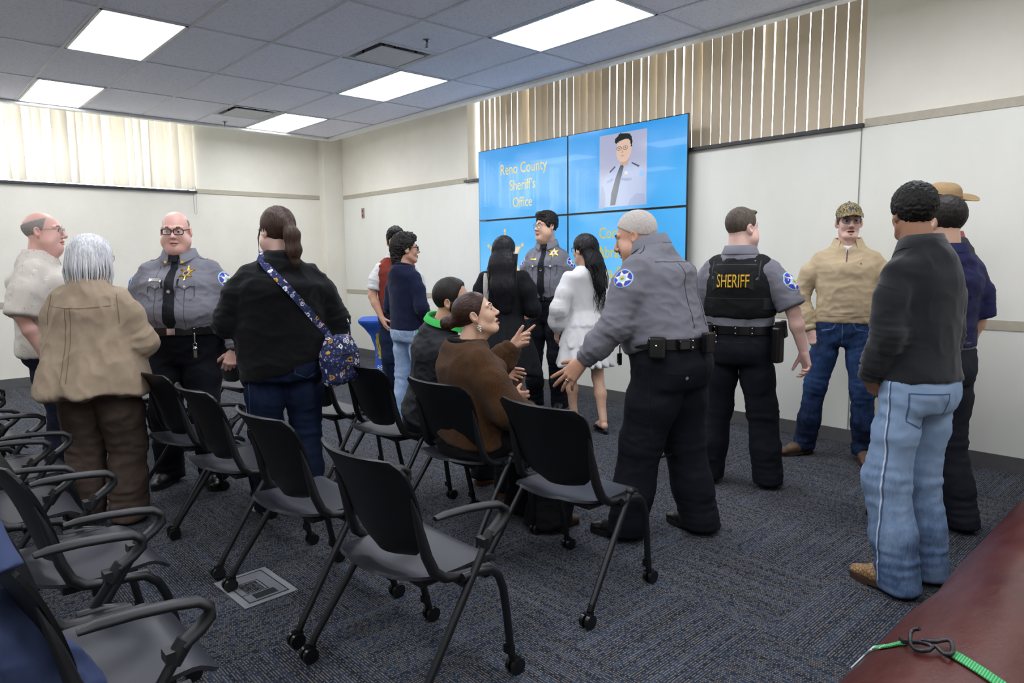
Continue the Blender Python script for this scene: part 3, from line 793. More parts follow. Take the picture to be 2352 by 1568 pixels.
# ---------- stacking chairs ----------
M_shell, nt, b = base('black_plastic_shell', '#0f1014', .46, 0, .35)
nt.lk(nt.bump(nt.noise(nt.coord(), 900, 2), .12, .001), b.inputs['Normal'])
M_seat, nt, b = base('black_plastic_seat_lit', '#2b2c34', .45, 0, .5)  # same plastic as the backrest, colour lightened to stand for light from above
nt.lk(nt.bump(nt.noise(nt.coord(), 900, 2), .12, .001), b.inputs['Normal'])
M_tube = plain('black_steel_tube', '#15171b', .38, 0, .5); M_arm = plain('black_rubber_arm', '#15161a', .5); M_wheel = plain('black_caster', '#0e0f11', .3)
def back_mesh():
    rows = []; N = 20; H = 18
    for i in range(H+1):
        v = i/H; z = .485+.365*v
        w = .210+.050*v
        rb, rt = .13, .055
        if z-.485 < rb: q = 1-(z-.485)/rb; w -= rb*(1-math.sqrt(max(0, 1-q*q)))*.95
        if .85-z < rt: q = 1-(.85-z)/rt; w -= rt*(1-math.sqrt(max(0, 1-q*q)))*.9
        y0 = -.118-.105*v-.050*v**4
        r_ = []
        for k in range(N+1):
            u = -1+2*k/N
            r_.append((w*u, y0+.055*(u*u)*(.6+.4*v), z+(.012*(1-u*u) if i == H else 0)*0))
        rows.append(r_)
    m = MB(); m.grid(rows, thick=.011); return m
def seat_mesh():
    rows = []; N = 18; H = 22
    for i in range(H+1):
        v = i/H; y = -.205+.43*v; w = .222
        rb, rf = .20, .05
        if y+.205 < rb: q = 1-(y+.205)/rb; w -= rb*(1-math.sqrt(max(0, 1-q*q)))*.55
        if .225-y < rf: q = 1-(.225-y)/rf; w -= rf*(1-math.sqrt(max(0, 1-q*q)))*.8
        z0 = .452-.012*math.sin(PI*min(1, v*1.15))-.05*max(0, (v-.8)/.2)**2+.012*max(0, (.25-v)/.25)
        r_ = []
        for k in range(N+1):
            u = -1+2*k/N; r_.append((w*u, y, z0+.012*u*u*(1-.6*v)))
        rows.append(r_)
    m = MB(); m.grid([r[::-1] for r in rows], thick=-.0); m = MB(); m.grid(rows, thick=.012); return m
def make_chair(arms):
    t = empty('stacking_chair')
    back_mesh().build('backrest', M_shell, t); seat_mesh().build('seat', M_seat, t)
    MB().box(-.19, .19, -.10, .12, .405, .432).build('seat_mechanism', M_arm, t, bevel=.008)
    for s in (-1, 1):
        m = MB(); m.tube([(s*.238, -.158, .73), (s*.234, -.140, .67), (s*.231, -.121, .60), (s*.233, -.104, .53), (s*.240, -.082, .475), (s*.246, -.048, .447), (s*.251, .0, .438), (s*.256, .07, .436), (s*.258, .13, .436)], [.004,.012,.018,.021,.022,.021,.019,.018,.015], 12, flat=(.8, 1.15)); m.build('side_bracket', M_arm, t)
        top = (s*.285, .105, .548) if arms else (s*.285, .05, .478)
        leg = MB().tube([top, (s*.315, -.225, .085)], .0135, 12).build('leg', M_tube, t)
        c = MB(); c.tube([(s*.315, -.222, .088), (s*.315, -.237, .062)], .014, 10); c.box(s*.315-.012, s*.315+.012, -.262, -.226, .03, .062)
        for q in (-1, 1): c.tube([(s*.315+q*.006, -.25, .029), (s*.315+q*.022, -.25, .029)], .029, 16)
        c.build('caster', M_wheel, leg)
        leg = MB().tube([(s*.285, -.005, .446), (s*.283, .06, .446), (s*.28, .115, .435), (s*.275, .155, .40), (s*.27, .18, .345), (s*.262, .20, .26), (s*.25, .232, .08)], .0145, 12).build('leg', M_tube, t)
        c = MB(); c.tube([(s*.25, .232, .085), (s*.25, .238, .058)], .014, 10); c.box(s*.25-.012, s*.25+.012, .232, .262, .03, .06); c.box(s*.25-.016, s*.25+.016, .21, .235, .085, .115)
        for q in (-1, 1): c.tube([(s*.25+q*.006, .25, .029), (s*.25+q*.022, .25, .029)], .029, 16)
        c.build('caster', M_wheel, leg)
        if arms:
            j = MB(); j.tube([(s*.285, .085, .522), (s*.285, .118, .567)], .021, 12); j.box(s*.285-.02, s*.285+.02, .068, .09, .53, .556)
            j.build('arm_joint', M_arm, t)
            MB().tube([(s*.285, .11, .556), (s*.285, .15, .582), (s*.284, .176, .606), (s*.283, .176, .63), (s*.281, .15, .648), (s*.278, .10, .656), (s*.275, .02, .663), (s*.272, -.06, .664), (s*.27, -.095, .660)],
                      [.016,.017,.017,.016,.0155,.015,.014,.013,.009], 12, flat=(1.55, .85)).build('armrest', M_arm, t)
        else:
            MB().sphere(top, (.02, .02, .018), 12).build('pivot_cap', M_arm, t)
    MB().tube([(-.285, .01, .418), (-.2, .01, .418), (.2, .01, .418), (.285, .01, .418)], .013, 10).build('cross_tube', M_tube, t)
    return t
CH = [  # x, y, rot, arms, label
 (-1.945, 1.305, 0, 1, 'empty black armchair nearest the camera at center, front and largest'),
 (-2.705, 1.310, 1, 0, 'empty black armless chair with a rear caster on the metal floor box'),
 (-3.490, 1.310, 0, 0, 'empty black armless chair just in front of the legs of the bald officer'),
 (-4.175, 1.310, 2, 1, 'black armchair between the white-haired woman and the bald officer'),
 (-5.830, 1.42, 3, 1, 'black chair partly hidden behind the white-haired woman, two front casters showing'),
 (-6.480, 1.40, -4, 1, 'far black chair mostly hidden behind the tan jacket'),
 (-2.030, 2.215, 0, 0, 'empty black chair beside the leaning grey-haired officer'),
 (-2.780, 2.230, 0, 0, 'black chair on which the woman in the brown cardigan sits'),
 (-3.530, 2.250, 0, 0, 'black chair on which the bearded man sits'),
 (-4.280, 2.240, 3, 0, 'black chair under the floral bag, behind the woman in the black sweater'),
 (-5.70, 2.18, 5, 0, 'far black chair between the bald officer and the woman in the black sweater'),
 (-1.950, .355, 0, 1, 'black armchair with a blue jacket over its back, cut by the bottom edge'),
 (-2.690, .455, 1, 1, 'black armchair second from the bottom left corner, both arms showing'),
 (-3.450, .355, -1, 1, 'black armchair third from the bottom left corner'),
 (-4.110, .450, 2, 1, 'black armchair beside the legs of the white-haired woman'),
 (-4.930, .360, 0, 1, 'black armchair at the left edge in front of the man in navy trousers'),
 (-5.80, .38, 3, 1, 'farthest black chair at the left edge of the photo'),
]
protos = {}
for (x, y, r, arms, lb) in CH:
    if arms not in protos: o = protos[arms] = make_chair(arms)
    else: o = copy_tree(protos[arms])
    o.location = (x, y, 0); o.rotation_euler = (0, 0, math.radians(r)); tag(o, lb, 'chair', 'black rolling chairs set in rows')
# ---------- people ----------
def rot(yaw=0, pitch=0, roll=0):
    return Matrix.Rotation(math.radians(yaw), 4, 'Z') @ Matrix.Rotation(math.radians(pitch), 4, 'X') @ Matrix.Rotation(math.radians(roll), 4, 'Y')
def nv(a): a = np.array(a, float); return a/np.linalg.norm(a)
def app(M, p): return np.array(M @ Vector(p))
# build: half widths/depths (m): sw shoulder joint, ch chest, be belly, wa waistband, hi hips -> (rx, front, back)
BUILD = dict(
    slim=dict(sw=.170, ch=(.150,.105,.110), be=(.133,.100,.092), wa=(.140,.100,.095), hi=(.160,.105,.120), th=.082, ar=.044, nk=.054),
    avg=dict(sw=.185, ch=(.168,.118,.120), be=(.158,.120,.105), wa=(.160,.118,.108), hi=(.172,.112,.128), th=.090, ar=.050, nk=.060),
    big=dict(sw=.200, ch=(.188,.145,.135), be=(.190,.175,.120), wa=(.185,.150,.122), hi=(.190,.130,.145), th=.100, ar=.056, nk=.066),
    heavy=dict(sw=.205, ch=(.205,.165,.150), be=(.225,.215,.135), wa=(.210,.180,.140), hi=(.210,.150,.155), th=.108, ar=.060, nk=.068),
    girl=dict(sw=.155, ch=(.138,.100,.100), be=(.120,.090,.088), wa=(.125,.092,.092), hi=(.160,.102,.120), th=.080, ar=.039, nk=.047),
    woman=dict(sw=.175, ch=(.175,.150,.130), be=(.185,.150,.125), wa=(.190,.140,.130), hi=(.205,.140,.155), th=.105, ar=.052, nk=.052))
class Fig: pass
def figure(label, xy, yaw, H=1.75, build='avg', lean=0, tilt=0, twist=0, head=(0,0,0), hoff=(0,0,0), hs=1.0, arms=None, legs=None, seat=None, skin_mat=None, fat=0.0, name='person', upd=None):
    g = Fig(); g.k = k = H/1.75; b = dict(BUILD[build]); b.update(upd or {}); g.b = b
    g.root = empty(name, (xy[0], xy[1], 0), math.radians(yaw), label, 'person')
    g.skin = skin_mat; g.fat = fat
    pz = .95*k if seat is None else seat[1]; py = 0.0 if seat is None else seat[0]
    g.P0 = Vector((0, py, pz)); dz = pz-.95*k
    Tp = Matrix.Translation(g.P0)
    g.Mp = Matrix.Translation((0, py, dz))                 # pelvis frame (no lean)
    g.Mt = Tp @ rot(twist, -lean, tilt) @ Matrix.Translation((0, 0, -.95*k))
    B = b
    mid = lambda p, q, t: tuple(p[i]*(1-t)+q[i]*t for i in range(3))
    sh = (B['sw']*.86, .088, .100)
    g.rows = [(.79*k, B['hi'][0]*.92, B['hi'][1]*.8, B['hi'][2]*.85, 0), (.88*k, *B['hi'], -.005), (.96*k, *mid(B['hi'], B['wa'], .6), 0), (1.02*k, *B['wa'], 0), (1.12*k, *B['be'], 0), (1.23*k, *mid(B['be'], B['ch'], .6), 0), (1.33*k, *B['ch'], -.005), (1.395*k, *sh, -.015), (1.44*k, B['sw']*.60, .080, .090, -.02), (1.483*k, B['nk']*1.24, .066, .072, -.018), (1.525*k, B['nk']*1.06, .060, .064, -.012), (1.56*k, B['nk'], .056, .06, -.01)]
    g.S = [app(g.Mt, (s*(B['sw']-.008), -.012, 1.378*k)) for s in (1, -1)]
    g.E = []; g.W = []; g.arm = arms or [dict(), dict()]
    for i, s in enumerate((1, -1)):
        a = g.arm[i]; u = nv(a.get('u', (s*.22, -.08, -1))); f = nv(a.get('f', (s*.02, .22, -1)))
        a['fd'] = f; E = g.S[i]+u*.285*k*a.get('lu', 1); W = E+f*.255*k*a.get('lf', 1); g.E.append(E); g.W.append(W)
    nb = app(g.Mt, (0, -.018, 1.47*k)); g.nb = nb
    hc = app(g.Mt, (0, .022, 1.622*k))+np.array(hoff)*k
    g.hs = hs*(.96+.04*k); g.Mh = Matrix.Translation(hc) @ rot(*head) @ Matrix.Scale(g.hs, 4); g.hc = hc
    # legs
    g.hip = [np.array((s*.088, py-.005, pz-.04*k)) for s in (1, -1)]; g.knee = []; g.ank = []; g.toe = []
    for i, s in enumerate((1, -1)):
        L = (legs or [dict(), dict()])[i]; ax, ay = L.get('foot', (s*.10, 0.0)); az = L.get('z', .085*k)
        A = np.array((ax, ay, az)); h = g.hip[i]; l1 = .43*k; l2 = .405*k
        if 'knee' in L: K = np.array(L['knee'])
        else:
            d = A-h; D = np.linalg.norm(d); u = d/D
            if D > l1+l2: l1 = l2 = D/2*1.001
            t = (l1*l1-l2*l2+D*D)/(2*D); q = math.sqrt(max(l1*l1-t*t, 0))
            fw = np.array((L.get('kx', s*.15), 1.0, 0)); fw -= u*(fw@u); fw /= np.linalg.norm(fw); K = h+u*t+fw*q
        g.knee.append(K); g.ank.append(A); g.toe.append(math.radians(L.get('toe', -s*8)))
    return g
def bounds(pts, r):
    p = np.array(pts); return p.min(0)-r, p.max(0)+r

# --- head ---
def head_field(jaw=1.0, nose=1.0, fat=0.0, brow=1.0, chin=1.0, mouth=0.0, lid_u=.0035, lid_l=.0052):
    skull = ell((0, -.014, .036), (.0745, .096, .083)); face = ell((0, .026, -.026), (.061*jaw, .066, .084))
    j = chain([(-.047*jaw, .004, -.062), (-.026, .058, -.098*chin), (.026, .058, -.098*chin), (.047*jaw, .004, -.062)], [.022, .019, .019, .022], .015)
    ch = ell((0, .072, -.098*chin), (.022, .017, .018))
    ck = SU(.012, ell((.035, .058, -.028), (.027, .026, .03)), ell((-.035, .058, -.028), (.027, .026, .03)))
    f = SU(.03, skull, face, j); f = SU(.018, f, ck, ch)
    if fat: f = SU(.03, f, ell((0, .028, -.112), (.052*(1+fat*.3), .052, .03+.02*fat)), ell((.05, .03, -.06), (.03+.01*fat, .04, .04)), ell((-.05, .03, -.06), (.03+.01*fat, .04, .04)))
    f = SU(.010, f, chain([(-.045, .070, .026), (-.013, .086, .024), (.013, .086, .024), (.045, .070, .026)], [.009*brow, .011*brow, .011*brow, .009*brow], .006))
    f = SS(.012, f, SU(.002, ell((.031, .101, .006), (.019, .016, .013)), ell((-.031, .101, .006), (.019, .016, .013))))
    lid = []
    for s in (1, -1):
        e_ = (s*.0305, .0765, .0045); lid += [SI(.0015, ell(e_, (.0150, .0143, .0143)), plane((s*.0305, .09, .0045+lid_u), (s*-.12, -.25, -1))), SI(.0015, ell(e_, (.0146, .0139, .0139)), plane((s*.0305, .09, .0045-lid_l), (0, -.2, 1)))]
    f = SU(.003, f, *lid)
    n = nose
    f = SU(.009, f, cone((0, .086, .018), (0, .108*(.7+.3*n), -.026*n), .0075, .0115*n)); f = SU(.006, f, ell((0, .109*(.75+.25*n), -.028*n), (.0125*n, .0125, .011)), ell((.0115*n, .098, -.033*n), (.0085, .010, .0085)), ell((-.0115*n, .098, -.033*n), (.0085, .010, .0085)))
    f = SS(.003, f, SU(.001, ell((.0065, .103, -.041*n), (.0038, .006, .004)), ell((-.0065, .103, -.041*n), (.0038, .006, .004))))
    m = -.004-mouth
    f = SU(.006, f, ell((0, .083, -.062), (.024, .015, .014)))
    f = SU(.003, f, chain([(-.023, .080, -.0645), (-.008, .0955, -.0605), (.008, .0955, -.0605), (.023, .080, -.0645)], [.003, .0052, .0052, .003], .003), chain([(-.021, .080, -.0675+m), (0, .0945, -.0715+m), (.021, .080, -.0675+m)], [.003, .0066, .003], .003))
    f = SS(.002, f, chain([(-.024, .082, -.0655+m*.4), (0, .098, -.0660+m*.5), (.024, .082, -.0655+m*.4)], [.0018, .0026+mouth*.7, .0018], .001))
    for s in (1, -1):
        e = SS(.004, ell((s*.079, -.012, -.002), (.011, .021, .033), (.18, 0, s*-.35)), ell((s*.090, -.008, .003), (.009, .012, .019), (.18, 0, s*-.35)))
        e = SU(.004, e, ell((s*.076, -.004, -.030), (.007, .010, .011)))
        f = SU(.006, f, e)
    return f
def lips_mat(Q, mouth=0.0):
    x, y, z = Q[:,0], Q[:,1], Q[:,2]
    m = (np.abs(x) < .0235) & (y > .078) & (((z+.0655+mouth*.5)/(.0105+mouth*.6))**2+(x/.025)**2 < 1)
    return m
LIPS = {'skin_fair':'#c98f84','skin_ruddy':'#c58a7c','skin_tan':'#a5705f','skin_olive':'#b5776a','skin_brown':'#7c4c40'}
def make_body(g, head_args=None, hands=(1, 1), bare_arm=(0, 0), bare_legs=False, lip=None, h_head=.0031):
    hf = head_field(**(head_args or {})); mouth = (head_args or {}).get('mouth', 0); k = g.k
    neck = cone(app(g.Mt, (0, -.022, 1.40*k)), app(g.Mh, (0, -.022, -.045)), g.b['nk']*1.08, g.b['nk']*.98)
    thr = cone(app(g.Mt, (0, .02, 1.42*k)), app(g.Mh, (0, .03, -.085)), g.b['nk']*.7, .035)
    yoke = cone(app(g.Mt, (-.05, -.02, 1.395*k)), app(g.Mt, (.05, -.02, 1.395*k)), .042, .042)
    f = SU(.022, XF(hf, g.Mh), neck, thr, yoke); g.headf = f
    lo, hi = bounds([g.hc, app(g.Mt, (-.1,0,1.37*k)), app(g.Mt, (.1,0,1.37*k))], .06); lo2, hi2 = bounds([g.hc], .155*g.hs)
    pieces = [(f, np.minimum(lo, lo2), np.maximum(hi, hi2), h_head, None, 1)]
    for i in (0, 1):
        a = g.arm[i]; s = (1, -1)[i]
        if hands[i]:
            hfld, pts = hand_field(g.W[i], a.get('hd', a['fd']), a.get('pn', (-s, 0, 0)), -s, k*a.get('hsz', 1), **a.get('pose', {}))
            r = min(g.b['ar'], .047)
            fa = chain([g.E[i], g.E[i]+(g.W[i]-g.E[i])*.35, g.W[i]], [r*.86, r*.88, .026*k], .02, )
            up = cone(g.S[i]*.35+g.E[i]*.65, g.E[i], r*1.0, r*.86)
            parts = [hfld, fa]+([up] if bare_arm[i] else [])
            ff = SU(.014, *parts); bp = pts+[g.E[i], g.W[i]]+([g.S[i]*.35+g.E[i]*.65] if bare_arm[i] else [])
            if not bare_arm[i]: bp = pts+[g.W[i]*.6+g.E[i]*.4]
            lo, hi = bounds(bp, .03 if not bare_arm[i] else .065); pieces.append((ff, lo, hi, .0034, None, 1))
    # trunk, upper arms and legs beneath the clothes
    T_ = XF(zloft([(r[0], r[1]-.02, r[2]-.022, r[3]-.022, r[4]) for r in g.rows if r[0] < 1.47*k]), g.Mt)
    fl = [T_]; pts = [app(g.Mt, (0, 0, 1.5*k)), app(g.Mt, (.2, 0, 1.4*k)), app(g.Mt, (-.2, 0, 1.4*k))]
    for i in (0, 1):
        So_ = g.S[i]+(app(g.Mt, (0, 0, 1.33*k))-g.S[i])*.22
        fl += [chain([So_, g.E[i], g.W[i]], [.034, .030, .018], .02), chain([g.hip[i], g.knee[i], g.ank[i]], [g.b['th']*.82, .047, .034], .02)]
        pts += [g.E[i], g.W[i], g.hip[i], g.knee[i], g.ank[i]]
    lo, hi = bounds(pts, .17); lo[2] = max(lo[2], .03); pieces.append((SU(.03, *fl), lo, hi, .017, None, 0))
    if bare_legs:
        fl = []; pts = []
        for i in (0, 1):
            h, K, A = g.hip[i], g.knee[i], g.ank[i]; c = K*.62+A*.38+np.array((0, -.018, 0)); t = g.toe[i]; d = np.array((-math.sin(t), math.cos(t), 0))
            fl.append(SU(.02, chain([h, K, c, K*.2+A*.8, A], [g.b['th'], .050, .049, .030, .029], .02), chain([A-d*.025-np.array((0,0,.035)), A+d*.05-np.array((0,0,.03)), A+d*.13-np.array((0,0,.05))], [.028, .03, .022], .02)))
            pts += [h, K, A, A+d*.15]
        lo, hi = bounds(pts, .06); lo[2] = .005; pieces.append((SU(.0, *fl), lo, hi, .0055, None, 1))
    Mi = np.array(g.Mh.inverted())
    def mf(C):
        q = C@Mi[:3,:3].T+Mi[:3,3]; o = lips_mat(q, mouth).astype(int)
        o[(np.abs(q[:,2]+.0668+mouth*.45) < .0014+mouth*.55) & (np.abs(q[:,0]) < .0205) & (q[:,1] > .074) & (q[:,1] < .1)] = 2
        return o
    lip = lip or LIPS.get(g.skin.name, '#b98075'); lipm = skin('lip_'+lip[1:], lip, lip)
    g.body = sdf_join('body', g.root, [g.skin, lipm, M_mouth], pieces, matfn=mf)
    return g.body
def hand_field(W, fd, pn, tside, k=1.0, curl=(.25,.25,.28,.32), spread=.08, thumb=(.75, .35, .25), mcp=None):
    """fd finger direction, pn palm normal, tside: thumb at +x (1) or -x (-1); curl per finger 0..1; thumb (out, toward palm, bend)"""
    W = np.array(W, float); y = nv(fd); z = -np.array(pn, float); z = nv(z-y*(z@y)); x = np.cross(y, z)
    M = np.stack([x*tside, y, z], 1)
    T_ = lambda p: W+M@(np.array(p, float)*k)
    fs = []; pts = [W]
    kn = [(.030, .086, .002), (.010, .092, .005), (-.011, .088, .003), (-.030, .079, -.002)]
    ln = [(.041, .026, .021), (.046, .030, .022), (.042, .027, .021), (.033, .020, .018)]; rad = [.0092, .0095, .0090, .0080]
    palm = SU(.014, cone(W-M@np.array((0,.012,0))*k, T_((0, .03, 0)), .024*k, .024*k, z, .68), *[cone(T_((q[0]*.55, .018, -.001)), T_((q[0], q[1], q[2]-.003)), .0165*k, .0125*k) for q in kn], cone(T_((.018, .02, -.008)), T_((.026, .055, -.006)), .017*k, .013*k))
    out = palm
    fing = None
    for i in range(4):
        c = curl[i]; a = spread*(1.5-i); ang = 0.0; p = np.array(kn[i]); seg = [p]
        for q, w_ in enumerate((1.15, 1.55, .95)):
            ang += c*w_+.06
            if q == 0 and mcp is not None: ang = mcp[i]
            d = np.array((math.sin(a)*math.cos(ang), math.cos(a)*math.cos(ang), -math.sin(ang))); p = p+d*ln[i][q]; seg.append(p)
        r = rad[i]; sp = [T_(s_) for s_ in seg]; pts += sp
        fi = chain(sp, [r*1.12*k, r*1.02*k, r*.94*k, r*.78*k], .003)
        fing = fi if fing is None else SU(0, fing, fi)
    out = SU(.006, palm, fing)
    o_, tp, tb = thumb; p0 = np.array((.020, .022, -.010)); d0 = nv((math.sin(o_), math.cos(o_), -tp)); p1 = p0+d0*.043
    d1 = nv(d0+np.array((-.5*tb, .5*tb, -.6*tb))); p2 = p1+d1*.033; d2 = nv(d1+np.array((-.5*tb, .3*tb, -.6*tb))); p3 = p2+d2*.026
    sp = [T_(s_) for s_ in (p0, p1, p2, p3)]; pts += sp
    return SU(.009, out, chain(sp, [.0165*k, .0118*k, .0105*k, .0085*k], .004)), pts
M_mouth = plain('mouth_dark', '#5a302b', .6)
M_eye = plain('eye_white', '#cdc6c0', .2); M_pupil = plain('iris_dark', '#2a1d16', .1)
def eyes(g, iris=None, gaze=0.0, z=.0045):
    for s in (1, -1):
        m = MB(); Q = g.Mh @ Matrix.Translation((s*.0305, .0765, z)) @ Matrix.Rotation(gaze, 4, 'Z') @ Matrix.Rotation(-PI/2, 4, 'X')
        n = 16; prof = [(.0122*math.sin(a), .0122*math.cos(a)) for a in (0.02, .25, .55, .8, 1.1, 1.6, 2.2, 3.0)]
        m.lathe(prof[::-1], n, 0, Q)
        o = m.build('eyeball', [M_eye, iris or M_pupil], g.root)
        for i, p in enumerate(o.data.polygons):
            c = (Q.inverted() @ p.center)
            if c.z > .0106: p.material_index = 1
def brows(g, mat, w=.0045, z=.026):
    for s in (1, -1):
        pts = [app(g.Mh, p) for p in ((s*.013, .092, z+.002), (s*.026, .0915, z+.007), (s*.038, .083, z+.0065), (s*.048, .071, z+.001))]
        f = chain(pts, [w*.8, w, w*.9, w*.5], .003); lo, hi = bounds(pts, .012); sdf_obj('eyebrow', g.root, mat, f, lo, hi, .0022, smooth=1)
def glasses(g, rim, w=.026, h=.019, t=.0016, z=.004, full=True, y=.103, round_=3.0, lens=None, gap=.0325):
    t_ = empty('glasses', parent=g.root); m = MB(); ln = MB()
    for s in (1, -1):
        n = 22; pts = []
        for q in range(n):
            a = 2*PI*q/n; c, d = math.cos(a), math.sin(a); r = (abs(c)**round_+abs(d)**round_)**(-1/round_)
            xx = s*gap+w*r*c; pts.append(g.Mh @ Vector((xx, y-.25*max(0, abs(xx)-.03), z+h*r*d)))
        m.tube(pts, t, 8, closed=True)
        ln.add([p for p in pts], [tuple(range(n))])
        m.tube([g.Mh @ Vector(p) for p in ((s*(gap+w), y-.008, z+h*.45), (s*.068, y-.02, z+h*.5), (s*.078, .02, z+.012), (s*.080, -.012, z+.010), (s*.079, -.030, z-.012))], t*.95, 8)
    m.tube([g.Mh @ Vector(p) for p in ((-gap+w, y, z+.004), (0, y+.004, z+.007), (gap-w, y, z+.004))], t, 8)
    m.build('rim', rim, t_)
    ln.build('lens', lens or M_lens, t_); return t_
M_lens = bpy.data.materials.new('spectacle_lens'); M_lens.use_nodes = True; _n = NT(M_lens); _n.n.clear()
_o = _n.n.new('ShaderNodeOutputMaterial'); _t = _n.n.new('ShaderNodeBsdfTransparent'); _g = _n.n.new('ShaderNodeBsdfGlossy'); _g.inputs['Roughness'].default_value = .05; _x = _n.n.new('ShaderNodeMixShader'); _x.inputs[0].default_value = .10
_t.inputs[0].default_value = (.93, .94, .95, 1); _n.lk(_t.outputs[0], _x.inputs[1]); _n.lk(_g.outputs[0], _x.inputs[2]); _n.lk(_x.outputs[0], _o.inputs[0])

# --- hair ---
SKULL = ((0, -.014, .036), (.0745, .096, .083))
def hair(g, mat, field, lo=(-.14, -.17, -.2), hi=(.14, .14, .16), h=.0045, disp=None, name='hair', smooth=1):
    """field in head-local metres"""
    cs = [app(g.Mh, (x, y, z)) for x in (lo[0], hi[0]) for y in (lo[1], hi[1]) for z in (lo[2], hi[2])]
    l, h_ = bounds(cs, .01); Mi = np.array(g.Mh.inverted())
    dd = None if disp is None else (lambda P, N: disp(P@Mi[:3,:3].T+Mi[:3,3]))
    o = sdf_obj(name, g.root, mat, XF(field, g.Mh), l, h_, h, dd, smooth); return o
def cap(t=.008, front=(.082, .070), ear=(.018, -.022), nape=(-.075, -.085), k=.006, top=0.0, taper=.0):
    """short hair: shell over the skull, cut along hairline -> ear -> nape"""
    s = ell((SKULL[0][0], SKULL[0][1], SKULL[0][2]+top*.5), tuple(r+t+(top*.5 if i == 2 else 0) for i, r in enumerate(SKULL[1])))
    if taper: s = SU(.02, s)
    def pl(p, q):
        d = (q[0]-p[0], q[1]-p[1]); return plane((0, p[0], p[1]), (0, -d[1], d[0]))
    A = pl(front, ear); B = pl((ear[0]-.004, ear[1]-.006), nape)
    return SI(k, s, A, B)
def curls(amp=.011, f=48, seed=1): return lambda P: amp*(noise3(P*f, seed)+.6*np.abs(noise3(P*f*1.9, seed+1)))
def strands(amp=.004, f=(130, 130, 9), seed=2): return lambda P: amp*noise3(P*np.array(f), seed)
def locks(g, mat, paths, r, name='hair_lock', parent=None):
    m = MB()
    for p in paths:
        n = len(p); m.tube([g.Mh @ Vector(q) for q in p], [r*(1-.75*(i/(n-1))) for i in range(n)], 6)
    return m.build(name, mat, parent or g.root)

# --- garments ---
def torso_field(g, infl=.012, z0=.98, z1=1.5, extra=None, upd=None, hem=0.0):
    rows = [(r[0], r[1]+infl, r[2]+infl, r[3]+infl, r[4]) for r in g.rows]; k = g.k
    f = zloft(rows); g_ = SI(.012, f, plane((0,0,z0*k), (hem,0,-1)), plane((0,0,z1*k), (0,0,1)))
    return g_
def folds(g, amp=.005, seed=0, joints=(), sc=(7,7,12), jamp=.007, jr=.09):
    def d(P, N):
        n = ridge(P*np.array(sc), seed)*amp+ridge(P*np.array(sc)*2.1+.3*np.sin(P[:,[2,0,1]]*9), seed+11)*amp*.6+noise3(P*np.array(sc)*.5, seed+3)*amp*.8
        for (J, ax, fq) in joints:
            q = P-J; ax_ = nv(ax); w = np.exp(-(q*q).sum(1)/(jr*jr)); t = q@ax_
            u = np.stack([t*fq, (q-t[:,None]*ax_)[:,0]*6, (q-t[:,None]*ax_)[:,1]*6], 1); n = n+jamp*w*(ridge(u, seed+7)-.3)
        return n
    return d
def shirt(g, mat, name='shirt', infl=.012, z0=.985, z1=1.505, sleeve=('long','long'), sr=(1.35, 1.22, 1.0), cuff=.036, amp=.005, seed=0, h=.0095, extra=None, flare=None, sleeve_len=.5, jamp=.008, hem=0.0, sc=(7,7,12), pieces=None, matfn=None):
    k = g.k; T_ = torso_field(g, infl, z0, z1, hem=hem)
    if flare is not None: T_ = flare
    f = XF(T_, g.Mt); pts = [app(g.Mt, (x, y, z)) for x in (-.30, .30) for y in (-.24, .3) for z in (z0*k-abs(hem)*.25, z1*k+.02)]; js = []
    arms = []
    for i in (0, 1):
        S, E, W = g.S[i], g.E[i], g.W[i]; r = g.b['ar']
        So = S+(app(g.Mt, (0, 0, 1.33*k))-S)*.16
        if sleeve[i] == 'long':
            a = chain([So, S*.6+E*.4, E, E*.45+W*.55, W], [r*sr[0]*.90, r*sr[0]*.97, r*sr[1], r*sr[2], cuff], .03)
            a = SI(.006, a, plane(W-nv(W-E)*.004, W-E)); pts += [E, W]; js += [(E, W-S, 38), (W*.8+E*.2, W-E, 30)]
        elif sleeve[i] == 'short':
            e = S+(E-S)*sleeve_len*2; a = chain([So, S*.6+e*.4, e], [r*sr[0]*.92, r*sr[0]*1.0, r*sr[0]*1.12], .03); a = SI(.005, a, plane(S+(E-S)*(sleeve_len*2-.22), E-S)); pts += [S+(E-S)*.9]; js += [(S*.5+E*.5, E-S, 24)]
        else: continue
        arms.append(a)
    f = SU(.035, f, *arms) if arms else f
    if extra is not None: f = extra(f)
    lo, hi = bounds(pts, .085)
    js.append((app(g.Mt, (0, .06, (z0+.05)*k)), (0, 0, 1), 26))
    if pieces is None: d = folds(g, amp, seed, js, sc, jamp)
    else: d = pieces
    o, bv = sdf_obj(name, g.root, mat, f, lo, hi, h, d, 1, bvh=True, matfn=matfn); g.shirt = o; g.bv = bv; return o
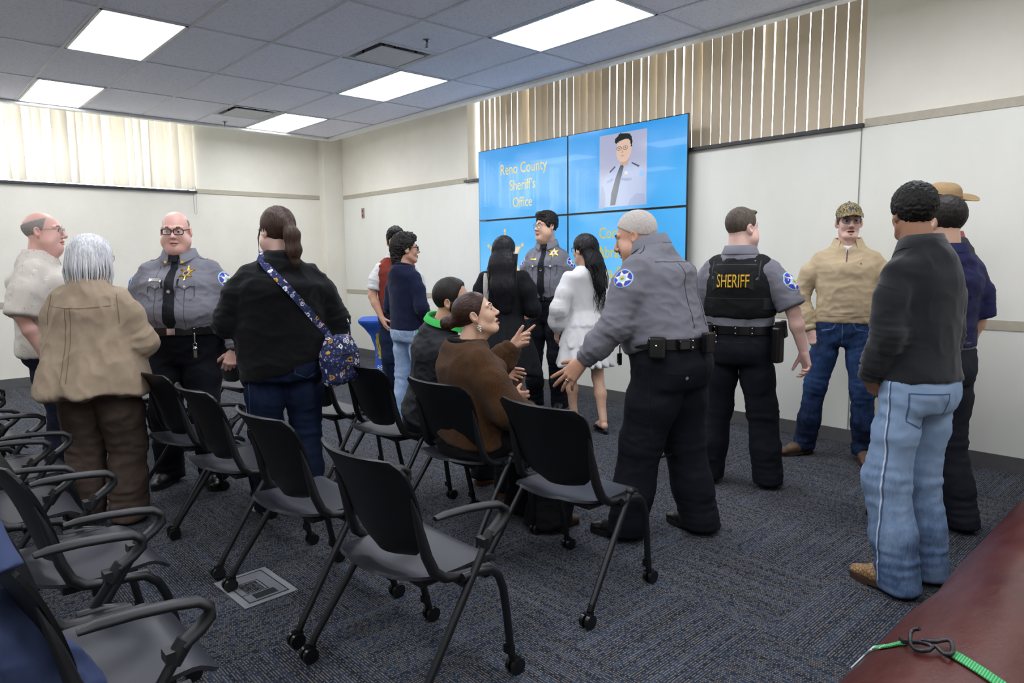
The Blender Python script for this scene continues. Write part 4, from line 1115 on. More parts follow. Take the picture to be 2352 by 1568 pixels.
def trousers(g, mat, name='trousers', infl=.010, ztop=1.03, rt=1.08, rk=.068, ra=.070, amp=.005, seed=5, h=.0105, zb=.03, jamp=.010, back_=.010, matfn=None):
    k = g.k; rows = [(r[0], r[1]+infl, r[2]+infl, r[3]+infl, r[4]) for r in g.rows if r[0] < 1.2*k]
    f = XF(SI(.01, zloft(rows), plane((0,0,ztop*k), (0,0,1))), g.Mp); pts = [app(g.Mp, (x, y, z)) for x in (-.26, .26) for y in (-.24, .28) for z in (.8*k, ztop*k)]; js = []
    L = []
    for i in (0, 1):
        h_, K, A = g.hip[i], g.knee[i], g.ank[i]; A = A+back_*np.array((math.sin(g.toe[i]), -math.cos(g.toe[i]), 0)); Ab = A+(A-K)/np.linalg.norm(A-K)*.06
        r0 = min(g.b['th']*rt, g.b['hi'][0]+infl-.088+.004); l = chain([h_, h_*.5+K*.5, K, K*.4+A*.6, Ab], [r0, min(r0, g.b['th']*rt*.93), rk, (rk+ra)/2, ra], .04)
        l = SI(.004, l, plane((0, 0, zb), (0, 0, -1))); L.append(l); pts += [K, A]
        js += [(K, A-h_, 26), (A+np.array((0,0,.05)), (0,0,1), 34), (h_+np.array((0,.06,-.06)), (.4,0,1), 24)]
    f = SU(.03, f, SU(.008, *L)); lo, hi = bounds(pts, .12); lo[2] = max(lo[2], zb-.03)
    o, bv = sdf_obj(name, g.root, mat, f, lo, hi, h, folds(g, amp, seed, js, (6,6,9), jamp, .11), 1, bvh=True, matfn=matfn); g.trs = o; g.bvt = bv; return o
def shoes(g, mat, sole, L=.27, name='shoe', which=(0, 1), toe=1.0, heel=.028, sq=False, boot=0.0, mat2=None, bare=False):
    k = g.k
    for i in which:
        A = g.ank[i]; M = Matrix.Translation((A[0], A[1], A[2]-.085*k)) @ Matrix.Rotation(g.toe[i], 4, 'Z') @ Matrix.Scale(L/.27, 4)
        up = SU(.025, cone((0, -.038, .058), (0, .07, .046), .036, .038), cone((0, .07, .046), (0, .148, .032), .038, .030*toe, (0,0,1), .75), cone((0, -.03, .06), (0, -.015, .115+boot), .037, .036))
        if sq: up = SU(.02, up, cone((-.014, .162, .030), (.014, .162, .030), .022, .022, (0,0,1), .8))
        f = SI(.004, up, plane((0,0,.022), (0,0,-1)), plane((0,0,.125+boot), (0,0,1)))
        lo, hi = bounds([app(M, p) for p in ((0,-.09,.0), (0,.2,0), (.05,0,0), (-.05,0,.13+boot))], .03)
        def dsp(P, N): return .0022*ridge(P*np.array((40,40,30)), 3)
        o = sdf_obj(name, g.root, mat, XF(f, M), lo, hi, .0058, dsp, 1)
        out = []
        for q in range(28):
            a = 2*PI*q/28; c, s = math.cos(a), math.sin(a); yy = .05+.128*s; w = .043*(1.0 if yy > .02 else .88)*(abs(c)**(.75)); 
            out.append(((1 if c >= 0 else -1)*w*(1.05 if .04 < yy < .13 else .95), yy))
        m = MB(); m.prism(out, .010, .026, 0, M); m.prism([(p[0], p[1]) for p in out if p[1] < .01] or out, 0, .012, 0, M); m.prism([(p[0], p[1]) for p in out if p[1] > .055], .0, .012, 0, M)
        m.build('sole', sole, o)
def collar(g, mat, r=None, z=1.455, h=.04, fold=.045, gap=35, tip=.028, name='collar', spread=.028, drop=0.0, yoff=-.012, extra=0.0):
    """shirt collar: stand round the neck, folded over, points in front"""
    k = g.k; r = g.b['nk']*1.15+.010+extra; spread = min(spread, .024); z = max(z, 1.482); rows = [[], [], [], []]; n = 28
    for q in range(n+1):
        a = -PI+math.radians(gap)/2+(2*PI-math.radians(gap))*q/n; a2 = a-PI/2   # a measured from the front gap
        ang = PI/2+math.radians(gap)/2+(2*PI-math.radians(gap))*q/n
        c, s = math.cos(ang), math.sin(ang); fr = max(0, s); e = min(q, n-q)/n; tp = tip*max(0, 1-e*7)
        dz = -.030*fr-drop*fr
        rows[0].append((r*c, yoff+r*1.02*s, z*k+dz-.01)); rows[1].append((r*.98*c, yoff+r*1.0*s, z*k+h+dz)); rows[2].append((r*1.05*c, yoff+r*1.07*s, z*k+h+.001+dz))
        rows[3].append(((r+spread)*c*1.02, yoff+(r+spread*(.8+.5*fr))*s, z*k+h-fold-tp+dz*.9))
    m = MB(); m.grid(rows, thick=.003, M=g.Mt); return m.build(name, mat, g.root)
def belt(g, mat, z=1.015, hgt=.038, infl=.018, name='belt', thick=.006):
    k = g.k; f = zloft(g.rows); rows = [[], []]; n = 48
    for zz, row in ((z*k-hgt/2, rows[0]), (z*k+hgt/2, rows[1])):
        rx, rf, rb, cy = [float(v) for v in f.prof(z*k)]
        for q in range(n):
            a = 2*PI*q/n; c, s = math.cos(a), math.sin(a); row.append(((rx+infl)*c, cy+((rf if s > 0 else rb)+infl)*s, zz))
    m = MB(); m.grid([rows[1], rows[0]], thick=-thick, M=g.Mp, closed=True); m2 = MB(); m2.grid(rows, thick=thick, M=g.Mp, closed=True)
    g.beltprof = lambda a, e=0: tuple(g.Mp @ Vector(((float(f.prof(z*k)[0])+infl+e)*math.cos(a), float(f.prof(z*k)[3])+((float(f.prof(z*k)[1]) if math.sin(a) > 0 else float(f.prof(z*k)[2]))+infl+e)*math.sin(a), z*k)))
    return m2.build(name, mat, g.root)
def belt_item(g, name, a, mat, size, dz=0.0, e=.02, lie=None, label=None, parent=None, bevel=.008):
    """rounded box hung on the belt at angle a (degrees, 90 = front)"""
    p = Vector(g.beltprof(math.radians(a), e)); M = Matrix.Translation(p+Vector((0,0,dz))) @ Matrix.Rotation(math.radians(a)-PI/2, 4, 'Z')
    m = MB(); m.box(-size[0]/2, size[0]/2, -size[1]/2, size[1]/2, -size[2]/2, size[2]/2, 0, M); return m.build(name, mat, parent or g.root, label, bevel=min(bevel, min(size)*.3))
def seam(g, pts3, mat, d, up=(0,0,1), w=.0045, bv=None, c=(0,0,1.2), name='seam', lift=.0012):
    q = []
    for a, b_ in zip(pts3, pts3[1:]):
        m = max(1, int(math.hypot(b_[0]-a[0], b_[1]-a[1])/.012)); q += [(a[0]+(b_[0]-a[0])*t/m, a[1]+(b_[1]-a[1])*t/m) for t in range(m)]
    vs, fs = strip_fill(q+[pts3[-1]], w); return decal(name, g.root, bv or g.bv, mat, vs, fs, c, d, up, lift, .0008)
def tl(g, p): return tuple(app(g.Mt, p))
def td(g, d): return tuple((g.Mt.to_3x3() @ Vector(d)))
M_pblue = plain('patch_blue', '#2a34b0', .6); M_prim = plain('patch_pale_blue', '#9fd0f2', .6); M_pstar = plain('patch_star_white', '#e9eef2', .6); M_pgold = plain('patch_gold', '#d9b24a', .5)
M_gold = plain('badge_gold', '#d9a53c', .28, .9); M_silver = plain('badge_silver', '#d8d4c8', .3, .7); M_chr = plain('buckle_chrome', '#c9c9cc', .2, 1.0)
def patch(g, i, d, c, sz=.05, up=(0,0,1), roll=0.0):
    """round shoulder patch with a six pointed star"""
    o = [(x*1.0, y*(1.06 if y > 0 else 1.0)) for x, y in circ(sz, 26)]
    vs, fs = disc_fill(o, 3); p = decal('shoulder_patch', g.root, g.bv, [M_prim], vs, fs, c, d, up, .001, .001, roll=roll)
    vs, fs = disc_fill([(x*.90, y*.90) for x, y in o], 3); decal('patch_field', p, g.bv, [M_pblue], vs, fs, c, d, up, .0024, .0006, roll=roll)
    vs, fs = disc_fill(star_pts(6, sz*.86, sz*.46), 3); decal('patch_star', p, g.bv, [M_pgold], vs, fs, c, d, up, .0032, .0006, roll=roll)
    vs, fs = disc_fill(star_pts(6, sz*.76, sz*.42), 3); decal('patch_star', p, g.bv, [M_pstar], vs, fs, c, d, up, .0040, .0006, roll=roll)
    vs, fs = disc_fill(circ(sz*.40, 18), 2); decal('patch_seal', p, g.bv, [M_prim], vs, fs, c, d, up, .0048, .0006, roll=roll)
    vs, fs = disc_fill(circ(sz*.24, 16), 2); decal('patch_seal', p, g.bv, [M_pgold], vs, fs, c, d, up, .0056, .0006, roll=roll)
    vs, fs = disc_fill([(sz*.16*x, sz*.10*y-sz*.05) for x, y in circ(1, 12)], 1); decal('patch_seal', p, g.bv, [plain('patch_green', '#4f8a3c', .6)], vs, fs, c, d, up, .0062, .0004, roll=roll)
    for q in range(6):
        x, y = sz*.86*math.sin(q*PI/3), sz*.86*math.cos(q*PI/3); vs, fs = disc_fill([(x+a, y+b) for a, b in circ(sz*.085, 10)], 1); decal('patch_point', p, g.bv, [M_pgold], vs, fs, c, d, up, .0038, .0008, roll=roll)
    return p
def badge(g, c, d, sz=.038, up=(0,0,1), nm='badge'):
    vs, fs = disc_fill(star_pts(6, sz, sz*.52), 2); p = decal(nm, g.root, g.bv, [M_gold], vs, fs, c, d, up, .004, .003)
    for q in range(6):
        x, y = sz*math.sin(q*PI/3), sz*math.cos(q*PI/3); vs, fs = disc_fill([(x+a, y+b) for a, b in circ(sz*.11, 10)], 1); decal('badge_point', p, g.bv, [M_gold], vs, fs, c, d, up, .005, .003)
    vs, fs = disc_fill(circ(sz*.46, 18), 2); decal('badge_seal', p, g.bv, [M_silver], vs, fs, c, d, up, .0085, .001)
    vs, fs = disc_fill(circ(sz*.25, 14), 1); decal('badge_seal', p, g.bv, [plain('badge_dark', '#4a4a48', .4, .5)], vs, fs, c, d, up, .0098, .0006)
    return p
def flap(g, c, d, w, h, mat, edge, up=(0,0,1), button=None, name='pocket'):
    """patch pocket with scalloped flap"""
    o = [(-w/2, h*.0), (w/2, h*.0), (w/2, -h*.85), (w*.38, -h), (-w*.38, -h), (-w/2, -h*.85)]
    vs, fs = strip_fill([(-w/2, -h*.2), (-w/2, -h*.82), (-w*.36, -h), (w*.36, -h), (w/2, -h*.82), (w/2, -h*.2)], .004); p = decal(name, g.root, g.bv, [edge], vs, fs, c, d, up, .0006, .0008)
    n = 12; rows = [[], [], []]
    for q in range(n+1):
        t = q/n; x = -w/2+w*t; sc = .5-.5*math.cos(2*PI*(t*2 % 1)) if False else abs(math.sin(PI*t*2))*-.008
        b = -h*.30-.016*math.sin(PI*t)**2+.010*abs(math.sin(2*PI*t))
        for r in range(3): rows[r].append((x, b*r/2))
    vs = [q_ for r in rows for q_ in r]; fs = [(r*(n+1)+q, (r+1)*(n+1)+q, (r+1)*(n+1)+q+1, r*(n+1)+q+1) for r in range(2) for q in range(n)]
    decal('pocket_flap', p, g.bv, [mat], vs, fs, c, d, up, .002, .002)
    vs, fs = strip_fill(rows[2], .004); decal('flap_edge', p, g.bv, [edge], vs, fs, c, d, up, .0018, .0026)
    if button:
        vs, fs = disc_fill([(x, y-h*.27) for x, y in circ(.0065, 12)], 1); decal('button', p, g.bv, [button], vs, fs, c, d, up, .005, .002)
    return p
def necktie(g, mat, L=.40, w0=.026, w1=.046, c=(0, .4, 1.47), pin=True, gapx=0.0):
    k = g.k; d = td(g, (0,-1,0)); up = td(g, (0,0,1)); n = 16; rows = []
    for q in range(n+1):
        t = q/n; w = (w0+(w1-w0)*t)/1.0
        y = -.012-L*t
        if q == n: rows.append([(-.001, y-.035), (0, y-.035), (.001, y-.035)])
        else: rows.append([(-w/1.0, y), (0, y, .004), (w/1.0, y)])
    vs = [p for r in rows for p in r]; fs = [(3*r+c_, 3*(r+1)+c_, 3*(r+1)+c_+1, 3*r+c_+1) for r in range(n) for c_ in (0, 1)]
    p = decal('necktie', g.root, g.bv, [mat], vs, fs, tl(g, c), d, up, .003, .003)
    vs, fs = disc_fill([(-.026, .030), (.026, .030), (.019, -.014), (-.019, -.014)], 2); decal('knot', p, g.bv, [mat], vs, fs, tl(g, (c[0], c[1], c[2]-.008)), d, up, .010, .010)
    if pin:
        vs, fs = disc_fill([(x, y-.20*L/.40*1.0) for x, y in star_pts(6, .014, .007)], 1); decal('tie_pin', p, g.bv, [M_silver], vs, fs, tl(g, c), d, up, .009, .002)
    return p
def watch(g, i, mat, face, back=True, dial=.019):
    W, E = g.W[i], g.E[i]; ax = Vector(nv(W-E)); a = g.arm[i]; s = (1, -1)[i]; pn = Vector(nv(a.get('pn', (-s, 0, 0)))); bk = -(pn-ax*pn.dot(ax)).normalized()
    c = Vector(W)-ax*.012; sd = ax.cross(bk).normalized(); pts = [c+bk*(.0245*math.cos(q*PI/9))+sd*(.029*math.sin(q*PI/9)) for q in range(18)]
    p = MB().tube(pts, .004, 8, closed=True, flat=(1, 2.6), up=tuple(ax)).build('watch', mat, g.root)
    Mx = Matrix.Identity(4); 
    for r in range(3): Mx[r][0] = sd[r]; Mx[r][1] = ax[r]; Mx[r][2] = bk[r]; Mx[r][3] = (c+bk*.025)[r]
    MB().lathe([(dial, -.003), (dial*1.1, .002), (dial, .006), (dial*.8, .007)], 20, 0, Mx).build('watch_case', face, p)
    return p
# ---------- cloth, skin and hair materials ----------
SK_FAIR = skin('skin_fair', '#e2bdae', '#d09c90'); SK_PINK = skin('skin_ruddy', '#e0b5a7', '#cc8a7d'); SK_TAN = skin('skin_tan', '#c99c82', '#b27c68'); SK_OLIVE = skin('skin_olive', '#dab297', '#c4917f'); SK_BROWN = skin('skin_brown', '#a3765b', '#8a5c4a')
F_UNI = fabric('uniform_grey', '#76767f', .75, .06, 700, .18); F_SEAM = plain('seam_dark', '#3d3d48', .8); F_NAVYT = fabric('uniform_trousers_black_navy', '#12141d', .85, .12, 800, .15); F_TIE = fabric('tie_black', '#16181f', .7, .05, 800, .15)
M_leather = plain('black_leather', '#131315', .32, 0, .5, .1, 60, .1); M_sole = plain('black_rubber_sole', '#0d0d0e', .7); M_shoe = plain('black_shoe_leather', '#141416', .38, 0, .5, .1, 60, .1)
H_DARK = hairmat('hair_black', '#17130f', '#2c2520'); H_BROWN = hairmat('hair_dark_brown', '#2c1d17', '#543d33'); H_GREY = plain('hair_grey', '#98918b', .8, 0, .2, .22, 160, .3); H_WHITE = hairmat('hair_white', '#cfcfd3', '#f4f4f6', (1,1,.05), 150); H_SILVER = plain('hair_silver_crop', '#c4bcb5', .8, 0, .2, .14, 150, .3)
H_CURL = hairmat('hair_black_curly', '#14110f', '#2a2521', (1,1,1), 120); BROW = plain('brow_dark', '#2a1f19', .8); BROWG = plain('brow_grey', '#8d8078', .8)
def duty_shirt(g, tie=True, short=False, pockets=True, **kw):
    sl = ('short','short') if short else ('long','long')
    shirt(g, F_UNI, 'uniform_shirt', kw.pop('infl', .013), kw.pop('z0', .985), 1.505, sl, kw.pop('sr', (1.38, 1.25, 1.05)), .037, kw.pop('amp', .005), kw.pop('seed', 0), .0085, **kw)
    collar(g, F_UNI, g.b['nk']*1.18, 1.482, .038, .052, 40 if tie else 30, .024)
    k = g.k; f = td(g, (0,-1,0)); b_ = td(g, (0,1,0)); up = td(g, (0,0,1))
    if pockets:
        for s in (1, -1):
            flap(g, tl(g, (s*.088, .4, 1.315*k)), f, .105, .115, F_UNI, F_SEAM, up, M_silver)
            seam(g, line_pts((0, .10), (0, -.30), 14), F_SEAM, f, up, .003, c=tl(g, (s*.088, .4, 1.31*k)))
            seam(g, line_pts((s*.02, .02), (s*.13, -.012), 8), F_SEAM, f, up, .004, c=tl(g, (s*.06, .4, 1.42*k)))
    # shoulder straps
    for s in (1, -1):
        vs, fs = strip_fill(line_pts((0, -.055), (0, .055), 8), .042, [1]*7+[.9, .5]); decal('shoulder_strap', g.root, g.bv, [F_SEAM], vs, fs, tl(g, (s*.125, -.02, 1.9*k)), td(g, (0,0,-1)), td(g, (-s, 0, 0)), .0012, .001)
        vs, fs = strip_fill(line_pts((0, -.052), (0, .050), 8), .034, [1]*7+[.9, .5]); decal('shoulder_strap', g.root, g.bv, [F_UNI], vs, fs, tl(g, (s*.125, -.02, 1.9*k)), td(g, (0,0,-1)), td(g, (-s, 0, 0)), .003, .001)
    if tie: necktie(g, F_TIE, .40*k, .020, .040, (0, .4, 1.455*k))
def back_seams(g):
    k = g.k; b_ = td(g, (0,-1,0)); b_ = td(g, (0,1,0)); up = td(g, (0,0,1))
    seam(g, [(-.17+.34*t/14, .012-.02*math.sin(PI*t/14)) for t in range(15)], F_SEAM, b_, up, .0035, c=tl(g, (0, -.5, 1.365*k)))
    for x in (-.085, .0, .085) if False else (-.07, .07): seam(g, line_pts((0, 0), (0, -.34), 18), F_SEAM, b_, up, .0035, c=tl(g, (x, -.5, 1.365*k)))
def duty_belt(g, buckle=True, z=1.01, items=()):
    bl = belt(g, M_leather, z, .050, .024, 'duty_belt', .007)
    if buckle: belt_item(g, 'buckle', 90, M_chr, (.05, .008, .042), 0, .006, parent=bl)
    for a in (62, 118, 200, 240, 275, 300, 340, -20):
        kp = belt_item(g, 'belt_keeper', a, M_leather, (.022, .010, .060), 0, .006, parent=bl)
        p = Vector(g.beltprof(math.radians(a), .013))
        for dz in (.016, -.016): MB().sphere(p+Vector((0,0,dz)), .0055, 10).build('snap', M_chr, kp)
    return bl

# 1 -- older man in a patterned short-sleeved shirt
g = figure('older balding man with glasses in a cream patterned short-sleeved shirt, hand in navy trouser pocket', (-5.45, .84), -24, 1.785, 'heavy', head=(-2, 3, 0), fat=1, skin_mat=SK_PINK,
    arms=[dict(u=(.26,-.16,-1), f=(-.18,.34,-1), hd=(-.2,.3,-1)), dict(u=(-.25,.0,-1), f=(.1,.4,-1))], legs=[dict(foot=(.11,.02)), dict(foot=(-.12,-.03))], hs=1.07, upd=dict(sw=.225, ch=(.225,.175,.165), be=(.235,.215,.15)))
make_body(g, dict(fat=1.1, jaw=1.06, nose=1.1), (1, 1), (1, 1)); eyes(g); brows(g, BROWG, .004)
m, nt, b = base('cream_print_cotton', '#d6cfc4', .85, 0, .2); co = nt.coord()
tc = nt.n.new('ShaderNodeVectorMath'); tc.operation = 'MULTIPLY'; nt.lk(co, tc.inputs[0]); tc.inputs[1].default_value = (1, 1, 1.25)
vo = nt.new('ShaderNodeTexVoronoi', feature='F1', distance='MANHATTAN', Scale=16.0, Randomness=.75); nt.lk(tc.outputs[0], vo.inputs['Vector'])
dist = vo.outputs['Distance']
ring_ = nt.math('MULTIPLY', nt.math('GREATER_THAN', dist, .21), nt.math('LESS_THAN', dist, .245)); dot = nt.math('LESS_THAN', dist, .055)
halo = nt.math('LESS_THAN', dist, .34)
v2 = nt.new('ShaderNodeTexVoronoi', feature='F1', distance='MANHATTAN', Scale=34.0, Randomness=.9); t2 = nt.n.new('ShaderNodeVectorMath'); t2.operation = 'MULTIPLY'; nt.lk(co, t2.inputs[0]); t2.inputs[1].default_value = (1.6, 1.6, .8); nt.lk(t2.outputs[0], v2.inputs['Vector'])
dash = nt.math('MULTIPLY', nt.math('LESS_THAN', v2.outputs['Distance'], .16), nt.math('GREATER_THAN', dist, .36))
c1 = nt.mixc(halo, lin('#cdc5ba'), lin('#ded9d0')); c1 = nt.mixc(dash, c1, lin('#6b5a50')); c1 = nt.mixc(nt.math('MAXIMUM', ring_, dot), c1, lin('#34363c'))
nt.lk(c1, b.inputs['Base Color']); F_PRINT = m
shirt(g, F_PRINT, 'patterned_shirt', .022, .84, 1.505, ('short','short'), (1.40, 1.3, 1.2), amp=.009, seed=2, sleeve_len=.60, sc=(6,6,4))
collar(g, F_PRINT, .082, 1.455, .030, .05, 55, .03, spread=.034); F_NAVY = fabric('navy_trousers', '#141829', .85, .1, 700, .15)
flap(g, tl(g, (.11, .5, 1.33)), td(g, (0,-1,0)), .13, .14, F_PRINT, plain('print_edge', '#8d857b', .8), td(g, (0,0,1)))
trousers(g, F_NAVY, rt=1.12, rk=.082, ra=.085); shoes(g, M_shoe, M_sole)
hair(g, H_GREY, SI(.006, ell((SKULL[0][0], SKULL[0][1]-.002, SKULL[0][2]), (.079, .1005, .083)), plane((0,.022,.02), (0,1,-.25)), plane((0,0,.077), (0,-.25,1)), plane((0,-.02,-.055), (0,.6,-.8))), h=.0042, disp=strands(.0015, (90,90,90)), name='hair_ring')
glasses(g, plain('thin_grey_rim', '#4d4a55', .3, .8), .025, .017, .0011)

# 2 -- white-haired woman
g = figure('white-haired woman seen from behind in a loose tan jacket and brown trousers', (-4.36, .87), 52, 1.60, 'woman', head=(-26, -4, 0), skin_mat=SK_FAIR, hs=.98, lean=4, twist=0,
    arms=[dict(u=(.34,.06,-1), f=(-.42,.85,-.10), pn=(-1,0,0)), dict(u=(-.16,.12,-1), f=(.42,.85,-.06))], legs=[dict(foot=(.13,.0)), dict(foot=(-.12,.02))])
make_body(g, dict(fat=.5)); eyes(g)
F_TANJ = fabric('tan_jacket_cotton', '#95836f', .85, .07, 800, .2, 0, '#a3917c')
k = g.k; fl = zloft([(.80*k,.305,.22,.255,-.01),(.92*k,.282,.21,.225,-.005),(1.05*k,.250,.19,.185,0),(1.2*k,.222,.17,.16,0),(1.33*k,.198,.15,.148,-.005),(1.395*k,.158,.105,.118,-.015),(1.445*k,.110,.090,.10,-.02),(1.50*k,.072,.072,.078,-.02)])
def fl2(P):
    d = fl(P); hem = (.835+.06*np.cos(np.arctan2(P[:,0], -P[:,1])*1.0)*-1+.03*np.sin(np.arctan2(P[:,0], -P[:,1])*3))*k
    return smax(d-.012*np.clip((1.05*k-P[:,2])*4, 0, 1)*np.sin(np.arctan2(P[:,0], P[:,1])*7), hem-P[:,2], .006)
shirt(g, F_TANJ, 'jacket', .02, .80, 1.505, ('long','long'), (1.35, 1.45, 1.35), .052, .011, 4, .009, flare=fl2, sc=(6,6,3.2), jamp=.016)
E_T = plain('jacket_stitch', '#7d6a55', .85); up = (0,0,1); b_ = td(g, (0,1,0))
seam(g, [(-.165+.33*t/16, .0-.016*math.sin(PI*t/16)) for t in range(17)], E_T, b_, up, .004, c=tl(g, (0,-.6,1.335*k)))
for x in (-.058, -.03): seam(g, line_pts((0, 0), (.0, -.40), 20), E_T, b_, up, .0035, c=tl(g, (x,-.6,1.325*k)))
vs, fs = strip_fill(line_pts((-.018, 0), (.018, 0), 4), .010); decal('loop', g.root, g.bv, [F_TANJ], vs, fs, tl(g, (-.044,-.6,1.325*k)), b_, up, .004, .003)
for s in (1, -1): seam(g, [(s*(.0+.015*math.sin(t/10*2)), -.02*t) for t in range(0, 9)], E_T, b_, up, .004, c=tl(g, (s*.168,-.6,1.40*k)))
collar(g, F_TANJ, .075, 1.45, .028, .05, 60, .02)
trousers(g, fabric('brown_trousers', '#4a3d36', .85, .1, 700, .15, 0, '#55473e'), rt=1.12, rk=.092, ra=.095, amp=.008, jamp=.016, zb=.02); shoes(g, plain('dark_shoe', '#2c2725', .5), plain('pale_sole', '#a7a49a', .7), .25)
bob = SU(.04, ell((0, -.012, .040), (.098, .116, .096)), ell((0, -.022, -.040), (.114, .114, .115)))
bob = SI(.012, SS(.012, bob, ell((0, .105, -.05), (.062, .075, .11))), plane((0,0,-.128), (0,.15,-1)))
def rad_(P, f, zf, s): a = np.arctan2(P[:,0], P[:,1]+.015); rr_ = np.sqrt(P[:,0]**2+(P[:,1]+.015)**2); return noise3(np.stack([np.cos(a)*f, np.sin(a)*f, (P[:,2]-.6*rr_)*zf], 1), s)
hair(g, H_WHITE, bob, (-.17,-.19,-.2), (.17,.17,.18), .0042, lambda P: .006*rad_(P, 9, 4, 3)+.004*rad_(P, 22, 6, 5)+.0025*rad_(P, 48, 8, 9)+.016*np.clip(-P[:,2]-.03, 0, .1)/.1*rad_(P, 7, 3, 8))
rr = random.Random(5); ps = []
for q in range(60):
    a = rr.uniform(PI*.80, PI*2.20); x, y = math.cos(a), math.sin(a); o = rr.uniform(.98, 1.10); tw = rr.uniform(-.15, .15)
    ps.append([(x*.098, -.015+y*.105, .05), (x*.112, -.02+y*.116, -.02), (x*.116*o+tw*.02, -.02+y*.117*o, -.085), (x*.104*o+tw*.05, -.02+y*.108*o, -.135-rr.uniform(0,.02)), (x*.098*o+tw*.09, -.02+y*.106*o, -.152-rr.uniform(0,.022))])
locks(g, H_WHITE, ps, .006)
glasses(g, plain('thin_dark_rim', '#33323a', .3), .024, .017, .0012)

# 3 -- bald officer
g = figure('bald officer with black glasses in a grey uniform shirt and black tie, facing the camera', (-4.75, 1.47), 233, 1.775, 'heavy', head=(8, -5, 0), fat=1, skin_mat=SK_PINK, hs=1.04,
    arms=[dict(u=(.30,-.16,-1), f=(-.05,-.05,-1)), dict(u=(-.34,-.06,-1), f=(-.08,.36,-1), hd=(.25,.25,-1), pn=(.35,-.9,-.1), pose=dict(curl=(.45,.5,.55,.6), spread=.05))], legs=[dict(foot=(.15,.0), toe=-12), dict(foot=(-.15,.06), toe=18)], upd=dict(sw=.215, ch=(.225,.17,.155), be=(.268,.225,.15), wa=(.245,.19,.15), hi=(.225,.155,.16)))
make_body(g, dict(fat=.55, jaw=1.02, nose=.95)); eyes(g, None, 0, .0040); brows(g, plain('brow_light', '#6b4a3b', .8), .0042, .0235)
duty_shirt(g, infl=.014, amp=.006)
f = td(g, (0,-1,0)); badge(g, tl(g, (-.085,.5,1.385)), f, .040); 
vs, fs = disc_fill([(-.035,-.009),(.035,-.009),(.035,.009),(-.035,.009)], 2); decal('name_plate', g.root, g.bv, [M_silver], vs, fs, tl(g, (.095,.5,1.345)), f, (0,0,1), .005, .002)
for x in (.045, .052): 
    vs, fs = strip_fill(line_pts((0,0), (0,-.05), 4), .006); decal('pen', g.root, g.bv, [M_leather if x < .05 else M_chr], vs, fs, tl(g, (x,.5,1.345)), f, (0,0,1), .006, .005)
vs, fs = strip_fill(line_pts((0,0), (0,-.055), 4), .008); decal('pen', g.root, g.bv, [M_leather], vs, fs, tl(g, (-.05,.5,1.35)), f, (0,0,1), .006, .005)
for s in (1,-1): 
    vs, fs = disc_fill([(x, y) for x, y in circ(.008, 8)], 1); decal('collar_pin', g.root, g.bv, [M_gold], vs, fs, tl(g, (s*.05,.5,1.452)), f, (0,0,1), .022, .004)
patch(g, 1, td(g, (.8,-.55,-.15)), tuple(g.S[1]*.74+g.E[1]*.26), .052); patch(g, 0, td(g, (-1,-.1,-.1)), tuple(g.S[0]*.72+g.E[0]*.28), .052)
def chevron(g, i, d):
    vs, fs = strip_fill([(-.032,-.02),(0,.012),(.032,-.02)], .014); p = decal('chevron', g.root, g.bv, [M_prim], vs, fs, tuple(g.S[i]*.46+g.E[i]*.54), d, (0,0,1), .001, .001); decal('chevron_field', p, g.bv, [M_pblue], *strip_fill([(-.029,-.02),(0,.010),(.029,-.02)], .007), tuple(g.S[i]*.46+g.E[i]*.54), d, (0,0,1), .0022, .0008)
chevron(g, 1, td(g, (.8,-.55,0))); chevron(g, 0, td(g, (-1,-.1,0)))
trousers(g, F_NAVYT, rt=1.10, rk=.085, ra=.085); bl = duty_belt(g); shoes(g, M_shoe, M_sole, .29)
belt_item(g, 'radio_pouch', 20, M_leather, (.05,.045,.13), -.0, .02); belt_item(g, 'holster', 168, M_leather, (.06,.05,.20), -.06, .03)
m = MB(); p = Vector(g.beltprof(math.radians(118), .02)); m.tube([p+Vector((0,0,-.02)), p+Vector((0,.004,-.06)), p+Vector((0,.004,-.075))], .004, 8); m.tube([p+Vector((.012*math.cos(a*.7), .004, -.085+.012*math.sin(a*.7))) for a in range(9)], .002, 6, closed=True); m.lathe([(.014,-.003),(.014,.003)], 16, 0, Matrix.Translation(p+Vector((0,.004,-.11))) @ Matrix.Rotation(PI/2, 4, 'X')); m.box(-.010,.010,-.003,.003,-.165,-.12, 0, Matrix.Translation(p+Vector((0,.004,0)))); m.build('key_ring', M_chr, g.root)
hair(g, hairmat('hair_stubble', '#8d7364', '#b59a88', (1,1,1), 300), SI(.004, ell(SKULL[0], (.0757,.0972,.083)), plane((0,.005,.02), (0,1,-.2)), plane((0,0,.072), (0,-.2,1)), plane((0,-.02,-.05), (0,.6,-.8))), h=.004, name='hair_stubble')
glasses(g, plain('thick_black_rim', '#101116', .3), .0265, .0175, .0030, round_=4.5); watch(g, 1, M_leather, M_leather, dial=.021)

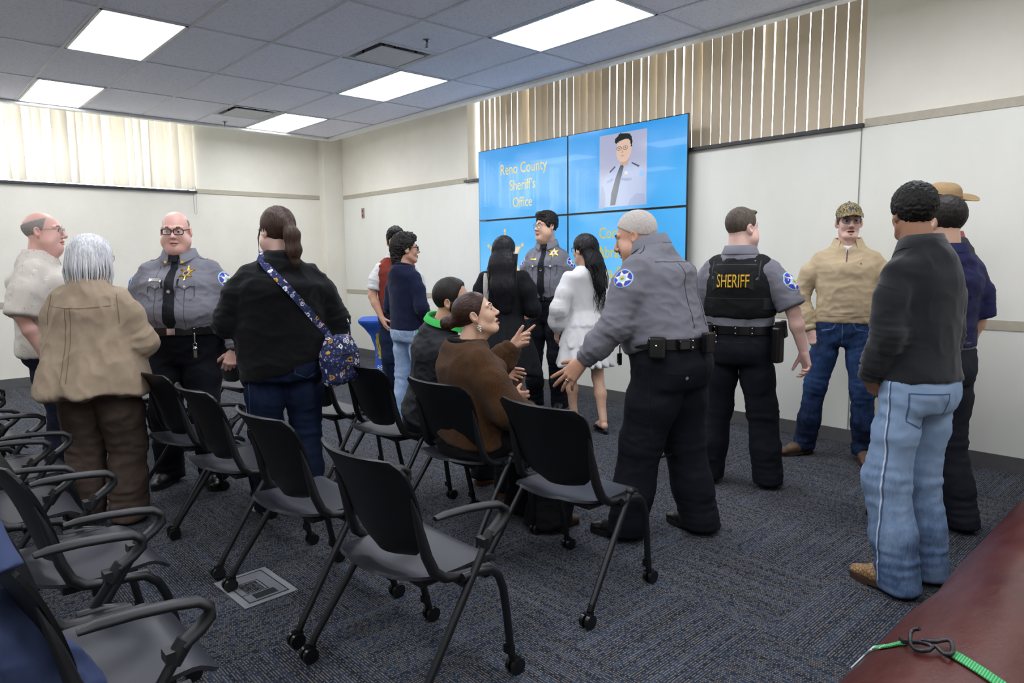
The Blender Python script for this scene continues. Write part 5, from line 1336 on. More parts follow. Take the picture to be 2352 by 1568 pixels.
# 4 -- woman in the black sweater
g = figure('woman with a brown ponytail in a black sweater and blue jeans, seen from behind', (-3.78, 1.70), 72, 1.745, 'woman', head=(22, -2, 0), skin_mat=SK_FAIR, hs=1.02, 
    arms=[dict(u=(.42,-.10,-.95), f=(-.18,.0,-1), hd=(-.6,.1,-.8), pn=(-.3,-.9,0), lf=.75, pose=dict(curl=(.5,.55,.6,.6))), dict(u=(-.38,.06,-.95), f=(.28,.95,.05))], legs=[dict(foot=(.12,.0), toe=-30), dict(foot=(-.13,.02), toe=25)],
    upd=dict(sw=.195, ch=(.215,.175,.165), be=(.238,.20,.165), wa=(.236,.185,.165), hi=(.222,.155,.175), th=.116, ar=.056))
make_body(g, dict(fat=.8)); eyes(g)
F_BLKSW = knit('black_sweater_knit', '#0e0f13', 700, '#15161b', .2, .98, .15)
shirt(g, F_BLKSW, 'sweater', .022, .855, hem=.38, z1=1.505, sleeve=('long','long'), sr=(1.25, 1.20, 1.0), cuff=.043, amp=.009, seed=6, h=.0095, sc=(5,5,9), jamp=.014)
F_DEN4 = denim('dark_blue_denim', '#0f1629', '#202e4c', .42); trousers(g, F_DEN4, 'jeans', rt=1.0, rk=.078, ra=.07, amp=.006, jamp=.012)
e = plain('jean_stitch', '#3d4f78', .8)
for s in (1,):
    seam(g, [(-.075,.0),(.075,.0),(.07,-.10),(.0,-.135),(-.07,-.10),(-.075,.0)], e, (0,1,0), bv=g.bvt, c=(s*.105,-.6,.935), name='back_pocket', w=.005); seam(g, [(-.05,-.015),(0,-.035),(.05,-.015)], e, (0,1,0), bv=g.bvt, c=(s*.105,-.6,.935), name='pocket_stitch')
seam(g, line_pts((0,0),(0,-.42),20), e, (0,1,0), bv=g.bvt, c=(-.2,-.6,.95), w=.004)
shoes(g, plain('black_canvas_shoe', '#17181c', .8), plain('white_rubber_sole', '#d8d5c8', .6), .26)
hr = SU(.02, cap(.016, (.070,.085), (.035,-.045), (-.075,-.095), .012, .004), cone((0,-.10,.055), (0,-.118,.02), .030, .032))
tail = chain([(0,-.118,.03), (.004,-.150,-.03), (.008,-.152,-.11), (.012,-.140,-.175), (.014,-.135,-.205)], [.026,.042,.040,.026,.010], .02)
hair(g, H_BROWN, SU(.012, hr, tail), (-.13,-.24,-.26), (.13,.13,.16), .0045, lambda P: .003*noise3(P*np.array((130,130,12)), 3)+.004*noise3(P*np.array((50,50,6)), 9))
MB().tube([g.Mh @ Vector((.022*math.cos(q), -.128, .012+.022*math.sin(q))) for q in np.linspace(0, 2*PI, 12)[:-1]], .006, 8, closed=True).build('hair_tie', M_leather, g.root)
locks(g, H_BROWN, [[(-.066,.060,.03), (-.074,.080,-.03), (-.070,.088,-.09), (-.060,.085,-.14)], [(-.070,.05,.02), (-.080,.062,-.04), (-.078,.075,-.11), (-.070,.070,-.16)], [(.066,.060,.03), (.074,.075,-.03), (.070,.08,-.09)]], .003)
glasses(g, plain('dark_rim_b', '#2a2426', .3), .025, .019, .0015); g4 = g

# 5 -- man in the rust vest
g = figure('curly-haired man in a rust-red vest and white shirt behind the navy sweater', (-5.88, 3.85), 246, 1.755, 'avg', head=(-10, -6, 0), skin_mat=SK_TAN,
    arms=[dict(u=(.24,.02,-1), f=(-.30,.48,-.9)), dict(u=(-.24,.02,-1), f=(.30,.48,-.9))])
make_body(g, None, (1,1), (1,1)); eyes(g); brows(g, BROW)
F_WHITE = fabric('white_cotton', '#d9d9d8', .85, .04, 700, .15); shirt(g, F_WHITE, 'polo_shirt', .012, .95, 1.505, ('short','short'), (1.2,1.15,1.05), amp=.004, sleeve_len=.5)
F_RUST = fabric('rust_vest_quilt', '#7e3227', .8, .1, 300, .2); k = g.k
def vest_extra(f): 
    cut = SU(0, cone(g.S[0]+np.array((.08,0,.03)), g.S[0]+np.array((.02,0,-.16)), .058, .048), cone(g.S[1]+np.array((-.08,0,.03)), g.S[1]+np.array((-.02,0,-.16)), .058, .048))
    return SS(.008, f, cut)
shirt(g, F_RUST, 'vest', .026, .93, 1.47, (None,None), amp=.006, seed=9, extra=vest_extra)
seam(g, line_pts((0,0),(0,-.5),16), plain('vest_zip', '#2a2a2c', .5), (0,-1,0), c=(0,.6,1.42), w=.012)
collar(g, F_WHITE, .074, 1.465, .03, .045, 45, .025); belt(g, M_leather, .985)
trousers(g, F_DEN4, 'jeans'); shoes(g, M_shoe, M_sole); 
hair(g, H_CURL, SU(.02, cap(.014, (.080,.062), (.018,-.012), (-.078,-.06), .008, .022), ell((0,.055,.105), (.062,.045,.032))), h=.005, disp=curls(.015, 55), hi=(.14,.16,.18))

# 6 -- person in the navy sweater
g = figure('person with black curly hair in a navy sweater and pale jeans', (-5.06, 3.40), 12, 1.66, 'slim', head=(-34, 4, 0), skin_mat=SK_TAN,
    arms=[dict(u=(.26,.0,-1), f=(-.15,.65,-.8)), dict(u=(-.24,.05,-1), f=(.15,.65,-.8))], upd=dict(sw=.142, ar=.038, ch=(.132,.098,.10), be=(.128,.098,.098), wa=(.130,.098,.098), hi=(.134,.094,.104), th=.070))
make_body(g, None); eyes(g); brows(g, BROW)
F_NAVSW = fabric('navy_sweater', '#141a36', .92, .1, 500, .3, .1); shirt(g, F_NAVSW, 'sweater', .020, .90, 1.485, ('long','long'), (1.35,1.35,1.15), .042, .006, 12, sc=(5,5,7))
seam(g, [(-.19+.38*q/20, 0) for q in range(21)], plain('sweater_rib', '#0e1228', .9), (0,1,0), c=(0,-.6,.955), w=.004)
MB().tube([tl(g, (.062*math.cos(a)*1.08, -.014+.066*math.sin(a)*1.08, 1.485*g.k-.016*math.sin(a))) for a in np.linspace(0, 2*PI, 25)[:-1]], .010, 8, closed=True).build('neckband', F_NAVSW, g.root)
F_DENL = denim('pale_blue_denim', '#5f7ba4', '#a9bfdc', .62); trousers(g, F_DENL, 'jeans', rk=.07, ra=.068); e = plain('pale_stitch', '#c3cfe0', .8)
for s in (1,-1): seam(g, [(-.06,.0),(.06,.0),(.055,-.09),(.0,-.12),(-.055,-.09),(-.06,.0)], e, (0,1,0), bv=g.bvt, c=(s*.085,-.6,.90), name='back_pocket')
shoes(g, M_shoe, M_sole, .25)
hair(g, H_CURL, SU(.03, cap(.016, (.080,.068), (.010,-.010), (-.075,-.06), .008, .022), cone((0,-.07,.02), (0,-.085,-.10), .072, .050), ell((0,.05,.105), (.06,.045,.03))), h=.005, disp=curls(.013, 60, 4), hi=(.14,.16,.18), lo=(-.14,-.19,-.2))
glasses(g, plain('black_rim_c', '#15151a', .3), .025, .018, .0026)

# 7 -- seated bearded man
g = figure('seated bearded man in a dark jacket with a bright green collar', (-3.36, 2.41), -22, 1.755, 'big', lean=8, tilt=14, twist=0, head=(-32, 2, 4), seat=(.0, .565), skin_mat=SK_TAN, hs=1.02,
    arms=[dict(u=(.15,.55,-.8), f=(-.3,.85,-.2)), dict(u=(-.15,.6,-.8), f=(.35,.8,-.15))], legs=[dict(foot=(.13,.46), knee=(.15,.46,.52), toe=-10), dict(foot=(-.16,.40), knee=(-.17,.46,.52), toe=10)])
make_body(g, dict(jaw=1.08)); eyes(g); brows(g, BROW, .006)
F_JKT = fabric('black_softshell', '#23262b', .7, .08, 900, .12); shirt(g, F_JKT, 'jacket', .020, .90, 1.505, ('long','long'), (1.4,1.3,1.05), .04, .007, 14, jamp=.012)
F_GREEN = plain('green_collar_knit', '#2fae4a', .8); collar(g, F_GREEN, .080, 1.492, .034, .034, 50, .012, extra=.010)
vs, fs = disc_fill([(-.022,-.008),(.022,-.008),(.022,.008),(-.022,.008)], 2); decal('green_tag', g.root, g.bv, [F_GREEN], vs, fs, tl(g, (-.06,-.5,1.40)), td(g, (0,1,0)), td(g, (0,0,1)), .002, .001)
seam(g, [(-.2+.4*q/20, -.03*(1-(q/10-1)**2)+.03) for q in range(21)], plain('jacket_seam', '#101114', .8), td(g, (0,1,0)), td(g, (0,0,1)), .004, c=tl(g, (0,-.6,1.30)))
trousers(g, F_NAVYT, rk=.08, ra=.085, zb=.05); shoes(g, M_shoe, plain('tan_welt_sole', '#7a4a26', .6), .29)
hair(g, H_DARK, cap(.010, (.062,.092), (.030,-.022), (-.075,-.075), .006, .012), h=.0042, disp=strands(.002))
bd = SI(.004, off(head_field(jaw=1.08), .006), plane((0,.0,-.030), (0,-.25,1)), plane((0,-.004,0), (0,-1,-.1)), plane((0,0,-.128), (0,.2,-1)))
bd = SU(.004, SS(.003, bd, ell((0,.098,-.066), (.024,.03,.010))), SI(.003, off(head_field(jaw=1.08), .006), ell((.070,.012,-.02), (.022,.018,.035))), SI(.003, off(head_field(jaw=1.08), .006), ell((-.070,.012,-.02), (.022,.018,.035))))
hair(g, H_DARK, bd, (-.1,-.06,-.16), (.1,.13,.05), .0036, name='beard')

# 8 -- seated woman in the brown cardigan
g = figure('seated woman with a dark bun in a brown cardigan, one hand raised', (-2.785, 2.235), -14, 1.62, 'woman', lean=-2, tilt=4, head=(-26, 20, 0), seat=(.02, .565), skin_mat=SK_OLIVE, hs=.985, hoff=(.0,.02,-.02),
    arms=[dict(u=(.28,.35,-.9), f=(-.12,.95,-.42)), dict(u=(-.06,.72,-.62), f=(.30,.55,.75), hd=(.62,.62,.45), pn=(.45,-.75,.1), pose=dict(curl=(.05,.65,.75,.8), spread=.10, thumb=(.55,.2,.1)))], legs=[dict(foot=(.15,.42), knee=(.16,.47,.50), toe=-10), dict(foot=(-.13,.44), knee=(-.13,.48,.50))])
make_body(g, dict(fat=0, nose=.95, mouth=.004, jaw=.95), lip='#9c4f4c'); eyes(g, None, -.5); brows(g, BROW, .0032)
F_CARD = knit('brown_cardigan_knit', '#472c16', 330, '#5f3f22', .6, .98, .7)
shirt(g, F_CARD, 'cardigan', .026, .935, 1.468, ('long','long'), (1.55,1.6,1.35), .045, .008, 16, .009, hem=-.15, jamp=.010, sc=(6,6,5))
F_BLK = fabric('black_cloth', '#0e0e11', .85, .1, 700, .15)
hl = [tl(g, (g.b['nk']*1.55*math.cos(a), -.016+.085*math.sin(a), 1.462*g.k-.012*math.sin(a))) for a in np.linspace(0, 2*PI, 29)[:-1]]
MB().tube(hl, .016, 10, closed=True).build('black_top_collar', F_BLK, g.root)
trousers(g, F_BLK, 'wide_trousers', rk=.105, ra=.125, zb=.03, amp=.008); shoes(g, plain('tan_heel_leather', '#4a3024', .5), M_sole, .25)
hb = SU(.018, cap(.008, (.074,.078), (.016,-.004), (-.082,-.07), .008, .0), ell((0,-.158,.012), (.040,.036,.038)), cone((0,-.10,.01), (0,-.15,.012), .04, .024))
hair(g, hairmat('hair_bun_brown', '#22140f', '#4a3026', (1,.2,1), 160, .42), hb, (-.12,-.24,-.13), (.12,.12,.15), .0042, lambda P: .0015*noise3(P*np.array((160,20,160)), 3)+.006*np.exp(-((P-np.array((0,-.158,.012)))**2).sum(1)/.0016)*noise3(P*60, 4))
m = MB(); er = Vector((.080,-.006,-.052))
for q, (x, z, r) in enumerate(((0,0,.006), (-.006,-.008,.006), (.006,-.008,.006), (-.004,-.018,.006), (.004,-.018,.006), (0,-.028,.006), (0,-.036,.004))): m.sphere(g.Mh @ (er+Vector((.0,x,z))), r, 8)
m.build('earring', M_silver, g.root)
# ring
P_ = g.W[1]

# 9 -- woman in the black dress
g = figure('woman with long straight black hair in a black dress, seen from behind', (-4.42, 3.98), 36, 1.63, 'girl', head=(-6, 0, 0), skin_mat=SK_TAN, arms=[dict(u=(.30,.10,-1), f=(-.2,.9,-.25)), dict(u=(-.30,.10,-1), f=(.2,.9,-.25))], upd=dict(sw=.165, ch=(.16,.11,.115), be=(.145,.105,.105), wa=(.145,.1,.1), hi=(.17,.11,.125)))
make_body(g, None, bare_legs=True); eyes(g); k = g.k
def skirt(rows, waves, amp): 
    z_ = zloft(rows); 
    def f(P):
        a = np.arctan2(P[:,0], P[:,1]); return z_(P)-amp*np.clip((rows[-1][0]-P[:,2])/(rows[-1][0]-rows[0][0]), 0, 1)*np.sin(a*waves+3*np.sin(a*2))
    return f
F_BLKD = fabric('black_dress_cotton', '#101116', .8, .1, 500, .2)
sk = XF(skirt([(.50*k,.31,.27,.28,0),(.75*k,.25,.20,.22,0),(.95*k,.185,.14,.15,0),(1.06*k,.148,.112,.11,0),(1.10*k,.14,.105,.105,0)], 9, .016), g.Mp)
shirt(g, F_BLKD, 'dress', .014, 1.03, 1.48, ('long','long'), (1.9,1.75,1.2), .035, .007, 18, extra=lambda f: SU(.01, f, sk), sc=(8,8,5), h=.010)
o = g.shirt; bpy.data.objects.remove(o)
pts = [(-.36,-.34,.48*k), (.36,.34,1.5*k)]+[tuple(e) for e in g.E+g.W]
def dress_f():
    T_ = XF(torso_field(g, .014, 1.03, 1.48), g.Mt); A_ = []
    for i in (0,1): A_.append(chain([g.S[i], g.S[i]*.6+g.E[i]*.4, g.E[i], g.E[i]*.5+g.W[i]*.5], [.066,.082,.072,.04], .03))
    return SU(.012, SU(.03, T_, *A_), sk)
lo, hi = bounds(pts, .08); g.shirt, g.bv = sdf_obj('dress', g.root, F_BLKD, dress_f(), lo, hi, .0095, folds(g, .006, 18, [(g.E[0], (0,0,1), 30), (g.E[1], (0,0,1), 30), (app(g.Mt, (0,-.1,1.06*k)), (1,0,0), 40)], (9,9,4)), 1, bvh=True)
belt(g, F_BLKD, 1.075, .035, .020, 'waist_band', .004)
lh = SU(.03, cap(.017, (.072,.082), (.036,-.05), (-.08,-.10), .012, .004), chain([(0,-.07,.0), (.01,-.115,-.12), (.025,-.135,-.30), (.035,-.135,-.46)], [.094,.108,.108,.070], .04, ax=(0,1,0), flat=.5))
H_STR = hairmat('hair_black_long', '#0d0c10', '#1d1b22', (1,1,.03), 170, .5)
hair(g, H_STR, lh, (-.17,-.26,-.58), (.17,.13,.16), .0055, lambda P: .005*noise3(P*np.array((90,90,5)), 2)+.003*noise3(P*np.array((200,200,8)), 3))
rr = random.Random(8); locks(g, H_STR, [[(x, -.05, -.02), (x*1.15, -.13-.02*rr.random(), -.15), (x*1.12+rr.uniform(-.02,.02), -.15-.03*rr.random(), -.33), (x*.9+rr.uniform(-.03,.03), -.155, -.46-rr.uniform(0,.06))] for x in np.linspace(-.10, .13, 30)], .005)
shoes(g, M_shoe, M_sole, .24)
g9 = g

# 10 -- recruit
g = figure('young officer with glasses in a grey uniform and black tie, standing before the screens', (-4.66, 4.74), 205, 1.88, 'big', head=(-37, 2, 0), skin_mat=SK_OLIVE, hs=1.05, fat=.6, upd=dict(sw=.185, ar=.048, ch=(.175,.14,.13), be=(.18,.17,.12)),
    arms=[dict(u=(.20,-.05,-1), f=(.0,.15,-1)), dict(u=(-.20,-.05,-1), f=(.0,.15,-1))], legs=[dict(foot=(.13,0)), dict(foot=(-.13,.02))])
make_body(g, dict(fat=.8, jaw=1.08, nose=.95)); eyes(g); brows(g, BROW)
duty_shirt(g, infl=.013); f = td(g, (0,-1,0)); k = g.k
badge(g, tl(g, (-.095,.5,1.40*k)), f, .042); vs, fs = disc_fill([(-.032,-.007),(.032,-.007),(.032,.007),(-.032,.007)], 2); decal('name_plate', g.root, g.bv, [M_gold], vs, fs, tl(g, (.09,.5,1.345*k)), f, (0,0,1), .005, .002)
patch(g, 1, td(g, (.9,-.3,-.15)), tuple(g.S[1]*.74+g.E[1]*.26), .05); patch(g, 0, td(g, (-.9,-.3,-.15)), tuple(g.S[0]*.74+g.E[0]*.26), .05)
trousers(g, F_NAVYT, rk=.078, ra=.08); bl = belt(g, M_leather, 1.01, .044, .02, 'belt'); shoes(g, M_shoe, M_sole, .29)
for a in (80, 96): belt_item(g, 'buckle', a, M_chr, (.010,.008,.044), 0, .006, parent=bl)
hair(g, H_CURL, SU(.02, cap(.011, (.084,.066), (.020,-.015), (-.076,-.062), .007, .022), ell((.0,.055,.108), (.062,.040,.028))), h=.0045, disp=curls(.009, 50, 2), hi=(.13,.15,.18))
glasses(g, plain('thin_metal_rim', '#55505a', .3, .6), .026, .020, .0013, round_=2.4)

# 11 -- woman in the white dress
g = figure('woman with long wavy black hair in a short white tiered dress', (-3.86, 4.38), 62, 1.635, 'girl', head=(24, 0, 0), skin_mat=SK_OLIVE, arms=[dict(u=(.24,.02,-1), f=(-.1,.55,-.85)), dict(u=(-.34,.0,-1), f=(.1,.55,-.85))], legs=[dict(foot=(.10,-.17), toe=0, z=.10), dict(foot=(-.06,.10), toe=8, z=.10)])
make_body(g, None, bare_legs=True); eyes(g); k = g.k
m, nt, b = base('white_lace_cotton', '#cfcfd0', .85, 0, .2, 0, .1); co = nt.coord(); vv = nt.new('ShaderNodeTexVoronoi', Scale=48.0); nt.lk(co, vv.inputs['Vector']); n2 = nt.noise(co, 130, 3); hh = nt.math('ADD', nt.math('MULTIPLY', vv.outputs['Distance'], .9), n2)
nt.lk(nt.ramp(hh, [(.3, lin('#bdbdc2')), (.6, lin('#dcdcdc'))]), b.inputs['Base Color']); nt.lk(nt.bump(hh, .22, .003), b.inputs['Normal']); F_LACE = m
def tier(z0, z1, r0, r1, wv, am): return XF(skirt([(z0*k, r0, r0*.86, r0*.9, 0), ((z0+z1)/2*k, (r0+r1)/2, (r0+r1)*.43, (r0+r1)*.44, 0), (z1*k, r1, r1*.8, r1*.84, 0)], wv, am), g.Mp)
sk = SU(.006, tier(.60, .80, .245, .205, 14, .014), tier(.77, .98, .215, .170, 12, .010), tier(.95, 1.09, .180, .126, 12, .005))
def dress_w():
    T_ = XF(torso_field(g, .016, 1.04, 1.48), g.Mt); A_ = []
    for i in (0,1): A_.append(SI(.004, chain([g.S[i], g.S[i]*.5+g.E[i]*.5, g.E[i], g.E[i]*.45+g.W[i]*.55, g.W[i]], [.055,.066,.075,.078,.030], .03), plane(g.W[i], g.W[i]-g.E[i])))
    return SU(.010, SU(.03, T_, *A_), sk)
lo, hi = bounds([(-.30,-.30,.56*k), (.30,.30,1.5*k)]+[tuple(e) for e in g.E+g.W], .085); g.shirt, g.bv = sdf_obj('dress', g.root, F_LACE, dress_w(), lo, hi, .0085, folds(g, .0035, 22, [(g.E[0], (0,0,1), 30), (g.E[1], (0,0,1), 30), (g.W[0], (0,0,1), 30), (g.W[1], (0,0,1), 30)], (10,10,4)), 1, bvh=True)
lh = SU(.03, cap(.017, (.070,.082), (.036,-.045), (-.08,-.10), .012, .004), chain([(0,-.07,.0), (.01,-.115,-.12), (.035,-.13,-.27), (.05,-.12,-.42)], [.090,.085,.060,.025], .04, ax=(0,1,0), flat=.55))
hair(g, H_STR, lh, (-.16,-.24,-.52), (.18,.13,.16), .005, lambda P: .006*noise3(np.stack([P[:,0]*70+np.sin(P[:,2]*45)*1.5, P[:,1]*70, P[:,2]*6], 1), 2)+.003*noise3(P*np.array((170,170,14)), 3))
rr = random.Random(12); locks(g, H_STR, [[(x, -.06, -.03), (x*1.1+.008, -.14, -.13), (x*1.0+.02+rr.uniform(-.02,.02), -.16, -.22), (x*.8+.035+rr.uniform(-.03,.03), -.15-.01*rr.random(), -.31), (x*.7+.045+rr.uniform(-.04,.04), -.15, -.40), (x*.6+.055+rr.uniform(-.04,.05), -.145, -.46-rr.uniform(-.04,.08))] for x in np.linspace(-.09, .09, 30)], .0048)
glasses(g, plain('black_rim_d', '#1a191d', .3), .025, .019, .002)
for i in (0, 1):
    A = g.ank[i]; M = Matrix.Translation((A[0], A[1], 0)) @ Matrix.Rotation(g.toe[i], 4, 'Z'); m = MB()
    out = [(.036*math.cos(a)*(1 if math.sin(a) > -.2 else .8), .05+.122*math.sin(a)) for a in np.linspace(0, 2*PI, 25)[:-1]]; m.prism(out, .004, .018, 0, M); m.prism([p for p in out if p[1] < -.02], 0, .03, 0, M)
    s_ = m.build('mule', M_shoe, g.root); f_ = SI(.003, cone((0,.075,.035), (0,.14,.025), .040, .034, (0,0,1), .8), plane((0,.075,0), (0,-1,-.1)), plane((0,0,.012), (0,0,-1))); lo, hi = bounds([app(M, p) for p in ((0,.05,0), (0,.18,.06))], .06); sdf_obj('shoe_upper', s_, M_shoe, XF(f_, M), lo, hi, .005)
# 12 -- grey-haired officer leaning forward
g = figure('heavy grey-haired officer leaning forward with one open hand held out, in profile', (-2.02, 2.95), 98, 1.80, 'heavy', lean=15, twist=2, head=(14, -14, 0), fat=1, skin_mat=SK_TAN, hs=1.03, hoff=(0, .005, -.085),
    arms=[dict(u=(.10,.35,-.9), f=(-.55,.55,-.35), pn=(-.6,-.5,-.3), pose=dict(curl=(.6,.65,.7,.7))), dict(u=(-.26,.22,-1), f=(-.16,.66,-.76), hd=(-.18,.70,-.72), pn=(.92,.25,-.30), hsz=1.10, pose=dict(curl=(.02,.06,.10,.20), spread=.20, thumb=(.8,.25,.2)))],
    legs=[dict(foot=(.17,-.08), toe=-12), dict(foot=(-.14,.17), toe=12)], upd=dict(sw=.21, ch=(.21,.18,.17), be=(.23,.24,.165), wa=(.228,.215,.165), hi=(.225,.185,.185), th=.125))
make_body(g, dict(fat=1.1, jaw=1.06, nose=1.12, brow=1.1)); eyes(g); brows(g, plain('brow_dark_grey', '#4b4039', .8), .005)
duty_shirt(g, tie=False, pockets=False, infl=.015, amp=.006, seed=31, jamp=.012); back_seams(g)
patch(g, 1, td(g, (.97,.05,-.22)), tuple(g.S[1]*.74+g.E[1]*.26), .047, up=td(g, (0,.15,1))); patch(g, 0, td(g, (-.97,-.1,-.2)), tuple(g.S[0]*.74+g.E[0]*.26), .058)
trousers(g, F_NAVYT, rt=1.08, rk=.104, ra=.100, amp=.004, jamp=.010); bl = duty_belt(g); shoes(g, M_shoe, M_sole, .30)
e = plain('trouser_seam', '#06070b', .8)
seam(g, line_pts((0,0),(0,-.75),30), e, (1,0,0), bv=g.bvt, c=(-.6,.0,.92), w=.004); seam(g, line_pts((-.10,0),(.07,-.02),8), e, (1,0,0), bv=g.bvt, c=(-.6,.03,.66), w=.008, name='cargo_pocket')
seam(g, line_pts((-.09,0),(.05,.0),8), e, (.5,1,0), bv=g.bvt, c=(-.35,-.5,.90), w=.006, name='back_pocket')
vs, fs = disc_fill([(x, y) for x, y in circ(.008, 10)], 1); decal('button', g.root, g.bvt, [M_silver], vs, fs, (-.32,-.5,.875), (.5,1,0), (0,0,1), .002, .002)
M_gloss = plain('glossy_black_leather', '#0e0e10', .15, 0, .6)
cc = belt_item(g, 'handcuff_case', 196, M_gloss, (.085,.04,.105), -.012, .028, bevel=.016)
p = Vector(g.beltprof(math.radians(196), .05)); MB().sphere(p+Vector((0,0,.0)), .007, 10).build('snap', M_chr, cc)
belt_item(g, 'magazine_pouch', 228, M_gloss, (.06,.03,.05), 0, .02); belt_item(g, 'holster', 0, M_leather, (.07,.05,.24), -.07, .03); belt_item(g, 'radio', 262, M_leather, (.06,.04,.10), .0, .02)
m = MB(); p = Vector(g.beltprof(math.radians(140), .03)); m.tube([p+Vector((0,0,-.02)), p+Vector((0,0,-.07))], .005, 8); m.box(-.012,.012,-.004,.004,-.12,-.06, 0, Matrix.Translation(p)); m.box(-.022,-.006,-.004,.004,-.11,-.06, 0, Matrix.Translation(p)); m.build('keys', M_chr, g.root)
hair(g, H_SILVER, cap(.006, (.082,.078), (.012,.028), (-.092,-.018), .006, .010), h=.004, disp=strands(.002, (120,120,120)))
ms = SI(.003, off(head_field(fat=1.1, jaw=1.06, nose=1.12), .004), ell((0,.095,-.050), (.030,.03,.008))); hair(g, plain('moustache_grey', '#4a403a', .8), ms, (-.05,.06,-.08), (.05,.13,-.02), .003, name='moustache')
# finger ring on the open hand
a = g.arm[1]; y = nv(a['hd']); z = -np.array(a['pn']); z = nv(z-y*(z@y)); x = np.cross(y, z); hk = g.k*1.10
c = g.W[1]+(x*(-.0125)+y*.108+z*.000)*hk; MB().tube([tuple(c+.0108*hk*(x*math.cos(q)+z*math.sin(q))) for q in np.linspace(0, 2*PI, 17)[:-1]], .0022, 8, closed=True, flat=(1,1.8), up=tuple(y)).build('finger_ring', M_chr, g.root)
g12 = g

# 13 -- officer in the vest
g = figure('officer seen from behind in a black vest lettered SHERIFF over a grey short-sleeved shirt', (-2.235, 3.99), 16, 1.745, 'big', head=(-34, 2, 0), fat=.5, skin_mat=SK_FAIR, hs=1.02,
    arms=[dict(u=(.46,-.02,-.95), f=(.26,.10,-1), pn=(-.7,-.7,0), pose=dict(curl=(.35,.45,.5,.55), spread=.06)), dict(u=(-.30,.05,-1), f=(-.02,.25,-1), pn=(.9,-.3,0), pose=dict(curl=(.4,.45,.5,.55)))],
    legs=[dict(foot=(.20,.03), toe=-14), dict(foot=(-.155,-.02), toe=10)], upd=dict(sw=.205, ch=(.195,.15,.145), be=(.195,.165,.135), wa=(.190,.15,.13), hi=(.192,.135,.148)))
make_body(g, dict(fat=.7, jaw=1.05), (1,1), (1,1)); eyes(g); brows(g, BROW)
duty_shirt(g, tie=False, short=True, pockets=False, infl=.012, sr=(1.35,1.3,1.2), sleeve_len=.56)
gb = g.bv; k = g.k
patch(g, 0, td(g, (-.9,.35,-.15)), tuple(g.S[0]*.66+g.E[0]*.34), .056, up=td(g,(0.35,0,1))); patch(g, 1, td(g, (.9,.35,-.15)), tuple(g.S[1]*.68+g.E[1]*.32), .056)
F_VEST = fabric('vest_black_nylon', '#101114', .75, .08, 600, .25); vr = [(1.075*k,.205,.185,.155,0),(1.10*k,.215,.19,.16,0),(1.2*k,.215,.185,.165,0),(1.30*k,.213,.175,.165,-.005),(1.38*k,.190,.125,.140,-.012),(1.435*k,.135,.10,.105,-.018),(1.452*k,.12,.09,.10,-.02)]
def vest_f():
    v = SI(.012, zloft(vr), plane((0,0,1.448*k), (0,0,1))); v = SU(.03, v, cone((-.13,-.02,1.40*k), (.13,-.02,1.40*k), .062, .062))
    cut = SU(.02, cone((.30,0,1.44*k), (.235,0,1.25*k), .085, .075), cone((-.30,0,1.44*k), (-.235,0,1.25*k), .085, .075)); nk = cone((0,-.02,1.46*k), (0,.0,1.60*k), .078, .09)
    return XF(SS(.012, SS(.012, v, cut), nk), g.Mt)
lo, hi = bounds([app(g.Mt, p) for p in ((-.24,-.2,1.05*k), (.24,.2,1.5*k))], .06); vo_, vb = sdf_obj('vest', g.root, F_VEST, vest_f(), lo, hi, .0085, folds(g, .004, 40, [(app(g.Mt, (0,-.1,1.12*k)), (0,0,1), 30)], (5,5,8)), 1, bvh=True)
b_ = td(g, (0,1,0)); up = td(g, (0,0,1)); e = plain('vest_edge', '#1f2126', .6)
vs, fs = disc_fill([(-.118,-.052),(.118,-.052),(.118,.052),(-.118,.052)], 4); pl_ = decal('name_panel', g.root, vb, [plain('vest_panel', '#0c0d0f', .8)], vs, fs, tl(g, (-.005,-.5,1.305*k)), b_, up, .003, .003)
vs, fs = text_mesh('SHERIFF', .112, 0, 'CENTER', .50); decal('lettering', pl_, vb, [plain('lettering_yellow', '#e3b52c', .6)], vs, fs, tl(g, (-.005,-.5,1.303*k)), b_, up, .010, .001)
vs, fs = strip_fill([(-.122,-.056),(.122,-.056),(.122,.056),(-.122,.056),(-.122,-.056)], .005); decal('panel_edge', pl_, vb, [e], vs, fs, tl(g, (-.005,-.5,1.305*k)), b_, up, .003, .002)
for pts in ([(-.12,.0),(.12,.0)], ): seam(g, line_pts(*pts, 12), e, b_, up, .005, bv=vb, c=tl(g, (0,-.5,1.405*k)))
seam(g, line_pts((-.19,.0),(.19,.0), 16), e, b_, up, .005, bv=vb, c=tl(g, (0,-.5,1.20*k)))
for s in (1,-1): seam(g, line_pts((0,.06),(0,-.06),8), e, b_, up, .006, bv=vb, c=tl(g, (s*.14,-.5,1.37*k)), name='shoulder_strap_seam'); seam(g, line_pts((-.07,.0),(.04,.0),8), e, td(g, (-s,.5,0)), up, .07, bv=vb, c=tl(g, (s*.3,-.1,1.17*k)), name='side_strap')
trousers(g, F_NAVYT, rt=1.05, rk=.088, ra=.09, amp=.004, jamp=.010); duty_belt(g, True, 1.005); shoes(g, M_shoe, M_sole, .28)
seam(g, [(-.07,0),(.07,-.0)], plain('trouser_seam', '#06070b', .8), (0,1,0), bv=g.bvt, c=(.1,-.6,.93), w=.006, name='back_pocket'); seam(g, [(-.07,0),(.07,-.0)], plain('trouser_seam', '#06070b', .8), (0,1,0), bv=g.bvt, c=(-.1,-.6,.93), w=.006, name='back_pocket')
cc = belt_item(g, 'handcuff_case', 228, M_gloss, (.085,.045,.115), -.012, .03, bevel=.018); p = Vector(g.beltprof(math.radians(228), .055)); MB().sphere(p+Vector((0,0,.02)), .007, 10).build('snap', M_chr, cc)
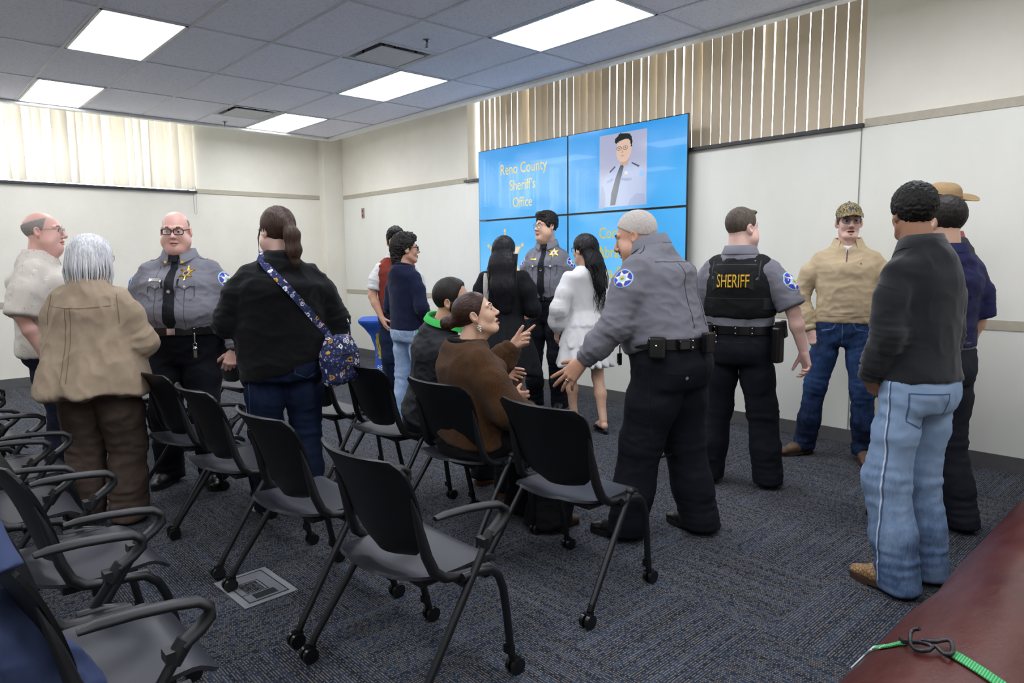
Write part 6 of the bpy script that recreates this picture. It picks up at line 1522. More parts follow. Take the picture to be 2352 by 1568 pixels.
m = MB(); p = Vector(g.beltprof(math.radians(215), .04)); m.tube([p+Vector((0,0,.05)), p+Vector((-.03,0,.055)), p+Vector((-.045,0,.03)), p+Vector((-.05,0,-.04)), p+Vector((-.02,0,-.05))], .005, 8); m.build('key_hook', M_chr, g.root)
ho = belt_item(g, 'holster', -18, M_leather, (.075,.055,.22), -.085, .045, bevel=.014); p = Vector(g.beltprof(math.radians(-18), .05)); M = Matrix.Translation(p+Vector((0,0,.0))) @ Matrix.Rotation(math.radians(-18)-PI/2, 4, 'Z')
m = MB(); m.box(-.045,.025,-.018,.018,.00,.055, 0, M); m.box(-.075,-.035,-.016,.016,-.06,.045, 0, M @ Matrix.Rotation(.25, 4, 'Y')); m.build('sidearm_grip', plain('matte_black', '#0a0a0b', .5), ho, bevel=.005)
m = MB(); m.tube([M @ Vector((-.03+.035*math.cos(q), -.03, -.055+.035*math.sin(q))) for q in np.linspace(.5, 5.5, 14)], .006, 8); m.build('holster_strap', M_gloss, ho)
MB().box(-.04,.04,-.01,.01,-.02,.03, 0, Matrix.Translation(Vector(g.beltprof(math.radians(-8), .02)))).build('belt_loop', M_leather, ho)
H_SB = hairmat('hair_short_brown', '#3a2e27', '#75685c', (1,1,1), 260); hair(g, H_SB, SU(.01, cap(.005, (.082,.074), (.012,-.020), (-.082,-.062), .005, .012), ell((0,.062,.098), (.05,.03,.018))), h=.0042, disp=strands(.002, (110,110,110)))

# 14 -- young man in the cap
g = figure('young man in a camouflage cap and beige quarter-zip sweater standing by the wall', (-2.02, 5.06), 203, 1.81, 'avg', head=(9, 1, 0), skin_mat=SK_FAIR, hs=1.0,
    arms=[dict(u=(.40,-.12,-1), f=(-.34,.30,-1), hd=(-.42,.25,-1), pn=(-.3,-1,0), pose=dict(curl=(.5,.55,.6,.6), thumb=(.9,.1,.1))), dict(u=(-.42,-.10,-1), f=(.40,.42,-.9), hd=(.62,.12,-.85), pn=(-.15,-1,-.1), pose=dict(curl=(.10,.12,.16,.22), spread=.05, thumb=(.7,.3,.2)))],
    legs=[dict(foot=(.235,.02), toe=-52, kx=.5), dict(foot=(-.16,.06), toe=6)], upd=dict(sw=.20, ch=(.185,.125,.13), be=(.168,.122,.115), wa=(.165,.115,.11)))
make_body(g, dict(jaw=.92, mouth=.007)); eyes(g); brows(g, plain('brow_sandy', '#6f5240', .8))
F_BEIGE = fabric('beige_sweater_knit', '#bca98a', .95, .06, 500, .35); k = g.k
shirt(g, F_BEIGE, 'sweater', .017, .945, 1.505, ('long','long'), (1.35,1.25,1.1), .040, .006, 44, .0085, sc=(6,6,9), jamp=.011)
f = td(g, (0,-1,0)); e = plain('zip_brown', '#5a4336', .5)
seam(g, [(-.16+.32*q/20, 0) for q in range(21)], plain('sweater_welt', '#8f7e64', .9), f, bv=g.bv, c=(0,.6,.995*k), w=.004)
collar(g, F_BEIGE, .074, 1.452, .040, .046, 70, .012, spread=.030)
vs, fs = strip_fill(line_pts((0,.0),(-.006,-.085),8), .009); decal('zip', g.root, g.bv, [e], vs, fs, tl(g, (0,.5,1.44*k)), f, (0,0,1), .002, .002); vs, fs = disc_fill([(-.030,.012),(.030,.012),(0,-.045)], 2); decal('undershirt', g.root, g.bv, [F_WHITE], vs, fs, tl(g, (0,.5,1.455*k)), f, (0,0,1), .002, .001)
vs, fs = disc_fill(circ(.0055, 8), 1); decal('chest_logo', g.root, g.bv, [plain('logo_red', '#6b2b2a', .7)], vs, fs, tl(g, (-.085,.5,1.345*k)), f, (0,0,1), .001, .001)
F_DENW = denim('washed_indigo_denim', '#121a30', '#34507f', .42, .5, .8); trousers(g, F_DENW, 'jeans', rt=1.0, rk=.070, ra=.074, amp=.005, jamp=.010, zb=.045)
e2 = plain('denim_stitch', '#5a6f98', .8)
for s in (1,-1): seam(g, [(s*.05,.0),(s*.075,-.045),(s*.145,-.06)], e2, (0,-1,0), bv=g.bvt, c=(0,.6,.985), w=.005, name='front_pocket')
seam(g, line_pts((.0,.02),(0,-.13),8), e2, (0,-1,0), bv=g.bvt, c=(.012,.6,.97), w=.004, name='fly')
belt(g, M_leather, 1.0, .035, .014)
BOOT = plain('brown_boot_leather', '#5b4331', .55, 0, .4, .15, 40, .15); shoes(g, BOOT, plain('boot_sole_brown', '#3a2a20', .6), .29, 'boot', sq=True, boot=.05)
watch(g, 1, M_leather, M_gloss, dial=.018); ax = nv(g.W[0]-g.E[0]); c = g.W[0]-ax*.01; x = nv(np.cross(ax, (0,0,1))); y = np.cross(ax, x); MB().tube([tuple(c+.031*(x*math.cos(q)+y*math.sin(q))) for q in np.linspace(0, 2*PI, 19)[:-1]], .0045, 8, closed=True).build('bracelet', plain('bracelet_blue', '#1f2f86', .5), g.root)
hair(g, H_SB, cap(.005, (.080,.060), (.012,-.018), (-.080,-.06), .005, .006), h=.0045)
m, nt, b = base('camouflage_twill', '#6b5f45', .85, 0, .2); co = nt.coord(); n1 = nt.noise(co, 75, 3, .65); nt.lk(nt.ramp(n1, [(.0, lin('#3a3d2c')), (.40, lin('#4f5238')), (.47, lin('#8a795a')), (.54, lin('#b5a683')), (.60, lin('#3b3526'))], 'CONSTANT'), b.inputs['Base Color']); F_CAMO = m
cp = SU(.008, ell((0,-.012,.052), (.083,.104,.086))); cp = SI(.004, SS(.002, cp, ell((0,-.012,.046), (.078,.099,.084))), plane((0,0,.050), (0,.10,-1))); cp = SI(.005, ell((0,-.012,.054), (.084,.105,.084)), plane((0,0,.050), (0,.12,-1)))
cpo = hair(g, F_CAMO, cp, (-.12,-.14,.0), (.12,.13,.17), .0045, name='cap')
br = SI(.0035, off(ell((0,.075,.052), (.074,.092,.020)), 0), plane((0,.078,0), (0,-1,0))); br = SI(.003, br, plane((0,0,.058), (0,.0,1)), plane((0,0,.046), (0,.10,-1)))
rows = [[],[],[]]
for q in range(17):
    a = PI*q/16; c_, s_ = math.cos(a), math.sin(a)
    rows[0].append((.081*c_, .02+.070*s_, .060-.004*abs(c_))); rows[1].append((.080*c_, .04+.092*s_, .055-.012*abs(c_)-.002)); rows[2].append((.076*c_, .055+.112*s_, .041-.014*abs(c_)-.002))
m = MB(); m.grid(rows, thick=.004, M=g.Mh); m.build('brim', F_CAMO, cpo); m = MB(); m.sphere(g.Mh @ Vector((0,-.012,.138)), .008, 10); m.build('button', F_CAMO, cpo)
pts = [(.0,.0)]; vs, fs = disc_fill([(-.030,-.012),(-.012,.016),(.006,.010),(.030,.020),(.022,-.006),(.030,-.020),(.0,-.012)], 1); 
m = MB(); m.add([g.Mh @ Vector((x, .0935-abs(x)*.35-(y+.02)*.22, .088+y)) for x, y in [(a*.7, b_*.7) for a, b_ in vs]], fs); m.build('cap_emblem', plain('emblem_dark', '#3b4a63', .7), cpo)
_ld = M_lens.copy(); _ld.name = 'tinted_lens'; _ld.node_tree.nodes['Transparent BSDF'].inputs[0].default_value = (.55,.55,.58,1); glasses(g, plain('clear_grey_rim', '#4a4a50', .3, .4), .028, .019, .0012, round_=2.8, lens=_ld)
ms = SI(.003, off(head_field(jaw=.92, mouth=.007), .003), ell((0,.095,-.051), (.030,.03,.0055))); hair(g, plain('moustache_sandy', '#7a5946', .8), ms, (-.05,.06,-.08), (.05,.13,-.02), .003, name='moustache')

# 15 -- man in the fleece
g = figure('man with short black hair in a charcoal fleece and light blue jeans', (-.975, 3.26), 70, 1.755, 'avg', head=(-26, 0, 0), skin_mat=SK_BROWN, hs=.90, lean=5,
    arms=[dict(u=(.06,.0,-1), f=(-.15,.08,-1), pose=dict(curl=(.4,.4,.4,.4))), dict(u=(-.13,-.06,-1), f=(.10,.46,-.9), hd=(.75,.05,-.9), lu=.92, lf=.86)], legs=[dict(foot=(.115,.02), toe=-4), dict(foot=(-.115,-.02), toe=8)], upd=dict(sw=.172, ch=(.152,.112,.125), be=(.148,.112,.110), wa=(.146,.110,.106), hi=(.155,.106,.126), th=.084, ar=.044))
make_body(g, None); eyes(g); brows(g, BROW); k = g.k
F_FLEECE = fabric('charcoal_fleece', '#191b1f', .98, .15, 420, .5, .25, fine=.25); shirt(g, F_FLEECE, 'fleece', .020, .915, 1.505, ('long','long'), (1.45,1.38,1.15), .043, .008, 50, .009, sc=(5,5,4), jamp=.014)
collar(g, F_FLEECE, .078, 1.455, .042, .052, 55, .018, spread=.026)
seam(g, [(-.09+.18*q/10, -.02*(q/5-1)**2) for q in range(11)], plain('fleece_seam', '#121316', .9), td(g, (1,.2,0)), c=tuple(g.S[1]*.8+g.E[1]*.2+np.array((-.2,0,0))), w=.005)
F_DENF = denim('faded_blue_denim', '#364c70', '#8aa2c0', .50, zf=.42); trousers(g, F_DENF, 'jeans', rt=1.12, rk=.086, ra=.083, back_=.016, amp=.005, jamp=.010, zb=.022)
e = plain('pale_stitch', '#b9c7da', .8); e3 = plain('denim_seam_dark', '#43597c', .8); bp = (.2,1,0)
seam(g, [(-.075,.0),(.075,.0),(.07,-.12),(.0,-.155),(-.07,-.12),(-.075,.0)], e3, bp, bv=g.bvt, c=(-.165,-.5,.885), name='back_pocket', w=.0045)
seam(g, line_pts((0,.08),(0,-.80),34), e, (1,.05,0), bv=g.bvt, c=(-.5,-.015,.86), w=.006); seam(g, line_pts((.007,.08),(.007,-.80),34), e3, (1,.05,0), bv=g.bvt, c=(-.5,-.015,.86), w=.005)
seam(g, [(-.06,-.03),(.0,-.02),(.05,.02)], e3, (1,-.4,0), bv=g.bvt, c=(-.5,.14,.95), w=.006, name='front_pocket')
m, nt, b = base('tan_scale_leather', '#9a7850', .45, 0, .5); vv = nt.new('ShaderNodeTexVoronoi', Scale=62.0, feature='DISTANCE_TO_EDGE'); nt.lk(nt.coord(), vv.inputs['Vector']); nt.lk(nt.ramp(vv.outputs['Distance'], [(.0, lin('#5e4327')), (.10, lin('#9a7850')), (.4, lin('#b08c60'))]), b.inputs['Base Color']); nt.lk(nt.bump(vv.outputs['Distance'], .8, .006), b.inputs['Normal'])
shoes(g, m, plain('boot_sole_dark', '#3f2d20', .6), .305, 'boot', boot=.0, heel=.04); watch(g, 1, M_leather, M_gloss, dial=.018)
hair(g, hairmat('hair_tight_curls', '#0d0b0a', '#1d1916', (1,1,1), 200), SU(.02, cap(.020, (.080,.066), (.008,-.006), (-.085,-.058), .006, .012)), h=.005, disp=curls(.007, 95, 6), hi=(.14,.15,.18))

# 16 -- man in the navy polo
g = figure('man in a navy blue polo shirt and dark trousers behind the charcoal fleece', (-1.14, 4.05), 66, 1.735, 'big', head=(6, 0, 0), skin_mat=SK_OLIVE, hs=1.04,
    arms=[dict(u=(.22,.0,-1), f=(-.1,.5,-1)), dict(u=(-.22,.1,-1), f=(.1,.5,-1))], legs=[dict(foot=(.12,-.08), toe=-6), dict(foot=(-.12,.08), toe=6)])
make_body(g, dict(fat=.5), (1,1), (1,1)); eyes(g); brows(g, BROW)
F_POLO = fabric('navy_polo_pique', '#171a45', .7, .08, 900, .15); shirt(g, F_POLO, 'polo_shirt', .015, .985, 1.505, ('short','short'), (1.45,1.4,1.3), amp=.006, seed=61, sleeve_len=.55, jamp=.01); collar(g, F_POLO, .080, 1.455, .034, .045, 55, .018)
trousers(g, fabric('charcoal_trousers', '#1b1e27', .85, .1, 700, .15), rk=.085, ra=.085); belt(g, plain('grey_belt', '#4a4b50', .5), 1.0, .036, .018); shoes(g, M_shoe, M_sole, .28)
hair(g, H_DARK, cap(.009, (.082,.070), (.014,-.024), (-.080,-.072), .006, .010), h=.0045, disp=strands(.003, (80,80,60)))

# 17 -- man in the cowboy hat
g = figure('man in a tan cowboy hat, grey vest and pink shirt, mostly hidden behind others', (-1.32, 4.645), 72, 1.83, 'big', head=(0, 0, 0), skin_mat=SK_FAIR,
    arms=[dict(u=(.22,.0,-1), f=(-.1,.5,-1)), dict(u=(-.22,.05,-1), f=(.1,.5,-1))], legs=[dict(foot=(.12,.0)), dict(foot=(-.12,-.06))], upd=dict(be=(.19,.165,.15), ch=(.195,.145,.155)))
make_body(g, dict(fat=.5)); eyes(g); k = g.k
F_PINK = fabric('pink_shirt_cotton', '#b0616a', .85, .08, 700, .15); shirt(g, F_PINK, 'shirt', .012, .99, 1.505, ('long','long'), (1.35,1.25,1.05), .04, .005, 70)
F_GV = fabric('grey_vest_cloth', '#3d3e42', .85, .1, 500, .25); shirt(g, F_GV, 'vest', .028, .90, 1.475, (None,None), amp=.006, seed=71, extra=lambda f: SS(.008, f, SU(0, cone(g.S[0]+np.array((.09,0,.04)), g.S[0]+np.array((.01,0,-.15)), .075, .065), cone(g.S[1]+np.array((-.09,0,.04)), g.S[1]+np.array((-.01,0,-.15)), .075, .065))))
collar(g, F_PINK, .080, 1.455, .03, .045, 55, .018)
F_DEN17 = denim('mid_blue_denim', '#26406e', '#5b7fb2', .5); trousers(g, F_DEN17, 'jeans', rk=.082, ra=.082); seam(g, [(-.07,.0),(.07,.0),(.065,-.11),(.0,-.14),(-.065,-.11),(-.07,.0)], e, (0,1,0), bv=g.bvt, c=(-.09,-.6,.93), name='back_pocket', w=.007); shoes(g, BOOT, M_sole, .29, 'boot', boot=.04)
hair(g, H_SB, cap(.006, (.080,.060), (.012,-.018), (-.080,-.06), .005, .006), h=.0045)
M_FELT = plain('tan_felt', '#98805f', .9, 0, .2, .06, 50, .15)
cr = SU(.02, ell((0,-.008,.105), (.084,.106,.070)), SI(.01, ell((0,-.008,.06), (.087,.109,.06)), plane((0,0,.055), (0,0,-1)))); cr = SS(.02, cr, cone((0,-.07,.185), (0,.09,.185), .022, .022))
cr = SI(.006, cr, plane((0,0,.055), (0,0,-1))); ho_ = hair(g, M_FELT, cr, (-.13,-.15,.02), (.13,.14,.22), .005, name='cowboy_hat')
rows = []
for j in range(6):
    r_ = []
    for q in range(40):
        a = 2*PI*q/40; c_, s_ = math.cos(a), math.sin(a); t_ = j/5; r = .083+.088*t_; ry = .105+.085*t_
        r_.append((r*c_, -.008+ry*s_, .058+.050*(t_**1.6)*abs(c_)**2-.012*t_*abs(s_)))
    rows.append(r_)
m = MB(); m.grid(rows, thick=.004, M=g.Mh, closed=True); m.build('brim', M_FELT, ho_)
m = MB(); rows = [[(.0885*math.cos(q), -.008+.1105*math.sin(q), z) for q in np.linspace(0, 2*PI, 41)[:-1]] for z in (.062, .080)]; m.grid(rows, thick=.002, M=g.Mh, closed=True); m.build('hat_band', plain('hat_band_brown', '#6f543a', .7), ho_)

# ---------- blue fitted table ----------
bx, by = -7.14, 4.61
t = empty('cocktail_table', (bx, by, 0), math.radians(54), 'small table under a fitted blue cover with a gold emblem and the word RESPECT', 'table')
M_blue, nt, b = base('blue_stretch_cover', '#2f5bb8', .6, 0, .3); nt.lk(nt.ramp(nt.noise(nt.coord(), 6, 2), [(.3, lin('#2a52aa')), (.7, lin('#3564c4'))]), b.inputs['Base Color'])
rows = []; TH = .755
for z, w, d in ((.0, .27, .26), (.02, .265, .255), (.10, .24, .225), (.25, .218, .205), (.42, .222, .208), (.56, .265, .24), (.66, .335, .30), (.72, .392, .355), (.745, .40, .362), (TH, .398, .36)):
    r_ = []
    for q in range(48):
        a = 2*PI*(q+.5)/48; c, s = math.cos(a), math.sin(a); rr_ = (abs(c)**7+abs(s)**7)**(-1/7.0); r_.append((w*c*rr_, d*s*rr_, z))
    rows.append(r_)
m = MB(); m.grid(rows, closed=True); cover = m.build('cover', M_blue, t)
bvc = BVHTree.FromPolygons([v.co[:] for v in cover.data.vertices], [p.vertices[:] for p in cover.data.polygons])
MB().prism([(.399*math.cos(2*PI*(q+.5)/48)*(abs(math.cos(2*PI*(q+.5)/48))**7+abs(math.sin(2*PI*(q+.5)/48))**7)**(-1/7.0), .361*math.sin(2*PI*(q+.5)/48)*(abs(math.cos(2*PI*(q+.5)/48))**7+abs(math.sin(2*PI*(q+.5)/48))**7)**(-1/7.0)) for q in range(48)], TH-.012, TH+.001).build('tabletop', M_blue, t)
M_eg = plain('emblem_gold', '#b8a23c', .6); M_ed = plain('emblem_dark_blue', '#23306a', .6); M_wl = plain('cover_lettering', '#dfe3ea', .6)
shield = [(0,.17),(.03,.155),(.075,.165),(.09,.14),(.082,.10),(.098,.07),(.085,.02),(.092,-.03),(.085,-.08),(.098,-.11),(.07,-.145),(.03,-.15),(0,-.19),(-.03,-.15),(-.07,-.145),(-.098,-.11),(-.085,-.08),(-.092,-.03),(-.085,.02),(-.098,.07),(-.082,.10),(-.09,.14),(-.075,.165),(-.03,.155)]
d = (0, 1, 0); c0 = (-.105, -.6, .44)
vs, fs = disc_fill(shield, 4); em = decal('emblem', cover, bvc, [M_eg], vs, fs, c0, d, (0,0,1), .001, .0008)
for r, mt, lf in ((.068, M_ed, .0024), (.062, M_eg, .0036), (.040, M_ed, .0048), (.035, plain('emblem_blue', '#4f74b8', .6), .0060), (.018, M_eg, .0072)):
    vs, fs = disc_fill([(x, y*1.1) for x, y in circ(r, 26)], 3); decal('emblem_seal', em, bvc, [mt], vs, fs, c0, d, (0,0,1), lf, .0006)
for txt, dz, sz in (('RENO COUNTY', .118, .022), ('SHERIFF', .090, .020), ('OFFICE', -.098, .020), ('EST. 1872', -.125, .020)):
    vs, fs = text_mesh(txt, sz); decal('emblem_lettering', em, bvc, [M_ed], vs, fs, (c0[0], -.6, c0[2]+dz), d, (0,0,1), .003, .0006)
vs, fs = text_mesh('RESPECT', .072, 0, 'CENTER', .8); decal('lettering', cover, bvc, [M_wl], vs, fs, (-.08, -.6, .185), d, (0,0,1), .001, .0008)

# ---------- rolled mat with strap ----------
RR, RXC, RY0, RY1 = .32, -.318, .75, 5.05
M_vinyl, nt, b = base('maroon_vinyl', '#451410', .34, 0, .5, .05); co = nt.coord((1, .35, 1)); n1 = nt.noise(co, 5, 4, .6); n2 = nt.noise(nt.coord((3, 1.2, 3)), 9, 4, .7)
nt.lk(nt.ramp(nt.math('ADD', nt.math('MULTIPLY', n1, .7), nt.math('MULTIPLY', n2, .3)), [(.3, lin('#3a100d')), (.7, lin('#511b15'))]), b.inputs['Base Color'])
nt.lk(nt.ramp(nt.noise(nt.coord((1,1,1)), 9, 5, .7), [(.3, (.28,.28,.28,1)), (.7, (.46,.46,.46,1))]), b.inputs['Roughness']); nt.lk(nt.bump(nt.math('ADD', n1, nt.math('MULTIPLY', n2, .4)), .25, .02), b.inputs['Normal'])
t = empty('rolled_mat', (RXC, RY0, 0), 0, 'big rolled-up maroon vinyl mat lying along the right edge of the floor', 'mat')
NY, NA = 120, 96; ys_ = np.linspace(0, RY1-RY0, NY); P = []
for y in ys_:
    for q in range(NA):
        a = 2*PI*q/NA; P.append((math.cos(a), y, math.sin(a)))
P = np.array(P); ang = np.arctan2(P[:,2], P[:,0])
cr_ = ridge(np.stack([ang*1.6+.25*np.sin(P[:,1]*3), P[:,1]*.9, ang*0], 1), 3)
rad = RR-.006+.006*noise3(np.stack([ang*1.2, P[:,1]*1.1, ang*0], 1), 5)+.006*cr_*(np.sin(ang) > -.3)
STY = 1.50
pin = .016*np.exp(-((P[:,1]-(STY-.05))/.10)**2); rad = rad-pin*(.6+.4*np.sin(ang*5))
Vx = np.stack([rad*P[:,0], P[:,1], RR+rad*P[:,2]], 1); Vx[:,2] = np.maximum(Vx[:,2], .001)
Q = np.array([(i*NA+q, (i+1)*NA+q, (i+1)*NA+(q+1) % NA, i*NA+(q+1) % NA) for i in range(NY-1) for q in range(NA)])
me = np_mesh('roll', Vx, Q); rl = link('roll', me, M_vinyl, t); bvr = BVHTree.FromPolygons([tuple(v) for v in Vx], [tuple(q) for q in Q])
for yy, sgn in ((0, -1), (RY1-RY0, 1)):                                     # spiral ends
    m = MB(); m.lathe([(.0, 0)][:0]+[(RR-.004, 0), (RR-.05, .0)], 48, 0, Matrix.Translation((0, yy+.0005*sgn, RR)) @ Matrix.Rotation(PI/2, 4, 'X'))
    m.build('roll_end', plain('mat_foam', '#2b2322', .9), t)
    sp_ = [((RR-.02-.27*q/160)*math.cos(q*.28), yy+.001*sgn, RR+(RR-.02-.27*q/160)*math.sin(q*.28)) for q in range(160)]
    MB().tube(sp_, .005, 6).build('roll_layer', M_vinyl, t)
# strap: two green webbing halves joined by black hooks
M_web, nt, b = base('green_webbing', '#3f9a5c', .75, 0, .3); w1 = nt.new('ShaderNodeTexWave', wave_type='BANDS', bands_direction='X', Scale=60.0); nt.lk(nt.coord(), w1.inputs[0]); nt.lk(nt.ramp(w1.outputs['Fac'], [(.2, lin('#2f8a4b')), (.8, lin('#5db57a'))]), b.inputs['Base Color']); nt.lk(nt.bump(w1.outputs['Fac'], .4, .002), b.inputs['Normal'])
t = empty('ratchet_strap', (RXC, RY0, 0), 0, 'green webbing strap with black metal hooks tied round the maroon mat', 'strap')
def rs(a, y, lift=.004): 
    r = RR+lift; return Vector((r*math.cos(a), y, RR+r*math.sin(a)))
def hit(px, py, lift):
    """point of the roll surface seen at a pixel, in roll coordinates"""
    d_ = Vector(_F+_R*(px-1176)/_f-_U*(py-784)/_f).normalized(); o_ = Vector((0,0,CAMH))-Vector((RXC,RY0,0)); loc, nr, i, ds = bvr.ray_cast(o_, d_)
    if loc is None:
        t_ = (-o_).dot(d_); loc, nr, i, ds = min((bvr.find_nearest(o_+d_*q) for q in np.linspace(1, 4, 60)), key=lambda r: r[3])
    return loc+nr*lift, nr
def web(path, w, name, mat, seed=0):
    pts = []
    for (px, py) in path: pts.append(hit(px, py, .006))
    L = MB(); rows = [[], []]
    for i, (p, nr) in enumerate(pts):
        a = pts[max(i-1, 0)][0]; b_ = pts[min(i+1, len(pts)-1)][0]; sd = (b_-a).normalized().cross(nr).normalized(); rows[0].append(p+sd*w[i]/2); rows[1].append(p-sd*w[i]/2)
    L.grid(rows, thick=.003); return L.build(name, mat, t)
web([(1952,1530),(1965,1516),(1985,1503),(2005,1493),(2030,1489)], [.014,.016,.018,.018,.018], 'frayed_end', plain('white_webbing', '#cfd6cf', .85), 1)
web([(2012,1491),(2035,1488),(2055,1484),(2072,1480),(2086,1481)], [.016,.018,.020,.022,.016], 'webbing', M_web)
web([(2183,1503),(2200,1512),(2225,1527),(2255,1546),(2280,1563),(2305,1580)], [.026,.026,.026,.026,.026,.026], 'webbing', M_web)
M_hook = plain('black_hook_steel', '#16171a', .35, 0, .5)
def hook(path, r): return MB().tube([hit(x, y, l)[0] for x, y, l in path], r, 10).build('hook', M_hook, t)
hook([(2075,1479,.012),(2082,1486,.012),(2098,1489,.014),(2120,1492,.016),(2140,1498,.016),(2146,1503,.014),(2138,1506,.012),(2122,1506,.010),(2108,1503,.010),(2100,1496,.012),(2099,1485,.016),(2103,1477,.022),(2112,1472,.026),(2126,1471,.026)], .0046)
hook([(2190,1499,.012),(2188,1490,.014),(2180,1486,.016),(2168,1488,.016),(2155,1493,.018),(2140,1494,.020),(2128,1492,.020)], .0046)
hook([(2190,1499,.012),(2188,1512,.012),(2182,1517,.012),(2172,1515,.012),(2162,1507,.012),(2155,1500,.014)], .0046)

# ---------- floral bag of the woman in the black sweater ----------
m, nt, b = base('paisley_quilted_cotton', '#3a4063', .85, 0, .2); co = nt.coord(); wp = nt.n.new('ShaderNodeVectorMath'); wp.operation = 'ADD'; nz3 = nt.n.new('ShaderNodeTexNoise'); nz3.inputs['Scale'].default_value = 9; nt.lk(co, nz3.inputs['Vector'])
sc3 = nt.n.new('ShaderNodeVectorMath'); sc3.operation = 'SCALE'; sc3.inputs['Scale'].default_value = .06; nt.lk(nz3.outputs['Color'], sc3.inputs[0]); nt.lk(co, wp.inputs[0]); nt.lk(sc3.outputs[0], wp.inputs[1])
def motif(scale, r0, r1, stops, frq, under):
    vo = nt.new('ShaderNodeTexVoronoi', feature='F1', Scale=scale, Randomness=1.0); nt.lk(wp.outputs[0], vo.inputs['Vector']); d_ = vo.outputs['Distance']
    sp2 = nt.n.new('ShaderNodeSeparateColor'); nt.lk(vo.outputs['Color'], sp2.inputs[0]); pc = nt.ramp(sp2.outputs[0], stops, 'CONSTANT')
    pn = nt.noise(wp.outputs[0], scale*4, 2); e_ = nt.math('ADD', d_, nt.math('MULTIPLY', nt.math('SUBTRACT', pn, .5), .35))
    rg = nt.math('GREATER_THAN', nt.math('SINE', nt.math('MULTIPLY', e_, frq)), -.2); on = nt.math('MULTIPLY', nt.math('LESS_THAN', e_, r1), rg)
    return nt.mixc(on, under, pc), d_
c1, dd = motif(60.0, 0, .34, [(.0, lin('#8294c4')), (.4, lin('#d8dbe6')), (.7, lin('#4e5a8c'))], 20.0, lin('#2a2f52'))
c1, dd = motif(26.0, 0, .40, [(.0, lin('#e6e4de')), (.34, lin('#c79a2f')), (.5, lin('#dfe3ee')), (.78, lin('#a9b8dc')), (.9, lin('#d5b3c2'))], 26.0, c1)
nt.lk(c1, b.inputs['Base Color']); nt.lk(nt.bump(nt.math('ADD', dd, nt.noise(co, 60, 2)), .4, .004), b.inputs['Normal']); F_PAIS = m
g = g4; MW = g.root.matrix_basis.copy(); MW = Matrix.Translation(g.root.location) @ Matrix.Rotation(g.root.rotation_euler.z, 4, 'Z')
t = empty('shoulder_bag', (g.root.location.x, g.root.location.y, 0), g.root.rotation_euler.z, 'quilted navy floral bag slung across the back of the black sweater', 'bag')
bc = np.array((.285, -.165, .905)); Rz = Matrix.Rotation(math.radians(38), 4, 'Z')
bf = SU(.03, ell((0,0,.02), (.125,.06,.14)), rbox((0,0,-.045), (.125,.055,.105), .05)); bf = SI(.01, bf, plane((0,0,.125), (0,0,1)))
MB_ = Matrix.Translation(bc) @ Rz @ Matrix.Rotation(math.radians(-4), 4, 'Y')
lo, hi = bounds([bc], .24); bo, bvb = sdf_obj('bag_body', t, F_PAIS, XF(bf, MB_), lo, hi, .0065, lambda P, N: .006*ridge(P*np.array((9,9,14)), 6)+.003*noise3(P*22), 1, bvh=True)
dn = tuple((MB_.to_3x3() @ Vector((0,1,0)))); vs, fs = strip_fill([(-.10,.0),(-.10,-.12),(.10,-.12),(.10,.0),(-.10,.0)], .006); decal('pocket_edge', bo, bvb, [plain('bag_trim', '#262b4d', .8)], vs, fs, tuple(MB_ @ Vector((0,-.3,.035))), dn, (0,0,1), .001, .002)
vs, fs = strip_fill(line_pts((-.09,0),(.09,0),8), .010); decal('zip', bo, bvb, [plain('zip_dark', '#1d2036', .6)], vs, fs, tuple(MB_ @ Vector((0,-.3,.03))), dn, (0,0,1), .003, .002)
# strap: from the left shoulder down across the back to the bag, laid on the sweater
pts = []
for q in range(29):
    a = q/28; x = -.105+(.245+.105)*a; z = 1.455*g.k+(1.02-1.455*g.k)*a
    loc, nr, i, ds = g.bv.ray_cast(Vector((x, -.8, z)), Vector((0, 1, 0)))
    if loc is None: loc, nr, i, ds = g.bv.find_nearest(Vector((x, -.12, z)))
    pts.append((loc, nr))
fr = []
for (x, y, z) in ((-.10, .10, 1.475), (-.108, .05, 1.50), (-.110, .0, 1.51), (-.108, -.05, 1.495)):
    loc, nr, i, ds = g.bv.find_nearest(Vector((x, y, z*g.k))); fr.append((loc, nr))
pts = fr+pts; pts[-1] = (MB_ @ Vector((-.085, -.01, .115)), Vector((0,-1,0)))
rows = [[], []]
for i, (p, nr) in enumerate(pts):
    a = pts[max(i-1, 0)][0]; b_ = pts[min(i+1, len(pts)-1)][0]; n_ = Vector((0,-1,.3)).normalized() if i > 5 else Vector((0,-.4,1)).normalized(); tn = (b_-a).normalized(); sd = tn.cross(n_).normalized(); p2 = p+n_*.008
    rows[0].append(p2+sd*.021); rows[1].append(p2-sd*.021)
m = MB(); m.grid(rows, thick=.003); m.build('strap', F_PAIS, t)
e1 = MB_ @ Vector((.10, 0, .11)); MB().tube([e1, e1+Vector((.0,.01,.06)), e1+Vector((-.02,.04,.13)), e1+Vector((-.04,.08,.17))], .016, 10, flat=(1.2,.3)).build('strap', F_PAIS, t)

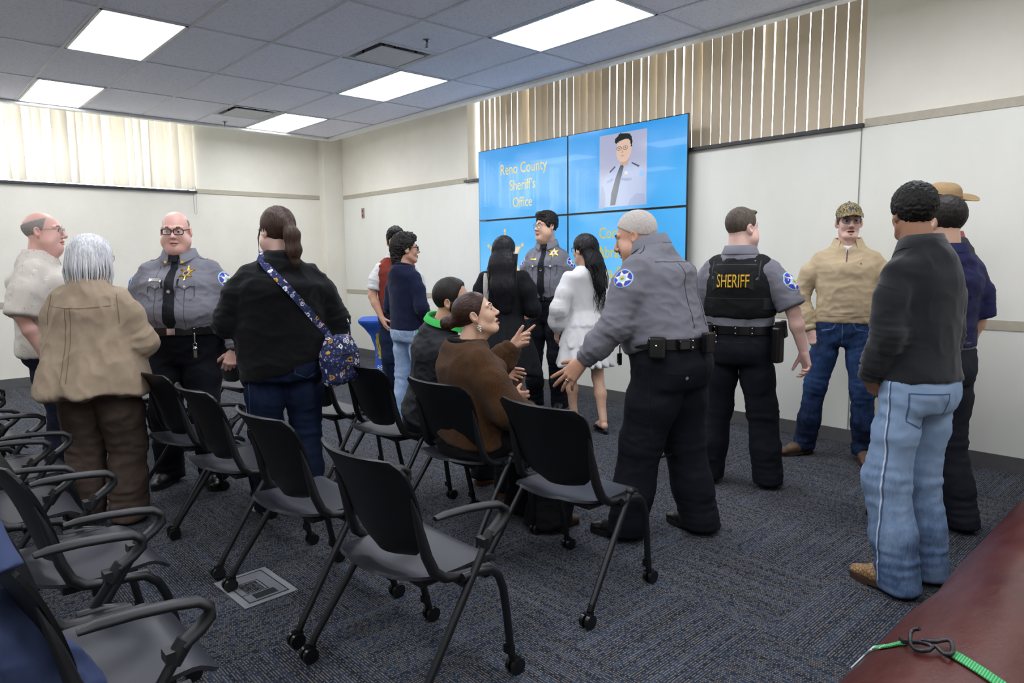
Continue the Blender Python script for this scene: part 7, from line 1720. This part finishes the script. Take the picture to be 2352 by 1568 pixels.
# ---------- white lettered strap on the black dress ----------
g = g9; t = empty('crossbody_bag', (g.root.location.x, g.root.location.y, 0), g.root.rotation_euler.z, 'small bag with a white lettered strap over the black dress', 'bag')
pts = []
for q in range(17):
    a = q/16; x = -.136-.008*a; z = 1.43*g.k-(.40)*a; loc, nr, i, ds = g.bv.ray_cast(Vector((x, -.8, z)), Vector((0,1,0)))
    if loc is None: loc, nr, i, ds = g.bv.find_nearest(Vector((x, -.1, z)))
    pts.append(loc+Vector((0,-.010,0)))
rows = [[p+Vector((-.025,0,.002)) for p in pts], [p+Vector((.025,0,-.002)) for p in pts]]
m = MB(); m.grid(rows, thick=.003); st = m.build('strap', plain('white_strap', '#d6d3cb', .6), t); bvs = BVHTree.FromPolygons([v.co[:] for v in st.data.vertices], [p.vertices[:] for p in st.data.polygons])
vs, fs = text_mesh('MICHAEL   KORS', .034, 0, 'CENTER', .95); decal('lettering', st, bvs, [plain('strap_letter', '#b3aea2', .6)], vs, fs, (-.140, -.6, 1.30*g.k), (0,1,0), (1,0,.03), .0006, .0005)
p = pts[-1]; MB().box(p.x-.026, p.x+.026, p.y-.006, p.y+.006, p.z-.018, p.z+.012).build('buckle', M_chr, t, bevel=.002)
MB().tube([p, p+Vector((-.02,.05,-.12)), p+Vector((-.02,.16,-.2))], .012, 8, flat=(1,.3)).build('strap_end', M_leather, t)
bq = p+Vector((-.03,.22,-.27)); MB().box(bq.x-.03, bq.x+.03, bq.y-.09, bq.y+.09, bq.z-.07, bq.z+.07).build('bag_body', M_leather, t, bevel=.015)

# ---------- blue jacket over the back of the corner chair ----------
t = empty('jacket', (-1.950, .355, 0), 0, 'blue jacket draped over the back of the armchair at the bottom left corner', 'jacket')
F_COB = fabric('blue_jacket_cotton', '#3a4566', .85, .1, 700, .2)
jf = SU(.03, cone((-.05,-.205,.80), (-.03,-.20,.42), .20, .18, (0,1,0), .20), cone((.07,-.20,.68), (.125,-.10,.43), .070, .088, (0,1,0), .80), cone((.09,-.15,.46), (.15,-.08,.28), .085, .07))
jf = SI(.02, jf, plane((0,0,.70), (.3,0,1)))
sl = SI(.004, chain([(.07,-.28,.935), (.20,-.255,.91), (.275,-.22,.825)], [.05,.052,.050], .02), plane((.275,-.22,.832), (.45,.25,-1)))
jl, jv = sdf_obj('jacket_body', t, F_COB, jf, (-.36,-.42,.22), (.47,.10,1.0), .007, folds(g4, .010, 91, [(np.array((.26,-.12,.55)), (.6,.2,-1), 22)], (8,8,4), .014), 1, bvh=True)
sdf_obj('sleeve', t, F_COB, sl, (.05,-.34,.60), (.47,.04,1.0), .006, lambda P, N: .005*noise3(P*14, 4))
# ---------- daylight and exposure ----------
wd = bpy.data.worlds.new('daylight'); bpy.context.scene.world = wd; wd.use_nodes = True
bg = wd.node_tree.nodes['Background']; bg.inputs[0].default_value = (.92, .96, 1.0, 1); bg.inputs[1].default_value = SKY_E
sc = bpy.context.scene
sc.view_settings.view_transform = 'Standard'; sc.view_settings.look = 'None'; sc.view_settings.gamma = 1.0; sc.view_settings.exposure = EXPO
sc.cycles.max_bounces = 8; sc.cycles.diffuse_bounces = 5; sc.cycles.transparent_max_bounces = 12
sc.cycles.sample_clamp_indirect = 8.0
